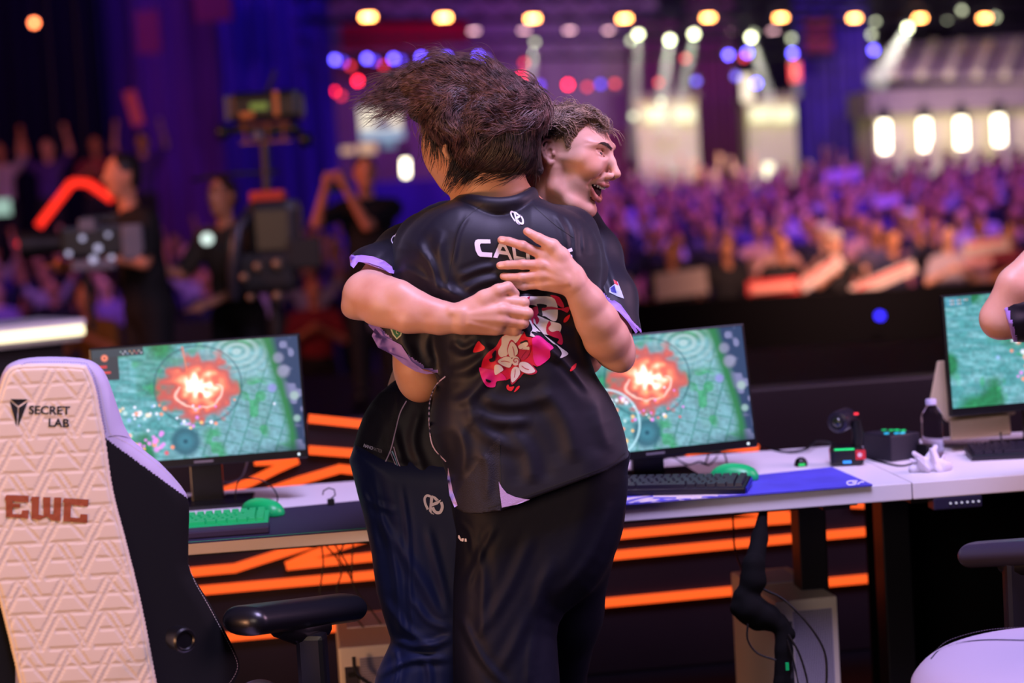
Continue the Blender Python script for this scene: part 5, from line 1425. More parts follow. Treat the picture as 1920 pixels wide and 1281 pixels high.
# seat, mechanism, base below the frame
sc_ = Vector((P(250, 1500, 4.1)[0], P(250, 1500, 4.1)[1], 0)); cyaw = math.radians(-16)
def chair_lower(t, c, yaw, seat_m, seat_z=.47, w=.52, dpt=.50, seat=True):
    T = Tr(c.x, c.y, 0) @ Rz(yaw)
    if seat:
        s = SDF((-.33, -.32, seat_z - .12), (.33, .34, seat_z + .12), .006)
        sdf = s; s.ell((0, 0, seat_z - .02), (w * .52, dpt * .54, .075), .02, 0)
        for sx in (-1, 1): s.cap((sx * w * .42, -.2, seat_z + .0), (sx * w * .40, .2, seat_z + .0), .06, .055, .05, 0)
        so = sdf_object(s, 'seat', seat_m, None, 1); me = so.data; me.transform(T); me.transform(Tr(-t.location)); so.parent = t
    MB(T).lathe([(.028, .10), (.028, seat_z - .12)], 16).build('gas_lift', M_leg, t, smooth=40)
    MB(T).box((0, 0, seat_z - .12), (.28, .34, .05), bev=.01).build('tilt_mechanism', M_leg, t)
    for k in range(5):
        a = 2 * math.pi * k / 5 + .3; e = (math.cos(a) * .31, math.sin(a) * .31)
        MB(T).tube([(0, 0, .12), (e[0] * .5, e[1] * .5, .105), (e[0], e[1], .075)], [.034, .026, .018], 10).build('star_leg', mat('polished base metal', '#b0b0bc', .2, metal=.9), t, smooth=50)
        MB(T @ Tr(e[0], e[1], .03) @ Rz(a)).lathe([(.03, -.02), (.03, .02)], 14, Rx(math.pi / 2)).build('castor', M_black, t, smooth=40)
    return T
T = chair_lower(ch1, sc_, cyaw, M_lil)


def armrest(t, pts, d, m, zr=.020, wid=.042):
    """pts: px of rear end and front end of pad centre line with depths"""
    (x0, y0, d0_), (x1, y1, d1_) = pts; a = P(x0, y0, d0_); b2 = P(x1, y1, d1_)
    u = (b2 - a) / np.linalg.norm(b2 - a); L = np.linalg.norm(b2 - a)
    s = SDF((-.08, -.08, -.05), (L + .08, .08, .05), .0035)
    s.cap((.0, -wid * .45, 0), (L, -wid * .45, 0), zr, k=.02); s.cap((0, wid * .45, 0), (L, wid * .45, 0), zr, k=.04); s.cap((0, 0, 0), (L, 0, 0), zr * 1.02, zr * 1.05, k=.03, sq=((0, 1, 0), .5))
    V, Q, _ = s.mesh(); V = relax(V, Q, 2); w_ = np.cross([0, 0, 1], u); w_ /= np.linalg.norm(w_); up = np.cross(u, w_)
    V = a + V[:, :1] * u + V[:, 1:2] * w_ + V[:, 2:] * up
    return arrays('armrest_pad', V, Q, m, t)


armrest(ch1, ((462, 1164, 4.05), (646, 1140, 4.36)), 0, M_pu, .022, .05)
MB().tube([P(520, 1176, 4.15), P(560, 1184, 4.2), P(606, 1172, 4.26)], [.022, .030, .026], 12, flat=1).build('armrest_bracket', M_pu, ch1, smooth=60)
pa = P(584, 1196, 4.2); b = MB(Tr(pa[0], pa[1], 0) @ Rz(math.radians(-10))); b.box((0, 0, pa[2] - .16), (.062, .045, .34), bev=.012); b.box((.0, 0, pa[2] - .35), (.078, .06, .22), bev=.015); b.build('armrest_post', M_blk2, ch1)
b = MB(); b.tube([(pa[0], pa[1], .40), ((pa[0] + sc_.x) / 2, (pa[1] + sc_.y) / 2, .365), (sc_.x, sc_.y, .36)], [.03, .03, .03]); b.build('armrest_arm', M_leg, ch1)
pl = P(-60, 1150, 3.9); b = MB(); b.box((pl[0] - .06, pl[1] + .1, .5), (.06, .05, .36), bev=.01); b.build('armrest_post', M_blk2, ch1)

# second chair, mostly beyond the edge: seat, armrest and star base show
c2w = atz(2000, 1236, .56); ch2 = empty('gaming_chair', (c2w[0], c2w[1], 0), 'lilac white chair seat with black armrest at the picture\'s corner'.replace('at the picture\'s corner', 'under the farthest desk section'), 'chair')
T2 = Tr(c2w[0], c2w[1], 0) @ Rz(math.radians(62))
s = SDF((-.34, -.34, .40), (.34, .36, .66), .005)
s.ell((0, 0, .51), (.285, .30, .080), .03, 0); s.ell((0, .02, .53), (.24, .25, .068), .03, 0)
so = sdf_object(s, 'seat', M_lil, None, 2); so.data.transform(T2); so.data.transform(Tr(-ch2.location)); so.parent = ch2
bs = bvh_of([so])
decal('piping', flat_mesh([band([(1745, 1236), (1765, 1216), (1803, 1205), (1852, 1200), (1925, 1201)], 2.2)]), mat('navy piping', '#20203c', .6), ch2, bs, .001, 20)
stitch([(1752, 1222), (1775, 1203), (1815, 1189), (1862, 1180), (1925, 1176)], ch2, bs, m=mat('dark seam'))
chair_lower(ch2, Vector((c2w[0], c2w[1], 0)), math.radians(62), M_lil, .50, seat=False)
armrest(ch2, ((1832, 1040, 4.62), (1990, 1030, 4.40)), 0, mat('grey violet armrest', '#3a3648', .3, spec=.6), .021, .05)
pa = P(1908, 1060, 4.52); b = MB(Tr(pa[0], pa[1], 0)); b.box((0, 0, pa[2] - .09), (.065, .05, .26), bev=.012); b.box((0, 0, pa[2] - .26), (.08, .06, .2), bev=.012); b.build('armrest_post', mat('dark violet plastic', '#191722', .4), ch2)
MB().tube([P(1880, 1058, 4.55), P(1905, 1062, 4.52), P(1935, 1058, 4.48)], [.02, .026, .02]).build('armrest_bracket', M_pu, ch2, smooth=60)
MB().tube([(pa[0], pa[1], .42), (c2w[0] + .05, c2w[1], .38)], .03).build('armrest_arm', M_leg, ch2)
T3 = T2
bk = SDF((-.3, -.12, .5), (.3, .12, 1.3), .008); bk.cap((0, 0, .58), (0, 0, .95), .2, .17, .02, sq=((0, 1, 0), 3.2)); bk.cap((0, .0, .95), (0, 0, 1.16), .17, .10, .02, sq=((0, 1, 0), 2.6))
bo2 = sdf_object(bk, 'backrest', M_lil, None, 1); bo2.data.transform(T2 @ Tr(0, -.30, 0) @ Rx(math.radians(-8))); bo2.data.transform(Tr(-ch2.location)); bo2.parent = ch2
# ================================================================ the two players hugging
D0 = 4.30; XF = frame_xf(D0); U1 = D0 / FPX      # metres per image pixel at the players
def g(x, y, d): return fr(x, y, d, D0)


def box_px(x0, y0, x1, y1, d0, d1, h):
    a = g(x0, y1, d0); b = g(x1, y0, d1); return SDF(a, b, h)


def tubepx(s, pts, k=.012, m=None, op='u', sq=None):
    """pts: (x, y, depth, radius in px)"""
    P_ = [g(*p[:3]) for p in pts]; R_ = [p[3] * U1 for p in pts]; return s.path(P_, R_, k, m, op, sq)


def keep_slab(s, pxpoly, r=.003, smooth=1):
    """intersect the field with everything inside a traced outline"""
    q = np.array([g(x, y, 0)[[0, 2]] for x, y in (smooth_poly(pxpoly, smooth) if smooth > 1 else pxpoly)])
    X = (np.arange(s.n[0]) * s.h + s.lo[0])[:, None]; Z = (np.arange(s.n[2]) * s.h + s.lo[2])[None, :]
    d2 = poly_sdf2(q, X, Z)[:, None, :].astype(np.float32); s.F[:] = np.maximum(s.F, d2); return s


def folds(V, lines, wave=None):
    """push cloth towards the viewer's side along fold lines: (px polyline, height m, width px)"""
    x = 960 + V[:, 0] / D0 * FPX; y = 640.5 - V[:, 2] / D0 * FPX; add = np.zeros(len(V))
    for pts, amp, w in lines:
        L = smooth_line(pts, 5); D = np.full(len(V), 1e9); T = np.zeros(len(V)); n = len(L) - 1
        lo = L.min(0) - 4 * w; hi = L.max(0) + 4 * w; I = np.nonzero((x > lo[0]) & (x < hi[0]) & (y > lo[1]) & (y < hi[1]))[0]
        if not len(I): continue
        xi, yi = x[I], y[I]; Di = D[I]; Ti = T[I]
        for i in range(n):
            a, b = L[i], L[i + 1]; e = b - a; t = np.clip(((xi - a[0]) * e[0] + (yi - a[1]) * e[1]) / (e @ e + 1e-9), 0, 1)
            d = np.hypot(xi - a[0] - t * e[0], yi - a[1] - t * e[1]); c = d < Di; Di = np.where(c, d, Di); Ti = np.where(c, (i + t) / n, Ti)
        prof = np.exp(-(Di / w) ** 2) - .55 * np.exp(-((Di - 1.9 * w) / (1.1 * w)) ** 2)
        add[I] += amp * .55 * prof * np.clip(np.minimum(Ti, 1 - Ti) * 6, 0, 1)
    V = V.copy(); V[:, 1] -= add; return V


def px_of(V): return 960 + V[:, 0] / D0 * FPX, 640.5 - V[:, 2] / D0 * FPX


def cloth_object(s, name, mats_, parent, lines=(), it=1, paint_=None):
    if name == 'trousers': lines = [(p, a_ * .75, w_ * .7) for p, a_, w_ in lines]
    V, Q, fm = s.mesh(); V = relax(V, Q, it); V = folds(V, lines)
    o = arrays(name, XF(V), Q, mats_, parent)
    if paint_ is not None:
        x, y = px_of(V); c = V[Q].mean(1); mi = paint_(x[Q].mean(1), y[Q].mean(1), c[:, 1], fm); o.data.polygons.foreach_set('material_index', mi.astype(np.int32))
    return o


def skin_mat(name, col):
    m = mat(name, col, .48, sss=.06, spec=.45)
    nt = m.node_tree; b = nt.nodes['Principled BSDF']; tc = nt.nodes.new('ShaderNodeTexCoord')
    n1 = nt.nodes.new('ShaderNodeTexNoise'); n1.inputs['Scale'].default_value = 14; n1.inputs['Detail'].default_value = 5
    n2 = nt.nodes.new('ShaderNodeTexNoise'); n2.inputs['Scale'].default_value = 380; n2.inputs['Detail'].default_value = 3
    nt.links.new(tc.outputs['Object'], n1.inputs['Vector']); nt.links.new(tc.outputs['Object'], n2.inputs['Vector'])
    r = nt.nodes.new('ShaderNodeValToRGB'); c = lin(col); r.color_ramp.elements[0].color = (c[0] * .94, c[1] * .84, c[2] * .80, 1); r.color_ramp.elements[1].color = (min(1, c[0] * 1.04), c[1] * 1.08, c[2] * 1.08, 1)
    r.color_ramp.elements[0].position = .3; r.color_ramp.elements[1].position = .62
    nt.links.new(n1.outputs['Fac'], r.inputs[0]); nt.links.new(r.outputs[0], b.inputs['Base Color'])
    bp = nt.nodes.new('ShaderNodeBump'); bp.inputs['Strength'].default_value = .12; bp.inputs['Distance'].default_value = .001
    nt.links.new(n2.outputs['Fac'], bp.inputs['Height']); nt.links.new(bp.outputs[0], b.inputs['Normal']); return m


M_skA = skin_mat('fair skin', '#d9a58f'); M_skB = skin_mat('warm skin', '#d29b7a')
M_jer = mat('navy black jersey', '#0d0b1c', .54, spec=.36, sheen=.06, bump=('noise', 900, .25, .0006)); M_jer2 = mat('dark mesh jersey', '#15111a', .7, bump=('voronoi', 420, .5, .001))
M_lilac = mat('lilac trim', '#a583dc', .6); M_lilac2 = mat('pale lilac panel', '#b59cc8', .6, bump=('voronoi', 420, .3, .001))
M_trou = mat('dark navy track trousers', '#141e48', .55, spec=.3, sheen=.1, bump=('noise', 30, .25, .004)); M_trou2 = mat('black navy track trousers', '#080b1e', .6, spec=.22, bump=('noise', 30, .25, .004))
M_print = mat('white print', '#e4e0e4', .6)

# ---------------------------------------------------------------- player A: faces us, laughing, arms round the other
A_ = empty('person', P(800, 1600, 4.52), 'laughing person with light brown curls and open mouth, arms wrapped round the other player', 'person'); A_.location.z = 0
B_ = empty('person', P(960, 1600, 4.33), 'person with flying dark hair seen from behind, flower print on black jersey', 'person'); B_.location.z = 0

# -- head of A, modelled in its own axes: f forward, l towards the camera side, u up (mm)
HD = 4.42; ha = math.radians(22); hp = math.radians(0)
hO = g(1061, 290, HD) ; hO = hO * np.array([HD / D0, 1, HD / D0])      # true metres at the head's distance
Fv = np.array([math.cos(ha), -math.sin(ha), 0.0]); Lv = np.array([-math.sin(ha), -math.cos(ha), 0.0]); Uv = np.array([0, 0, 1.0])


class Head:
    """head-space sculpt (mm)"""
    def __init__(s, h=1.5): s.s = SDF((-100, -95, -190), (150, 95, 125), h)
    def e(s, c, r, k=8, op='u', m=None, both=False, R=None):
        s.s.ell(c, r, k, m, op, R)
        if both: s.s.ell((c[0], -c[1], c[2]), r, k, m, op, None if R is None else np.array(R) * np.outer([1, -1, 1], [1, -1, 1]))
    def t(s, pts, rs, k=6, op='u', m=None, both=False):
        s.s.path(pts, rs, k, m, op)
        if both: s.s.path([(p[0], -p[1], p[2]) for p in pts], rs, k, m, op)


H = Head(1.4)
H.e((2, 0, 34), (94, 75, 74), 0); H.e((-8, 0, 18), (88, 72, 66), 20)
H.e((48, 0, -10), (56, 57, 52), 20); H.e((40, 0, 10), (58, 65, 44), 20)                                   # face mass
H.t([(10, 62, -12), (58, 50, -16), (82, 32, -20)], [6, 8, 8], 24, both=True)          # cheekbone arch
H.e((82, 26, 17), (22, 27, 8), 14, both=True); H.e((88, 0, 12), (15, 16, 12), 14)        # brow ridge
H.t([(-2, 55, -35), (-4, 52, -76), (28, 38, -110), (52, 12, -124)], [15, 15, 14, 14], 16, both=True)   # jaw
H.e((54, 0, -122), (13, 17, 14), 10); H.e((24, 0, -86), (40, 44, 34), 20); H.e((34, 0, -60), (46, 52, 40), 18)
H.e((72, 38, -36), (23, 19, 21), 14, both=True)                       # smiling cheeks
H.e((72, 0, -58), (27, 31, 18), 12)                                     # muzzle above the teeth
H.e((106, 33, -4), (12, 16, 8), 10, 's', both=True)                     # eye sockets
H.t([(97, 0, 2), (107, 0, -20), (117, 0, -42)], [9, 8.5, 9], 8)       # nose
H.e((118.5, 0, -48), (10, 9.5, 8.5), 5); H.e((104, 12.5, -52), (12, 6.5, 8), 5, both=True)
H.e((108, 7.5, -60), (5.5, 3.4, 3.6), 2, 's', both=True)                # nostrils
H.t([(98, 20, -46), (88, 27, -50), (76, 35, -60), (68, 37, -74)], [2.2, 3, 3, 2.4], 6, 's', both=True)        # laugh fold
H.e((82, 0, -84), (24, 18, 13), 4, 's'); H.e((72, 15, -74), (17, 15, 11), 4, 's', both=True); H.e((68, 0, -94), (18, 17, 9), 4, 's')   # open mouth
H.t([(64, 31, -58), (78, 25, -65), (91, 12, -70), (97, 0, -71)], [3.6, 4.6, 5, 4.8], 4, both=True, m=1)       # upper lip
H.t([(64, 30, -62), (68, 25, -82), (74, 13, -98), (77, 0, -102)], [3.6, 5, 6, 6], 4, both=True, m=1)      # lower lip
H.e((84, 33, -5), (13.4, 15.5, 12.4), 3, both=True)                   # lids
H.t([(96.5, 20, -10.5), (99, 32, -5), (92, 46, -1)], [1.5, 2.6, 1.5], 1, 's', both=True)
H.t([(92, 20, 1), (97, 31, 5), (90, 46, 5)], [2, 2.2, 2], 3, 's', both=True)           # lid crease
# ears
for sy in (1, -1):
    R_ = np.eye(3)
    H.s.path([(-4, sy * 68, -22), (-10, sy * 73, -24), (-20, sy * 78, -12), (-27, sy * 82, 4), (-27, sy * 84, 18), (-18, sy * 83, 27), (-6, sy * 78, 27), (0, sy * 73, 17), (-1, sy * 72, 8)], [6.5, 6, 4.6, 4.2, 4.2, 4.2, 4, 3.6, 3], 3, 2)
    H.s.ell((-13, sy * 73, 3), (14, 5, 22), 4, 2); H.s.path([(-17, sy * 79, -6), (-20, sy * 80, 6), (-16, sy * 80, 17)], [2.6, 3, 2.6], 2.5, 2)
    H.s.ell((-8, sy * 80, -1), (6.5, 6, 9), 2, 3, 's'); H.s.ell((-1, sy * 75, -4), (4, 4, 6), 2, 2)
H.t([(-14, 0, -50), (-30, 0, -100), (-48, 0, -175)], [50, 49, 56], 16)          # neck
H.t([(-14, 44, -34), (6, 26, -150)], [11, 10], 20, both=True)
V, Q, fm = H.s.mesh(); V = relax(V, Q, 1)


def head_world(V):
    V = np.asarray(V, float) / 1000; W = hO + V[:, :1] * Fv + V[:, 1:2] * Lv + V[:, 2:] * Uv
    return CC + W[:, :1] * CR + W[:, 1:2] * CF + W[:, 2:] * CU


headA = (head_world(V), Q, fm)
M_lip = mat('lip', '#bf7566', .4, sss=.05)

# -- arms and hands of A
s = box_px(590, 320, 1230, 960, 4.02, 4.85, .0026)
s.ell(g(930, 560, 4.57), (.16, .09, .27), .02); s.ell(g(850, 780, 4.54), (.15, .09, .20), .06); s.cap(g(850, 460, 4.56), g(1060, 460, 4.57), .055, .055, .04)
tubepx(s, [(1000, 450, 4.55, 50), (1012, 400, 4.50, 45), (1022, 350, 4.46, 42)], .02)
# right arm: comes round in front of the other's back
tubepx(s, [(812, 465, 4.52, 40), (722, 524, 4.35, 42), (690, 553, 4.255, 45)], .02)
tubepx(s, [(688, 556, 4.25, 45), (724, 566, 4.205, 43), (775, 584, 4.178, 38), (826, 596, 4.162, 30), (866, 597, 4.15, 25)], .012); tubepx(s, [(705, 532, 4.215, 18), (750, 550, 4.172, 20), (805, 577, 4.152, 13), (856, 587, 4.141, 8)], .02); tubepx(s, [(700, 590, 4.215, 16), (760, 604, 4.166, 14), (850, 610, 4.146, 8)], .02)
s.ell(g(661, 578, 4.25), (.024, .026, .022), .015)                                            # point of the elbow
s.path([g(846, 583, 4.128), g(868, 586, 4.124)], [.006, .008], .012)                                            # forearm muscle
mc = [(928, 563, 4.138), (941, 581, 4.130), (939, 600, 4.132), (929, 616, 4.140)]
w0 = [(868, 584, 4.145), (870, 592, 4.14), (870, 602, 4.14), (868, 609, 4.145)]
for a, b in zip(w0, mc): tubepx(s, [(*a, 18), (*b, 13.5)], .012)
tubepx(s, [(900, 588, 4.145, 24), (922, 590, 4.142, 22)], .015)
pip = [(982, 568, 4.140), (989, 588, 4.134), (981, 606, 4.138), (967, 620, 4.148)]; dip = [(977, 580, 4.166), (980, 597, 4.166), (972, 611, 4.168), (958, 622, 4.172)]; tip = [(958, 582, 4.172), (962, 599, 4.172), (956, 612, 4.174), (946, 620, 4.176)]
for i in range(4):
    r = (10.6, 10.8, 10.2, 9.0)[i]; tubepx(s, [(*mc[i], r + 1.4), (*pip[i], r)], .004); tubepx(s, [(*pip[i], r), (*dip[i], r - 1), (*tip[i], r - 1.6)], .003)
    s.ell(g(*pip[i]) + np.array((0, -.002, 0)), (.0118, .0118, .0118), .004); s.ell(g(mc[i][0] + 3, mc[i][1], mc[i][2] - .006), (.014, .010, .011), .008)
tubepx(s, [(880, 578, 4.145, 18), (908, 560, 4.135, 15), (934, 545, 4.13, 12.5)], .010); tubepx(s, [(934, 545, 4.13, 12.5), (952, 539, 4.135, 11), (966, 551, 4.148, 8.6)], .004)
for i in range(3): tubepx(s, [(880, 590 + i * 8, 4.119, 3), (mc[i + 1][0] - 4, mc[i + 1][1], mc[i + 1][2] - .011, 3.6)], .008)          # tendons
# left arm: upper arm behind, forearm up across, open hand on the back
tubepx(s, [(1084, 446, 4.52, 40), (1138, 560, 4.39, 38), (1150, 645, 4.29, 38)], .02)
tubepx(s, [(1151, 655, 4.265, 38), (1139, 634, 4.235, 40), (1122, 602, 4.205, 37), (1102, 566, 4.18, 31), (1080, 533, 4.155, 25)], .012); tubepx(s, [(1118, 640, 4.225, 16), (1104, 600, 4.190, 15), (1084, 560, 4.160, 10)], .03)
s.ell(g(1166, 672, 4.27), (.026, .032, .030), .02)
mc = [(1020, 479, 4.152), (1016, 497, 4.148), (1015, 516, 4.150), (1018, 533, 4.156)]; w0 = [(1078, 513, 4.152), (1078, 521, 4.149), (1075, 530, 4.150), (1070, 539, 4.154)]
for a, b in zip(w0, mc): tubepx(s, [(*a, 16), (*b, 11.5)], .012)
tubepx(s, [(1048, 505, 4.152, 22), (1050, 522, 4.152, 20)], .012)
pp_ = [(980, 461, 4.150), (980, 496, 4.152), (978, 520, 4.154), (982, 536, 4.160)]; dd_ = [(955, 453, 4.157), (952, 497, 4.159), (954, 519.5, 4.162), (964, 535, 4.166)]; tt_ = [(940, 450, 4.164), (938, 498, 4.166), (944, 518, 4.168), (954, 533, 4.171)]
for i in range(4):
    r = (9.0, 9.2, 8.7, 7.8)[i]; tubepx(s, [(*mc[i], r + 1.6), (*pp_[i], r)], .005); tubepx(s, [(*pp_[i], r), (*dd_[i], r - .9), (*tt_[i], r - 1.4)], .003)
    s.ell(g(*pp_[i]) + np.array((0, -.001, 0)), (.0112, .0105, .0108), .004); s.ell(g(mc[i][0] + 2, mc[i][1], mc[i][2] - .004), (.013, .009, .011), .008)
    tubepx(s, [(1066, 520 + i * 4, 4.130, 2.6), (mc[i][0] + 6, mc[i][1], mc[i][2] - .0098, 3.2)], .008)
tubepx(s, [(1072, 510, 4.152, 17), (1052, 480, 4.146, 15), (1036, 461, 4.142, 12.5)], .010); tubepx(s, [(1036, 461, 4.142, 12.5), (1010, 447, 4.142, 9.6), (988, 434, 4.152, 7.6)], .004)
tubepx(s, [(1036, 463, 4.146, 10), (1016, 476, 4.156, 7)], .012)
V, Q, fm = s.mesh(); V = relax(V, Q, 3); V = XF(V)
n0 = len(V); VA = np.vstack([V, headA[0]]); QA = np.vstack([Q, headA[1] + n0]); fA = np.r_[np.zeros(len(Q), int), np.where(headA[2] == 1, 1, 0)]
bodyA = arrays('body', VA, QA, [M_skA, M_lip], A_); bodyA.data.polygons.foreach_set('material_index', fA.astype(np.int32))


def hw(p): return head_world(np.array([p]))[0]


# teeth, tongue, eyes, brows
HT = Matrix(((*(Fv[0] * CR + Fv[1] * CF),), (*(Lv[0] * CR + Lv[1] * CF),), (*CU,))).transposed().to_4x4(); HT.translation = Vector(hw((0, 0, 0)))
HT = HT @ Matrix.Scale(.001, 4)
M_tooth = mat('teeth', '#efe6dc', .3, sss=.05)
M_mouth = mat('inside of mouth', '#3a0e10', .5)
s = SDF((40, -30, -115), (110, 30, -55), 1.5); s.ell((58, 0, -82), (24, 24, 22)); sdf_object(s, 'mouth_interior', M_mouth, A_, 0, head_world)
b = MB(HT)
for i in range(-5, 6):
    a = i / 5.0; l = 23 * math.sin(a * 1.25); f = 91 - 30 * (1 - math.cos(a * 1.25)) ; u = -76 + 10.0 * a * a
    wd = (8.4 if abs(i) == 0 else 7.4) * .62
    b.box((f - 2, l, u), (4.5, wd, 9.5 - 1.5 * abs(a)), bev=1.4)
b.build('teeth', M_tooth, A_, smooth=60)
s = SDF((50, -25, -115), (100, 25, -75), 1.5); s.ell((62, 0, -97), (17, 15, 6)); sdf_object(s, 'tongue', mat('tongue', '#b04a50', .4), A_, 0, head_world)
for sy in (1, -1):
    MB(HT).ball((83.5, sy * 33, -5), 12.4, 20).build('eye', mat('eye white', '#d8cfc8', .2), A_, smooth=180)
    MB(HT).ball((90.5, sy * 33.5, -5.0), 7.0, 16).build('iris', mat('iris dark', '#2a1c18', .15), A_, smooth=180)


def strands(name, paths, r0, r1, m, parent, seg=3):
    """many tapered strands in one mesh. paths: (N, K, 3) array"""
    P_ = np.asarray(paths); N, K, _ = P_.shape
    T_ = np.gradient(P_, axis=1); T_ /= np.linalg.norm(T_, axis=2, keepdims=True) + 1e-9
    ref = np.array([.3, .9, .2]); u = np.cross(T_, ref); u /= np.linalg.norm(u, axis=2, keepdims=True) + 1e-9; w = np.cross(T_, u)
    t = np.linspace(0, 1, K); rr_ = (r0 * (1 - t) + r1 * t)[None, :, None] * (np.ones((N, 1, 1)) if np.isscalar(r0) else 1)
    ring = [P_ + (u * math.cos(2 * math.pi * k / seg) + w * math.sin(2 * math.pi * k / seg)) * rr_ for k in range(seg)]
    V = np.stack(ring, 2).reshape(-1, 3); base = np.arange(N)[:, None, None] * K * seg + np.arange(K - 1)[None, :, None] * seg
    k = np.arange(seg)[None, None, :]; k2 = (k + 1) % seg
    F = np.stack([base + k, base + k2, base + seg + k2, base + seg + k], -1).reshape(-1, 4)
    return arrays(name, V, F, m, parent)



# ---------------------------------------------------------------- hair by flow field
def hair_mat(name, c0, c1):
    m = bpy.data.materials.new(name); m.use_nodes = True; nt = m.node_tree; b = nt.nodes['Principled BSDF']
    b.inputs['Roughness'].default_value = .38; b.inputs['Specular IOR Level'].default_value = .7
    n = nt.nodes.new('ShaderNodeTexNoise'); n.inputs['Scale'].default_value = 55; n.inputs['Detail'].default_value = 3; tc = nt.nodes.new('ShaderNodeTexCoord'); nt.links.new(tc.outputs['Object'], n.inputs['Vector'])
    r = nt.nodes.new('ShaderNodeValToRGB'); r.color_ramp.elements[0].color = (*lin(c0), 1); r.color_ramp.elements[1].color = (*lin(c1), 1); r.color_ramp.elements[0].position = .35; r.color_ramp.elements[1].position = .68
    nt.links.new(n.outputs['Fac'], r.inputs[0]); nt.links.new(r.outputs[0], b.inputs['Base Color']); return m


def flow_hair(name, region, guides, mass, n, step, K, m, parent, rs, wave=.25, r0=.0009, lift=.004, seeds=None, frizz=.0, both=True, freq=.75, cl=12):
    """region: px polygon for roots; guides: px polylines giving direction; strands hug the hair mass"""
    gp = []; gd = []
    for gl in guides:
        L = smooth_line(gl, 4); d = np.gradient(L, axis=0); d /= np.linalg.norm(d, axis=1)[:, None] + 1e-9; gp.append(L); gd.append(d)
    gp = np.vstack(gp); gd = np.vstack(gd); reg = np.array(region, float); lo = reg.min(0); hi = reg.max(0); roots = []
    while len(roots) < n:
        q = lo + rs.rand(4000, 2) * (hi - lo); roots.extend(q[poly_sdf2(reg, q[:, 0], q[:, 1]) < 0])
    p = np.array(roots[:n]); back = (rs.rand(n) < (.3 if both else 0)); bv = bvh_of([mass]); out = np.zeros((n, K, 3))
    # clumps share a phase so that locks form
    clump = np.floor(p / cl).astype(int); ph = (np.sin(clump[:, 0] * 12.9 + clump[:, 1] * 78.2) * 43758.5) % 6.283; amp = wave * (.4 + ((ph * 7.1) % 1)) ; lf = lift * rs.rand(n) ** 1.5
    dep = np.full(n, np.nan); stp = step * (.6 + .8 * rs.rand(n)); bias = rs.randn(n) * frizz
    for k in range(K):
        for i in range(n):
            v = CF + CR * (p[i, 0] - 960) / FPX + CU * (640.5 - p[i, 1]) / FPX; vn = v / np.linalg.norm(v)
            if back[i]: hit = bv.ray_cast(Vector(CC + vn * 6.5), Vector(-vn))[0]
            else: hit = bv.ray_cast(Vector(CC), Vector(vn))[0]
            if hit is not None:
                dd = (np.array(hit) - CC) @ CF; new = dd + (lf[i] if back[i] else -lf[i]); dep[i] = new if np.isnan(dep[i]) else dep[i] * .45 + new * .55
            elif np.isnan(dep[i]): dep[i] = D0 if name == 'x' else (np.nanmean(dep) if not np.isnan(dep).all() else 4.3)
            out[i, k] = CC + v * dep[i]
        d2 = ((p[:, None, :] - gp[None]) ** 2).sum(2); w = 1 / (d2 + 60) ** 1.6; dr = (w[..., None] * gd[None]).sum(1); dr /= np.linalg.norm(dr, axis=1)[:, None] + 1e-9
        a = amp * np.sin(ph + k * freq) + bias; c, s_ = np.cos(a), np.sin(a); dr = np.stack([dr[:, 0] * c - dr[:, 1] * s_, dr[:, 0] * s_ + dr[:, 1] * c], 1)
        p = p + dr * stp[:, None]
    return strands(name, out, r0, r0 * .35, m, parent)


# hair of A
flow_hair('eyebrow', [(1120, 270), (1129, 266), (1138, 268), (1146, 276), (1144, 279), (1136, 273), (1128, 270)], [[(1118, 270), (1130, 267), (1140, 270), (1148, 279)]], bodyA, 260, 1.4, 4, mat('brow hair', '#3a2820', .6), A_, np.random.RandomState(21), .1, .00045, .0010, frizz=.2, both=False)
M_hA = hair_mat('ash brown hair', '#5a4436', '#a88a70')
hairA_poly = [(985, 235), (1000, 212), (1030, 199), (1064, 196), (1090, 197), (1112, 206), (1130, 222), (1143, 240), (1136, 243), (1113, 228), (1102, 238), (1090, 258), (1083, 270), (1076, 292), (1066, 294), (1052, 288), (1044, 270), (1022, 262), (1005, 272), (1000, 300), (985, 320), (965, 290)]
s = box_px(940, 170, 1170, 350, 4.27, 4.62, .0026)
sdf_slab(s, hairA_poly, D0, HD + .005, .088, .055, smooth=2)
massA = sdf_object(s, 'hair_mass', mat('hair base brown', '#3c2c24', .6, bump=('noise', 90, .8, .004)), A_, 1, XF)
regA = [(985, 238), (1005, 212), (1040, 201), (1085, 200), (1110, 210), (1128, 226), (1110, 228), (1096, 242), (1086, 256), (1060, 258), (1040, 254), (1018, 252), (998, 262), (985, 285)]
flow_hair('hair', regA, [[(985, 240), (1020, 212), (1060, 200), (1100, 208), (1125, 222), (1148, 246)], [(990, 260), (1025, 240), (1060, 228), (1090, 232), (1108, 240)], [(1000, 262), (1030, 250), (1056, 262), (1070, 285), (1074, 300)], [(1030, 222), (1060, 222), (1090, 214), (1120, 222)], [(1080, 245), (1078, 262), (1070, 292)]],
          massA, 2300, 4.4, 12, M_hA, A_, np.random.RandomState(2), .95, .0009, .018, frizz=.08, freq=.6, cl=13)
flow_hair('sideburn', [(1040, 262), (1050, 258), (1076, 262), (1078, 284), (1060, 290), (1046, 280)], [[(1045, 262), (1058, 280), (1066, 296)], [(1070, 262), (1074, 280), (1074, 296)]], massA, 500, 3.2, 6, M_hA, A_, np.random.RandomState(12), .2, .0008, .005, frizz=.08)

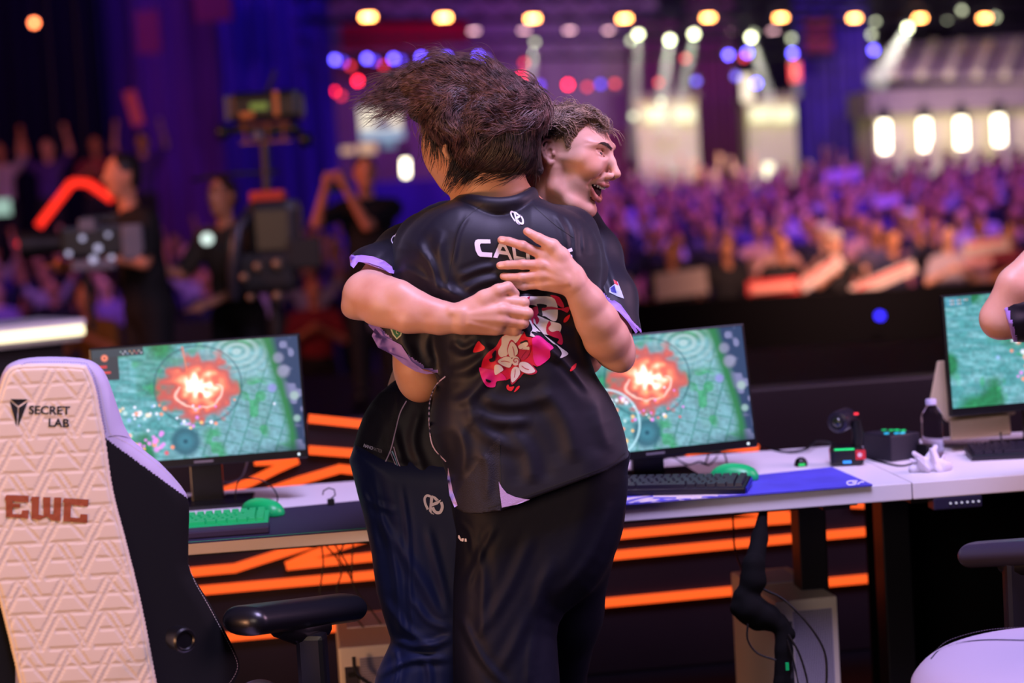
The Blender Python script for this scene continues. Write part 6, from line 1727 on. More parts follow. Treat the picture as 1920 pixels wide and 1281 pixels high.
# clothes of A
s = box_px(590, 340, 1240, 960, 4.15, 4.80, .0034)
outA = [(806, 386), (850, 374), (930, 380), (1040, 384), (1088, 392), (1128, 440), (1120, 560), (1100, 760), (1090, 960), (860, 960), (690, 960), (664, 850), (666, 826), (683, 776), (710, 738), (745, 706), (760, 650), (755, 540), (762, 460), (780, 415)]
sdf_slab(s, outA, D0, lambda X, Z: 4.565 + np.clip(-Z - .05, 0, .3) * -.18, .118, .085, smooth=2)
keep_slab(s, [(500, 300), (1300, 300), (1300, 960), (870, 925), (840, 914), (790, 903), (758, 897), (699, 879), (661, 852), (500, 820)])
t1 = box_px(590, 340, 1240, 960, 4.15, 4.80, .0034)
tubepx(t1, [(812, 448, 4.52, 54), (760, 478, 4.44, 52), (700, 516, 4.32, 50), (680, 560, 4.25, 52)], .03)
n1 = g(657, 485, 0) - g(737, 513, 0); 
def cut(s_, a, b, side):
    """keep the side of the px line a-b on which the px point 'side' lies"""
    A1, B1, S1 = g(*a, D0), g(*b, D0), g(*side, D0); e = B1 - A1; n = np.array([-e[2], 0, e[0]]); n = n if (S1 - A1) @ n < 0 else -n; s_.half(A1, n); return s_
cut(t1, (657, 484), (738, 514), (760, 430)); s._op((slice(None),) * 3, t1.F, .02, None, 'u')
t1 = box_px(590, 340, 1240, 960, 4.15, 4.80, .0034)
tubepx(t1, [(1080, 430, 4.52, 52), (1112, 480, 4.46, 50), (1143, 560, 4.37, 48), (1160, 640, 4.30, 46)], .03)
cut(t1, (1140, 566), (1198, 622), (1130, 450)); s._op((slice(None),) * 3, t1.F, .02, None, 'u')


def lined(x, y, a, b): return np.abs((b[0] - a[0]) * (a[1] - y) - (a[0] - x) * (b[1] - a[1])) / math.hypot(b[0] - a[0], b[1] - a[1])


def paintA(x, y, d, fm):
    m = np.zeros(len(x), int)
    c1 = (lined(x, y, (657, 484), (738, 514)) < 7) & (x < 752) & (y < 530) & (y > 470); c2 = (lined(x, y, (1140, 566), (1198, 622)) < 6) & (x > 1120) & (y > 540) & (y < 640)
    m[c1 | c2] = 1; mesh_ = (x < 745) & (y > 735) & (x < 700 + (895 - y) * .35 + 12); m[mesh_ & (y > 735)] = 2; return m


shirtA = cloth_object(s, 'jersey', [M_jer, M_lilac, M_jer2], A_, [([(690, 740), (720, 790), (700, 850)], .006, 9), ([(745, 735), (735, 800), (760, 880)], .006, 8), ([(790, 760), (775, 830), (800, 895)], .007, 9), ([(668, 830), (720, 860), (800, 885)], .005, 8), ([(760, 440), (720, 470), (700, 490)], .006, 9), ([(1130, 460), (1150, 520), (1165, 560)], .006, 7), ([(1105, 450), (1125, 520), (1140, 560)], .006, 6)], 1, paintA)
s = box_px(640, 800, 1100, 1700, 4.25, 4.80, .005)
sdf_slab(s, [(664, 835), (664, 900), (680, 960), (697, 1040), (706, 1110), (728, 1185), (732, 1205), (716, 1240), (700, 1290), (700, 1400), (722, 1640), (845, 1640), (872, 1400), (905, 1200), (930, 880), (800, 840)], D0, lambda X, Z: 4.50 + 0 * X, .105, .085, smooth=2)
tubepx(s, [(930, 930, 4.58, 100), (960, 1200, 4.62, 80), (975, 1450, 4.62, 62), (975, 1635, 4.62, 55)], .03)
trA = cloth_object(s, 'trousers', [M_trou], A_, [([(668, 900), (690, 960), (705, 1040), (712, 1110)], .010, 11), ([(700, 885), (712, 960), (738, 1050), (748, 1150), (752, 1210)], .011, 9), ([(752, 905), (765, 1000), (768, 1100), (775, 1200)], .008, 6), ([(690, 960), (730, 1000), (790, 1090), (840, 1180)], .011, 13), ([(800, 985), (822, 1070), (842, 1160)], .008, 10), ([(672, 925), (700, 945), (745, 960)], .008, 8),
    ([(715, 1120), (760, 1180), (830, 1225)], .014, 12), ([(728, 1195), (790, 1213), (850, 1196)], .014, 9), ([(705, 1270), (770, 1238), (850, 1236)], .013, 9), ([(770, 1120), (805, 1165), (848, 1180)], .010, 9), ([(738, 1215), (745, 1250), (733, 1320)], .012, 8), ([(800, 1235), (806, 1280), (790, 1340)], .011, 8)], 1)


def shoe(x, d, yaw, parent, toe=.16):
    p = P(x, 1620, d); s = SDF((-.07, -.20, -.005), (.07, .13, .13), .005)
    s.cap((0, .06, .045), (0, -.12, .035), .045, .038, .02); s.cap((0, .05, .07), (0, .03, .11), .042, .045, .02); s.half((0, 0, 0.002), (0, 0, -1))
    o = sdf_object(s, 'shoe', mat('black trainers', '#0c0c10', .5), None, 1); o.data.transform(Tr(p[0], p[1], 0) @ Rz(yaw)); o.data.transform(Tr(-parent.location)); o.parent = parent
    return o


shoe(785, 4.50, .3, A_); shoe(975, 4.62, -.2, A_)

# ---------------------------------------------------------------- player B: back to us
s = box_px(640, 180, 1230, 960, 4.10, 4.88, .0032)
s.ell(g(905, 238, 4.30), (.094, .088, .092), .02); s.ell(g(870, 262, 4.33), (.078, .07, .088), .03); s.ell(g(848, 285, 4.335), (.062, .055, .070), .03)
tubepx(s, [(868, 318, 4.33, 40), (852, 340, 4.345, 26)], .03); s.ell(g(812, 262, 4.36), (.022, .03, .05), .02)
s.ell(g(866, 300, 4.29), (.040, .035, .055), .03)
tubepx(s, [(920, 290, 4.30, 62), (920, 345, 4.315, 58), (925, 420, 4.33, 70)], .03); tubepx(s, [(915, 400, 4.33, 46), (820, 460, 4.36, 34)], .02); tubepx(s, [(940, 400, 4.33, 46), (1050, 460, 4.36, 34)], .02)
# ear
tubepx(s, [(842, 262, 4.232, 5), (836, 268, 4.225, 5), (834, 282, 4.222, 5), (840, 295, 4.228, 6)], .004)
s.ell(g(940, 560, 4.33), (.17, .09, .25), .04); s.ell(g(980, 800, 4.33), (.15, .09, .2), .06)
tubepx(s, [(800, 466, 4.36, 36), (776, 560, 4.34, 44), (772, 600, 4.34, 46), (782, 690, 4.33, 41), (788, 712, 4.335, 39)], .02); tubepx(s, [(789, 713, 4.34, 38), (815, 705, 4.45, 36), (850, 690, 4.60, 30), (905, 680, 4.70, 24)], .02)
tubepx(s, [(1075, 440, 4.37, 46), (1100, 560, 4.38, 42), (1094, 668, 4.375, 34)], .02); tubepx(s, [(1094, 668, 4.375, 34), (1095, 655, 4.47, 34), (1060, 620, 4.62, 30), (1000, 600, 4.71, 23)], .02)
for (cx_, cy_, sg) in ((905, 680, 1), (1000, 600, -1)):                     # hands on the other's back
    for i in range(4): tubepx(s, [(cx_, cy_, 4.70, 18), (cx_ + sg * 40, cy_ - 22 + i * 15, 4.705, 13)], .008); tubepx(s, [(cx_ + sg * 40, cy_ - 22 + i * 15, 4.705, 9.5), (cx_ + sg * 78, cy_ - 26 + i * 17, 4.702, 7.5)], .003)
    tubepx(s, [(cx_ + sg * 8, cy_ - 16, 4.70, 12), (cx_ + sg * 38, cy_ - 50, 4.70, 8)], .006)
bodyB = sdf_object(s, 'body', M_skB, B_, 1, XF)
bvb = bvh_of([bodyB]); decal('mole', flat_mesh([ellipse(853, 341, 2)]), mat('mole', '#3a1c14', .6), B_, bvb, .0006, 9)

# jersey of B
s = box_px(640, 340, 1240, 1010, 4.05, 4.60, .0030)
outB = [(862, 372), (900, 376), (935, 379), (975, 374), (1000, 367), (1038, 383), (1076, 399), (1102, 420), (1122, 456), (1128, 500), (1120, 580), (1102, 640), (1116, 700), (1139, 736), (1162, 782), (1178, 845), (1180, 900), (1170, 1040), (860, 1040), (842, 960), (838, 892), (815, 835), (805, 800), (812, 745), (822, 700), (800, 620), (765, 560), (748, 510), (748, 465), (766, 428), (800, 398), (840, 378)]
sdf_slab(s, outB, D0, lambda X, Z: 4.315 - .012 * np.cos((Z - .12) * 6) + np.clip(-Z - .15, 0, .3) * -.05, .128, .105, smooth=2)
for c in ((868, 470), (1010, 470)): s.ell(g(*c, 4.215), (.075, .030, .085), .05)           # shoulder blades
keep_slab(s, [(500, 300), (1300, 300), (1300, 800), (1182, 850), (1176, 860), (1135, 884), (1040, 919), (985, 939), (940, 958), (900, 964), (872, 963), (856, 954), (846, 934), (840, 900), (800, 880), (500, 880)])
t1 = box_px(640, 340, 1240, 1010, 4.05, 4.60, .0030)
tubepx(t1, [(795, 455, 4.35, 54), (775, 540, 4.335, 62), (768, 620, 4.33, 72), (770, 720, 4.33, 84)], .03)
cut(t1, (698, 618), (740, 660), (800, 480)); cut(t1, (735, 657), (792, 694), (800, 480)); cut(t1, (780, 690), (840, 700), (800, 480)); s._op((slice(None),) * 3, t1.F, .03, None, 'u')
t1 = box_px(640, 340, 1240, 1010, 4.05, 4.60, .0030)
tubepx(t1, [(1070, 440, 4.36, 52), (1095, 540, 4.37, 50), (1092, 660, 4.38, 48)], .03); cut(t1, (1000, 640), (1200, 640), (1080, 480)); s._op((slice(None),) * 3, t1.F, .03, None, 'u')
# hollow the neck opening so the neck rises out of a collar
s.cap(g(932, 330, 4.315), g(932, 380, 4.315), .070, .052, .006, op='s', sq=((0, 1, 0), 1.15))
# collar rib
cp_ = smooth_line([(862, 376, 4.29), (872, 376, 4.25), (886, 376, 4.228), (908, 379, 4.212), (938, 381, 4.208), (968, 377, 4.214), (984, 371, 4.232), (994, 365, 4.262), (998, 360, 4.30)], 4)
tubepx(s, [(q[0], q[1] + 9, q[2] + .004, 8) for q in cp_], .012); tubepx(s, [(*q, 8) for q in cp_], .010)
# cloth bunched where the fist grips it
tubepx(s, [(958, 578, 4.165, 13), (985, 560, 4.165, 10), (1010, 556, 4.175, 8)], .012); tubepx(s, [(965, 600, 4.17, 12), (1000, 640, 4.175, 9), (1040, 668, 4.185, 7)], .012)
FB = [([(745, 500), (790, 520), (850, 560)], .007, 8), ([(770, 440), (800, 490), (830, 540), (880, 560)], .010, 10), ([(830, 430), (822, 480), (838, 530), (850, 560)], .008, 9), ([(800, 470), (815, 520), (820, 560)], .008, 7), ([(845, 640), (870, 655), (900, 640)], .008, 8), ([(835, 700), (880, 690), (930, 650)], .008, 10),
      ([(850, 760), (890, 735), (925, 690)], .006, 9), ([(870, 545), (900, 530), (940, 520)], .008, 8), ([(860, 520), (900, 505), (930, 500)], .006, 6), ([(1000, 565), (1050, 552), (1100, 560)], .008, 8), ([(985, 600), (1030, 650), (1070, 690), (1110, 740)], .009, 7), ([(1000, 590), (1060, 610), (1110, 620)], .006, 9),
      ([(880, 730), (885, 780), (920, 820), (980, 850)], .007, 11), ([(890, 770), (930, 790), (1000, 790)], .008, 10), ([(900, 745), (960, 760), (1040, 740)], .006, 12), ([(860, 800), (870, 850), (862, 900)], .007, 10), ([(905, 850), (915, 880), (912, 940)], .006, 8), ([(1010, 720), (1060, 790), (1080, 870)], .008, 16), ([(950, 800), (990, 850), (1000, 910)], .007, 14),
      ([(1120, 740), (1130, 800), (1150, 850)], .006, 12), ([(1075, 400), (1092, 430), (1096, 480)], .006, 5), ([(1058, 396), (1076, 430), (1080, 490)], .005, 5), ([(1040, 400), (1058, 430), (1066, 470)], .004, 5), ([(760, 600), (755, 640), (780, 680)], .007, 10), ([(810, 600), (800, 650), (815, 690)], .008, 9), ([(900, 640), (925, 670), (950, 720)], .005, 8),
      ([(880, 400), (860, 440), (848, 500)], .003, 4), ([(1100, 560), (1080, 620), (1096, 680)], .007, 9)]


def paintB(x, y, d, fm):
    m = np.zeros(len(x), int); near = d < 4.40
    cuff = ((lined(x, y, (698, 618), (740, 660)) < 13) & (x < 745) | (lined(x, y, (735, 657), (792, 694)) < 9) & (x > 733) & (x < 795) | (lined(x, y, (780, 690), (840, 700)) < 3) & (x < 822) & (x > 790)) & (y > 600) & (y < 712); m[cuff] = 1
    mesh_ = near & (x < 937) & (x > 930 - (y - 825) * .75) & (x > 842); m[mesh_ & ~cuff] = 2
    return m


shirtB = cloth_object(s, 'jersey', [M_jer, M_lilac, M_jer2, M_lilac2], B_, FB, 1, paintB)
bvj = bvh_of([shirtB]); bvja = bvh_of([shirtA])
# trousers of B
s = box_px(820, 820, 1220, 1700, 4.10, 4.90, .005)
sdf_slab(s, [(848, 880), (1000, 840), (1168, 830), (1177, 880), (1176, 930), (1166, 985), (1142, 1060), (1108, 1112), (1058, 1152), (1044, 1195), (1050, 1281), (1046, 1400), (1020, 1640), (900, 1640), (868, 1400), (850, 1281), (850, 1100), (856, 1000)], D0, lambda X, Z: 4.35 + 0 * X, .104, .095, smooth=2)
tubepx(s, [(1080, 980, 4.40, 84), (1050, 1150, 4.52, 76), (1030, 1300, 4.64, 62), (1050, 1470, 4.60, 55), (1060, 1635, 4.56, 50)], .03)
trB = cloth_object(s, 'trousers', [M_trou2], B_, [([(880, 980), (905, 1080), (900, 1200)], .008, 12), ([(930, 985), (900, 1040), (870, 1110)], .007, 9), ([(1000, 1000), (950, 1110), (890, 1200)], .007, 14), ([(1040, 1040), (990, 1160), (930, 1270)], .007, 14), ([(1150, 940), (1110, 1040), (1050, 1120)], .008, 14), ([(860, 1150), (900, 1230), (950, 1290)], .008, 10), ([(1020, 1100), (1000, 1200), (990, 1300)], .007, 12), ([(858, 975), (880, 1000), (885, 1040)], .006, 6)], 1)
shoe(950, 4.34, 3.0, B_); shoe(1060, 4.56, 3.3, B_)

# prints on the jerseys
decal('cuff', flat_mesh([[(655, 481), (677, 478), (700, 481), (721, 489), (735, 500), (739, 513), (730, 512), (715, 501), (691, 493), (672, 491), (663, 503), (657, 498)]]), M_lilac, A_, bvja, .003, 4, smooth=14)
decal('cuff', flat_mesh([[(1141, 565), (1152, 563), (1164, 571), (1180, 593), (1196, 622), (1192, 626), (1176, 602), (1160, 584), (1148, 577)]]), M_lilac, A_, bvja, .003, 4, smooth=14)
decal('cuff', flat_mesh([[(703, 615), (714, 628), (735, 638), (752, 647), (772, 678), (795, 695), (815, 700), (800, 702), (780, 697), (756, 683), (733, 664), (709, 652), (697, 630)]]), M_lilac, B_, bvj, .003, 4, smooth=14)
decal('side_panel', flat_mesh([[(935, 903), (941, 914), (950, 925), (966, 932), (984, 936), (994, 937), (970, 946), (941, 952), (938, 930)]]), M_lilac2, B_, bvj, .002, 5, smooth=8)
decal('side_panel', flat_mesh([[(840, 877), (844, 895), (849, 922), (858, 948), (852, 952), (843, 930), (839, 900)]]), M_lilac2, B_, bvj, .002, 5, smooth=8)
M_red = mat('red print', '#e0123c', .55); M_pink = mat('magenta print', '#ee1f8a', .55); M_wp = mat('ivory print', '#e6e0dc', .55)
cz = lambda L: [(880 + x / 1397 * 240, 540 + y / 1281 * 220) for x, y in L]
def pr(name, L, m, off, ml=6, n=3): return decal(name, flat_mesh([smooth_poly(cz(l), n) if n > 1 else cz(l) for l in L]), m, B_, bvj, off, ml)
pr('print_red', [[(130, 870), (150, 780), (210, 700), (290, 640), (350, 540), (450, 480), (590, 470), (620, 530), (700, 545), (740, 600), (800, 640), (880, 690), (870, 770), (800, 830), (740, 860), (690, 840), (720, 900), (600, 930), (545, 990), (470, 1030), (460, 985), (390, 1010), (330, 960), (260, 940), (140, 900)]], M_red, .0012)
pr('print_magenta', [[(108, 870), (170, 880), (270, 900), (350, 930), (400, 1000), (300, 1020), (280, 1080), (200, 1080), (150, 1020), (120, 940)]], M_pink, .0020)
pr('print_magenta', [[(690, 545), (760, 520), (850, 590), (920, 650), (880, 690), (880, 760), (800, 830), (740, 850), (700, 780), (690, 640)]], M_pink, .0020)
pr('print_ivory', [[(360, 530), (470, 500), (590, 470), (560, 530), (520, 590), (480, 620), (440, 700), (380, 760), (330, 745), (315, 690), (350, 620)],
                   [(540, 100), (700, 92), (900, 100), (960, 190), (960, 330), (920, 365), (830, 310), (790, 300), (740, 200), (620, 175)], [(640, 300), (740, 300), (880, 360), (985, 390), (1005, 430), (990, 500), (1000, 580), (940, 620), (860, 560), (780, 470), (720, 400)], [(620, 300), (650, 290), (700, 400), (780, 480), (880, 560), (940, 610), (900, 620), (800, 540), (720, 470), (670, 480), (720, 530), (660, 520), (690, 440)], [(940, 610), (1010, 660), (1080, 715), (1040, 750), (990, 765), (1010, 720), (990, 670)]], M_wp, .0028)
pr('print_red', [[(650, 250), (740, 200), (760, 260), (740, 300), (765, 350), (735, 400), (720, 350), (700, 330), (700, 400), (670, 340)], [(870, 360), (890, 400), (860, 440), (900, 480), (980, 470), (1020, 560), (1010, 620), (960, 600), (980, 560), (930, 540), (850, 500), (840, 430)], [(880, 80), (980, 100), (1035, 200), (1010, 215), (960, 180), (930, 120)], [(780, 215), (900, 205), (1000, 225), (1095, 205), (1070, 270), (1000, 240), (880, 235), (800, 250)], [(600, 130), (660, 90), (650, 130), (620, 170)]], mat('crimson print', '#c01848', .55), .0034)
pr('print_petal', [[(45, 705), (60, 640), (100, 580), (130, 610), (170, 650), (140, 685)], [(1028, 375), (1040, 330), (1095, 290), (1090, 330), (1060, 370)], [(1098, 905), (1120, 860), (1168, 822), (1160, 870), (1120, 905)], [(405, 1075), (425, 1055), (440, 1080), (490, 1075), (460, 1125), (415, 1110)], [(490, 1130), (520, 1080), (550, 1070), (540, 1100), (500, 1135)]], mat('bright red petals', '#f02438', .55), .0014)
pr('print_void', [[(250, 720), (290, 680), (285, 760), (270, 800), (230, 810), (215, 780), (250, 760)], [(180, 995), (235, 1015), (225, 1035), (190, 1025)], [(560, 590), (620, 570), (630, 600), (560, 610)], [(740, 175), (840, 185), (835, 215), (790, 225), (800, 300), (760, 290), (750, 220)]], mat('jersey black print', '#12101c', .5), .0036)
pet = [[(460, 585), (420, 680), (440, 750), (470, 760), (525, 720), (520, 650)], [(650, 640), (560, 670), (535, 740), (570, 790), (620, 760), (650, 700)], [(310, 800), (400, 750), (460, 770), (465, 820), (440, 870), (370, 850)], [(560, 810), (640, 820), (720, 905), (650, 935), (570, 910), (540, 860)], [(500, 860), (545, 880), (548, 950), (470, 1035), (452, 960), (465, 890)]]
ctr = np.array([502, 800])
pr('print_outline', [[tuple(ctr + (np.array(q) - ctr) * 1.10) for q in l] for l in pet], mat('crimson print'), .0030)
pr('print_flower', pet + [[(536, 630), (620, 590), (640, 625), (560, 670)], [(275, 850), (330, 842), (372, 890), (340, 920), (280, 948)]], M_wp, .0040, 5)
pr('print_vein', [band([(470, 640), (485, 690), (490, 740)], 7).tolist(), band([(615, 690), (580, 730), (560, 770)], 7).tolist(), band([(345, 803), (390, 800), (440, 812)], 7).tolist(), band([(570, 850), (610, 880), (650, 890)], 7).tolist(), band([(500, 890), (497, 940), (490, 980)], 7).tolist()], mat('crimson print'), .0046, 6, 1)
pr('print_spiral', [ellipse(505, 798, 44, 50).tolist()], M_wp, .0046)
pr('print_spiral', [band([(505 + (6 + 5.5 * t) * math.cos(t * 1.15), 798 + (6 + 5.5 * t) * math.sin(t * 1.15)) for t in np.linspace(0, 6.2, 26)], 9, 1).tolist()], mat('crimson print'), .0052, 6, 1)
# name across the shoulders
cy = lambda L: [(860 + x / 8.0, 380 + y / 8.0) for x, y in L]
def nm(L, m=M_print, off=.0012): return decal('name_lettering', flat_mesh([cy(l) for l in L]), m, B_, bvj, off, 6)
nm([[(472, 552), (480, 612), (330, 612), (318, 640), (330, 700), (350, 742), (505, 752), (498, 822), (320, 810), (290, 790), (255, 720), (240, 640), (240, 600), (255, 565), (290, 550)]])
nm([[(610, 600), (700, 620), (815, 868), (770, 862), (735, 788), (610, 770), (580, 832), (518, 822)], [(655, 660), (628, 718), (712, 732), (680, 668)]])
nm([[(795, 640), (850, 680), (865, 800), (1000, 830), (1005, 880), (830, 868)]])
nm([[(1010, 760), (1060, 770), (1075, 880), (1020, 880)]])
nm([[(1120, 700), (1250, 705), (1250, 760), (1190, 757), (1200, 860), (1145, 860), (1130, 757)]])
nm([[(1560, 728), (1695, 678), (1712, 728), (1575, 775)], [(1600, 810), (1700, 782), (1708, 838), (1625, 858)]])
# neck emblem and hip emblem: a ring crossed by a slanted letter
EMB = [[(345, 250), (400, 270), (410, 340), (400, 430), (380, 500), (375, 700), (310, 620), (330, 430)], band([(345, 268), (262, 252), (208, 320), (222, 440), (285, 585)], 58).tolist(), [(400, 430), (600, 345), (580, 400), (520, 460), (375, 515)],
       [(370, 240), (470, 280), (550, 355), (480, 385), (400, 300)], band([(605, 405), (632, 520), (590, 640), (515, 665), (440, 620), (398, 530)], 72).tolist(), [(380, 650), (440, 705), (400, 700)]]


def emblem(cx_, cy_, sx, sy, skew, parent, bvh):
    for i, l in enumerate(EMB): decal('emblem', flat_mesh([[(cx_ + (x - 420) * sx + (y - 475) * skew, cy_ + (y - 475) * sy) for x, y in l]]), M_print, parent, bvh, .0012 + .0003 * i, 5)


emblem(970, 409, .044, .054, .018, B_, bvj)
bvt = bvh_of([trA]); emblem(812.8, 947, .078, .078, 0, A_, bvt)
cw = lambda L: [(840 + x / 22.4, 990 + y / 22.4) for x, y in L]
for l in ([(430, 320), (470, 300), (520, 400), (560, 520), (540, 560), (470, 480), (425, 420)], [(570, 440), (670, 440), (640, 580), (560, 560), (550, 520)], [(700, 450), (770, 450), (790, 580), (700, 580)]): decal('hip_lettering', flat_mesh([cw(l)]), M_print, B_, bvh_of([trB]), .0012, 6)
decal('piping', flat_mesh([band([(735, 846), (741, 860), (747, 880)], [2.6, 1.6, 1.0])]), mat('pale blue piping', '#8ab8dc', .5), A_, bvja, .0020, 6)
decal('lettering', text_mesh('NANO', 1.0, .02), M_print, A_, bvja, .0012, 5, box=((681, 838), (698, 844), (683, 832))); decal('lettering', text_mesh('MATTER', 1.0, .0), mat('grey print', '#a8a0a8', .6), A_, bvja, .0012, 5, box=((698, 844), (716, 850), (699, 838)))
# piping
M_pipe = mat('pale piping', '#b8a8cc', .5)
for par, bv_, L, w in ((A_, bvja, [(762, 752), (750, 775), (741, 810), (732, 845), (716, 880)], 2.0), (B_, bvj, [(835, 706), (818, 722), (806, 752), (805, 800), (812, 838), (836, 866)], 2.2), (A_, bvja, [(738, 838), (746, 866), (758, 892)], 1.8), (A_, bvja, [(732, 848), (741, 870), (751, 890)], 1.2)):
    decal('piping', flat_mesh([band(L, w)]), M_pipe, par, bv_, .0014, 6)
M_seam2 = mat('jersey seam', '#05050a', .6)
for par, bv_, L in ((B_, bvj, [(908, 382), (880, 402), (858, 430), (850, 470), (838, 530)]), (B_, bvj, [(1000, 385), (1040, 420), (1075, 445)]), (B_, bvj, [(937, 834), (938, 880), (940, 950)]), (A_, bvja, [(770, 430), (755, 460), (752, 500)])):
    decal('seam', flat_mesh([band(L, 1.6)]), M_seam2, par, bv_, .0010, 6)
for L in ([(915, 952), (990, 928), (1060, 903), (1140, 873), (1172, 850)],): decal('hem_seam', flat_mesh([band(L, 1.4)]), M_seam2, B_, bvj, .0012, 6)
# sleeve badges
decal('badge', flat_mesh([[(730, 612), (757, 612), (752, 630), (744, 637), (736, 628)]]), mat('pale badge rim', '#b8c8a8', .5), B_, bvj, .0012, 6)
decal('badge', flat_mesh([[(733, 612), (754, 612), (750, 628), (744, 634), (738, 626)]]), mat('green badge', '#0c6a40', .5), B_, bvj, .0018, 6)
decal('badge_mark', flat_mesh([band([(749, 617), (744, 618), (743, 624), (747, 627)], 1.5)]), mat('pale badge rim'), B_, bvj, .0024, 6)
decal('badge', flat_mesh([[(1143, 540), (1158, 528), (1166, 548), (1170, 560), (1158, 556), (1142, 548)]]), mat('pale blue badge', '#b8c8e8', .5), A_, bvja, .0012, 6)
decal('badge', flat_mesh([[(1144, 541), (1152, 535), (1156, 550), (1146, 547)]]), mat('blue badge', '#3a40a8', .5), A_, bvja, .0018, 6)
decal('badge', flat_mesh([[(1150, 524), (1157, 528), (1160, 536), (1152, 532)]]), mat('red badge', '#c83038', .5), A_, bvja, .0014, 6)
decal('shoulder_emblem', flat_mesh([[(x - 7, y + 2) for x, y in band([(760, 436), (752, 434), (748, 442), (752, 448), (746, 456), (741, 448), (746, 440), (754, 440)], 1.8)], [(x - 7, y + 2) for x, y in band([(762, 430), (757, 440), (752, 452)], 1.5)]]), M_print, A_, bvja, .0014, 5)
# finger nails of the open hand
bvn = bvh_of([bodyA]); M_nail = mat('finger nail', '#e8b8a8', .25)
for x, y, r in ((942, 450, 0), (940, 498, 0), (946, 518, 0), (991, 435, .5)): decal('finger_nail', flat_mesh([ellipse(x, y, 5.6, 4.0, 12, r)]), M_nail, A_, bvn, .0005, 5)

# hair of B: long, thrown up and sideways
M_hB = hair_mat('dark brown hair', '#1c1012', '#46302e'); M_hB2 = hair_mat('lit brown hair', '#3a2420', '#85605a')  # paler copy: light through the flying hair is put into its colour
s = box_px(690, 80, 1080, 380, 4.10, 4.52, .0034)
lowcap = [(795, 225), (840, 190), (920, 175), (1000, 188), (1020, 225), (1012, 262), (1006, 300), (990, 322), (960, 326), (930, 328), (893, 326), (868, 322), (850, 300), (842, 280), (820, 275), (800, 250)]
sdf_slab(s, lowcap, D0, lambda X, Z: 4.290 + 0 * X, .112, .09, smooth=2)
tubepx(s, [(982, 204, 4.27, 50), (920, 176, 4.27, 50), (850, 165, 4.28, 44), (794, 163, 4.29, 33), (764, 162, 4.29, 16)], .03)
tubepx(s, [(820, 195, 4.25, 40), (790, 205, 4.26, 26)], .02); tubepx(s, [(950, 190, 4.22, 34), (900, 215, 4.20, 26), (862, 240, 4.20, 16)], .015); tubepx(s, [(850, 190, 4.22, 24), (842, 225, 4.21, 20), (858, 250, 4.20, 12)], .015); tubepx(s, [(985, 290, 4.31, 30), (1008, 318, 4.32, 12)], .02)
massB = sdf_object(s, 'hair_mass', mat('hair base dark', '#140b0c', .6, bump=('noise', 80, .9, .005)), B_, 1, XF)
up = [[(1035, 215), (1000, 165), (940, 138), (880, 120), (820, 112), (770, 120), (730, 160)], [(1010, 190), (950, 160), (880, 145), (810, 140), (760, 150), (728, 165)], [(990, 210), (930, 185), (870, 170), (810, 170), (760, 185)], [(960, 170), (900, 140), (850, 125), (800, 118)], [(860, 190), (820, 195), (790, 210), (770, 218)], [(830, 160), (780, 150), (745, 145)]]
mid = [[(1020, 200), (980, 215), (930, 205), (890, 190), (850, 195), (838, 225), (850, 250)], [(1000, 180), (950, 178), (905, 175), (880, 200), (868, 235), (872, 258)], [(1030, 230), (990, 240), (950, 225), (905, 225), (880, 250)], [(850, 195), (835, 215), (832, 240), (850, 258)], [(820, 200), (806, 225), (800, 250), (812, 268)]]
low = [[(1022, 225), (1014, 270), (998, 310), (975, 330)], [(1000, 235), (1000, 280), (975, 318), (935, 332)], [(960, 230), (958, 280), (930, 315), (895, 330)], [(920, 230), (912, 280), (890, 310), (868, 330)], [(880, 240), (868, 280), (855, 305), (850, 318)], [(1002, 280), (1010, 310), (1016, 332)], [(840, 230), (835, 260), (845, 290)]]
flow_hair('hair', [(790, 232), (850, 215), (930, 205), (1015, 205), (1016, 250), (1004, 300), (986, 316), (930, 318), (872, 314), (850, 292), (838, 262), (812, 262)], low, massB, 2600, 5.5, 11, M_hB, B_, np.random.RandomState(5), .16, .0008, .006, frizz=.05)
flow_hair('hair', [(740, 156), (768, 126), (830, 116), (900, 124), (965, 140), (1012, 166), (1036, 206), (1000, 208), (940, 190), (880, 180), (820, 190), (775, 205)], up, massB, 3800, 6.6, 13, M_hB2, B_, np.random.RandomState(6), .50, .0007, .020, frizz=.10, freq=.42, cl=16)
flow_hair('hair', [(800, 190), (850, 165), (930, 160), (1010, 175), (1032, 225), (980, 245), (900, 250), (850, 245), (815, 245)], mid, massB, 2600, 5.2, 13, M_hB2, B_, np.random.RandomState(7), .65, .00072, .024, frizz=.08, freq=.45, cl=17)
flow_hair('hair', [(985, 150), (1012, 160), (1036, 195), (1028, 225), (1008, 230), (995, 200)], [[(985, 152), (1015, 172), (1032, 205), (1018, 240)], [(1000, 190), (1014, 220), (1004, 255)]], massB, 700, 4.0, 8, M_hB2, B_, np.random.RandomState(17), .3, .0008, .012, frizz=.10, freq=.5)
flow_hair('stray_hair', [(760, 125), (830, 112), (900, 122), (1000, 160), (1020, 185), (900, 170), (790, 200), (745, 165)], up, massB, 160, 8.0, 12, M_hB2, B_, np.random.RandomState(8), .5, .00035, .03, frizz=.35)

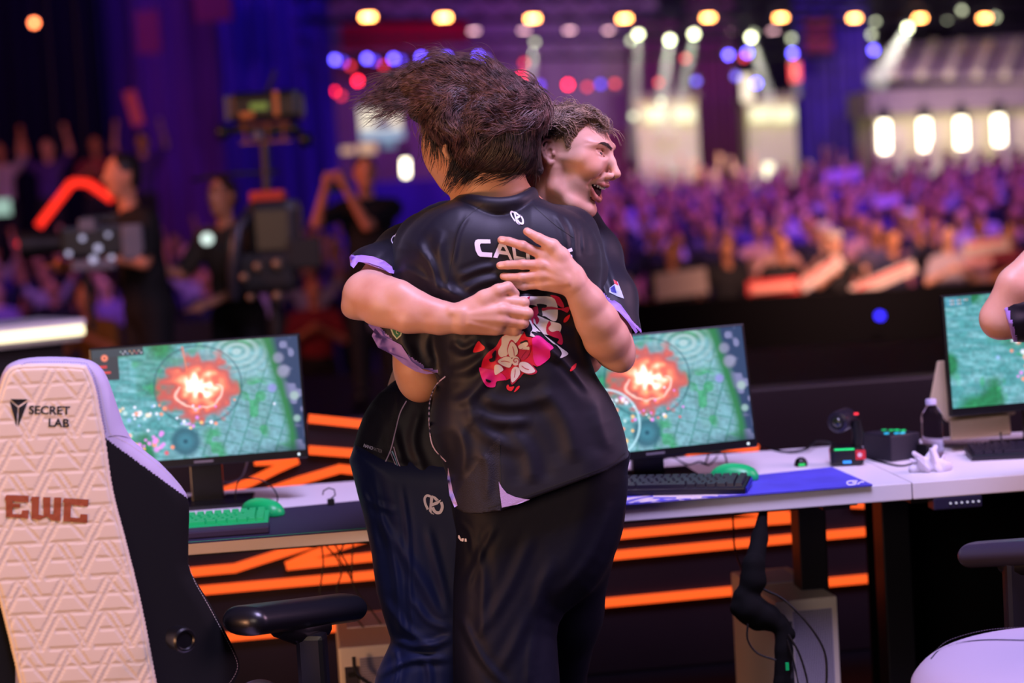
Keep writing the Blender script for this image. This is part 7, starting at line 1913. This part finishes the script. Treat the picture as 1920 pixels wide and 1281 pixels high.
# ---------------------------------------------------------------- third player at the edge, elbow raised
C_ = empty('person', P(2060, 1600, 4.75), 'person in black jersey beyond the edge, bent elbow before the farthest screen', 'person'); C_.location.z = 0
def g5(x, y, d): return fr(x, y, d, D0)
s = SDF(g5(1810, 1640, 4.4), g5(2260, 300, 5.1), .0055)
for op in (0,):
    s.cap(g5(2010, 560, 4.70), g5(1900, 596, 4.62), .052, .044, .02); s.ell(g5(1874, 600, 4.61), (.040, .036, .042), .02); s.path([g5(1872, 596, 4.61), g5(1905, 535, 4.60), g5(1960, 470, 4.62), g5(2010, 420, 4.66)], [.040, .040, .034, .027], .015)
    for i in range(4): s.cap(g5(2010, 420 + i * 8, 4.66), g5(2050, 392 + i * 14, 4.70), .012, .009, .006)
    s.cap(g5(2010, 415, 4.65), g5(2030, 385, 4.64), .013, .010, .006)
    s.ell(g5(2100, 400, 4.75), (.078, .092, .112), .02); s.cap(g5(2095, 460, 4.77), g5(2090, 540, 4.77), .055, .062, .03); s.ell(g5(2090, 700, 4.77), (.14, .08, .26), .05); s.cap(g5(2000, 550, 4.72), g5(2180, 550, 4.82), .06, .06, .05)
    s.path([g5(2185, 555, 4.82), g5(2210, 720, 4.80), g5(2190, 850, 4.70)], [.05, .042, .03], .02)
sdf_object(s, 'body', M_skA, C_, 1, XF)
s = SDF(g5(1840, 1010, 4.4), g5(2290, 470, 5.1), .005)
s.ell(g5(2090, 700, 4.77), (.185, .115, .27), .05); s.ell(g5(2090, 860, 4.77), (.175, .12, .16), .06); s.cap(g5(2010, 560, 4.72), g5(2175, 560, 4.82), .075, .07, .05)
s.path([g5(2010, 562, 4.70), g5(1940, 582, 4.65), g5(1890, 592, 4.62)], [.072, .062, .058], .03); s.path([g5(2185, 560, 4.82), g5(2205, 680, 4.80)], [.07, .062], .03)
cut(s, (1868, 528), (1898, 634), (1990, 560))
V, Q, fm = s.mesh(); V = relax(V, Q, 1); V = folds(V, [([(1890, 610), (1930, 600), (1990, 600)], .006, 9), ([(1885, 560), (1920, 570), (1980, 560)], .005, 8)])
o = arrays('jersey', XF(V), Q, [M_jer, M_lilac], C_); x, y = px_of(V); xm, ym = x[Q].mean(1), y[Q].mean(1)
o.data.polygons.foreach_set('material_index', ((lined(xm, ym, (1868, 528), (1898, 634)) < 8) & (xm < 1910) & (ym > 500) & (ym < 660)).astype(np.int32))
bvc = bvh_of([o]); decal('badge', flat_mesh([ellipse(1908, 541, 17, 13, 20)]), mat('pale blue badge'), C_, bvc, .0015, 8); decal('badge', flat_mesh([ellipse(1908, 541, 13, 9, 20)]), mat('teal badge', '#1c5a80', .5), C_, bvc, .0022, 8)
decal('badge_mark', flat_mesh([band([(1914, 536), (1906, 535), (1901, 541), (1906, 547), (1913, 545)], 3)]), mat('pale blue badge'), C_, bvc, .0030, 8)
s = SDF(g5(1990, 1640, 4.5), g5(2240, 880, 5.0), .008); 
for a, c in ((2045, 2040), (2140, 2145)): s.path([g5(a, 930, 4.77), g5(c, 1250, 4.76), g5(c, 1620, 4.80)], [.10, .078, .06], .02)
s.ell(g5(2092, 920, 4.77), (.17, .115, .12), .04); sdf_object(s, 'trousers', M_trou2, C_, 1, XF)
s = SDF(g5(1990, 520, 4.5), g5(2220, 280, 5.0), .005); s.ell(g5(2100, 375, 4.77), (.088, .10, .09), .01); sdf_object(s, 'hair', mat('hair base brown'), C_, 1, XF)
shoe(2040 * .985, 4.80, .1, C_); shoe(2150 * .985, 4.80, -.1, C_)
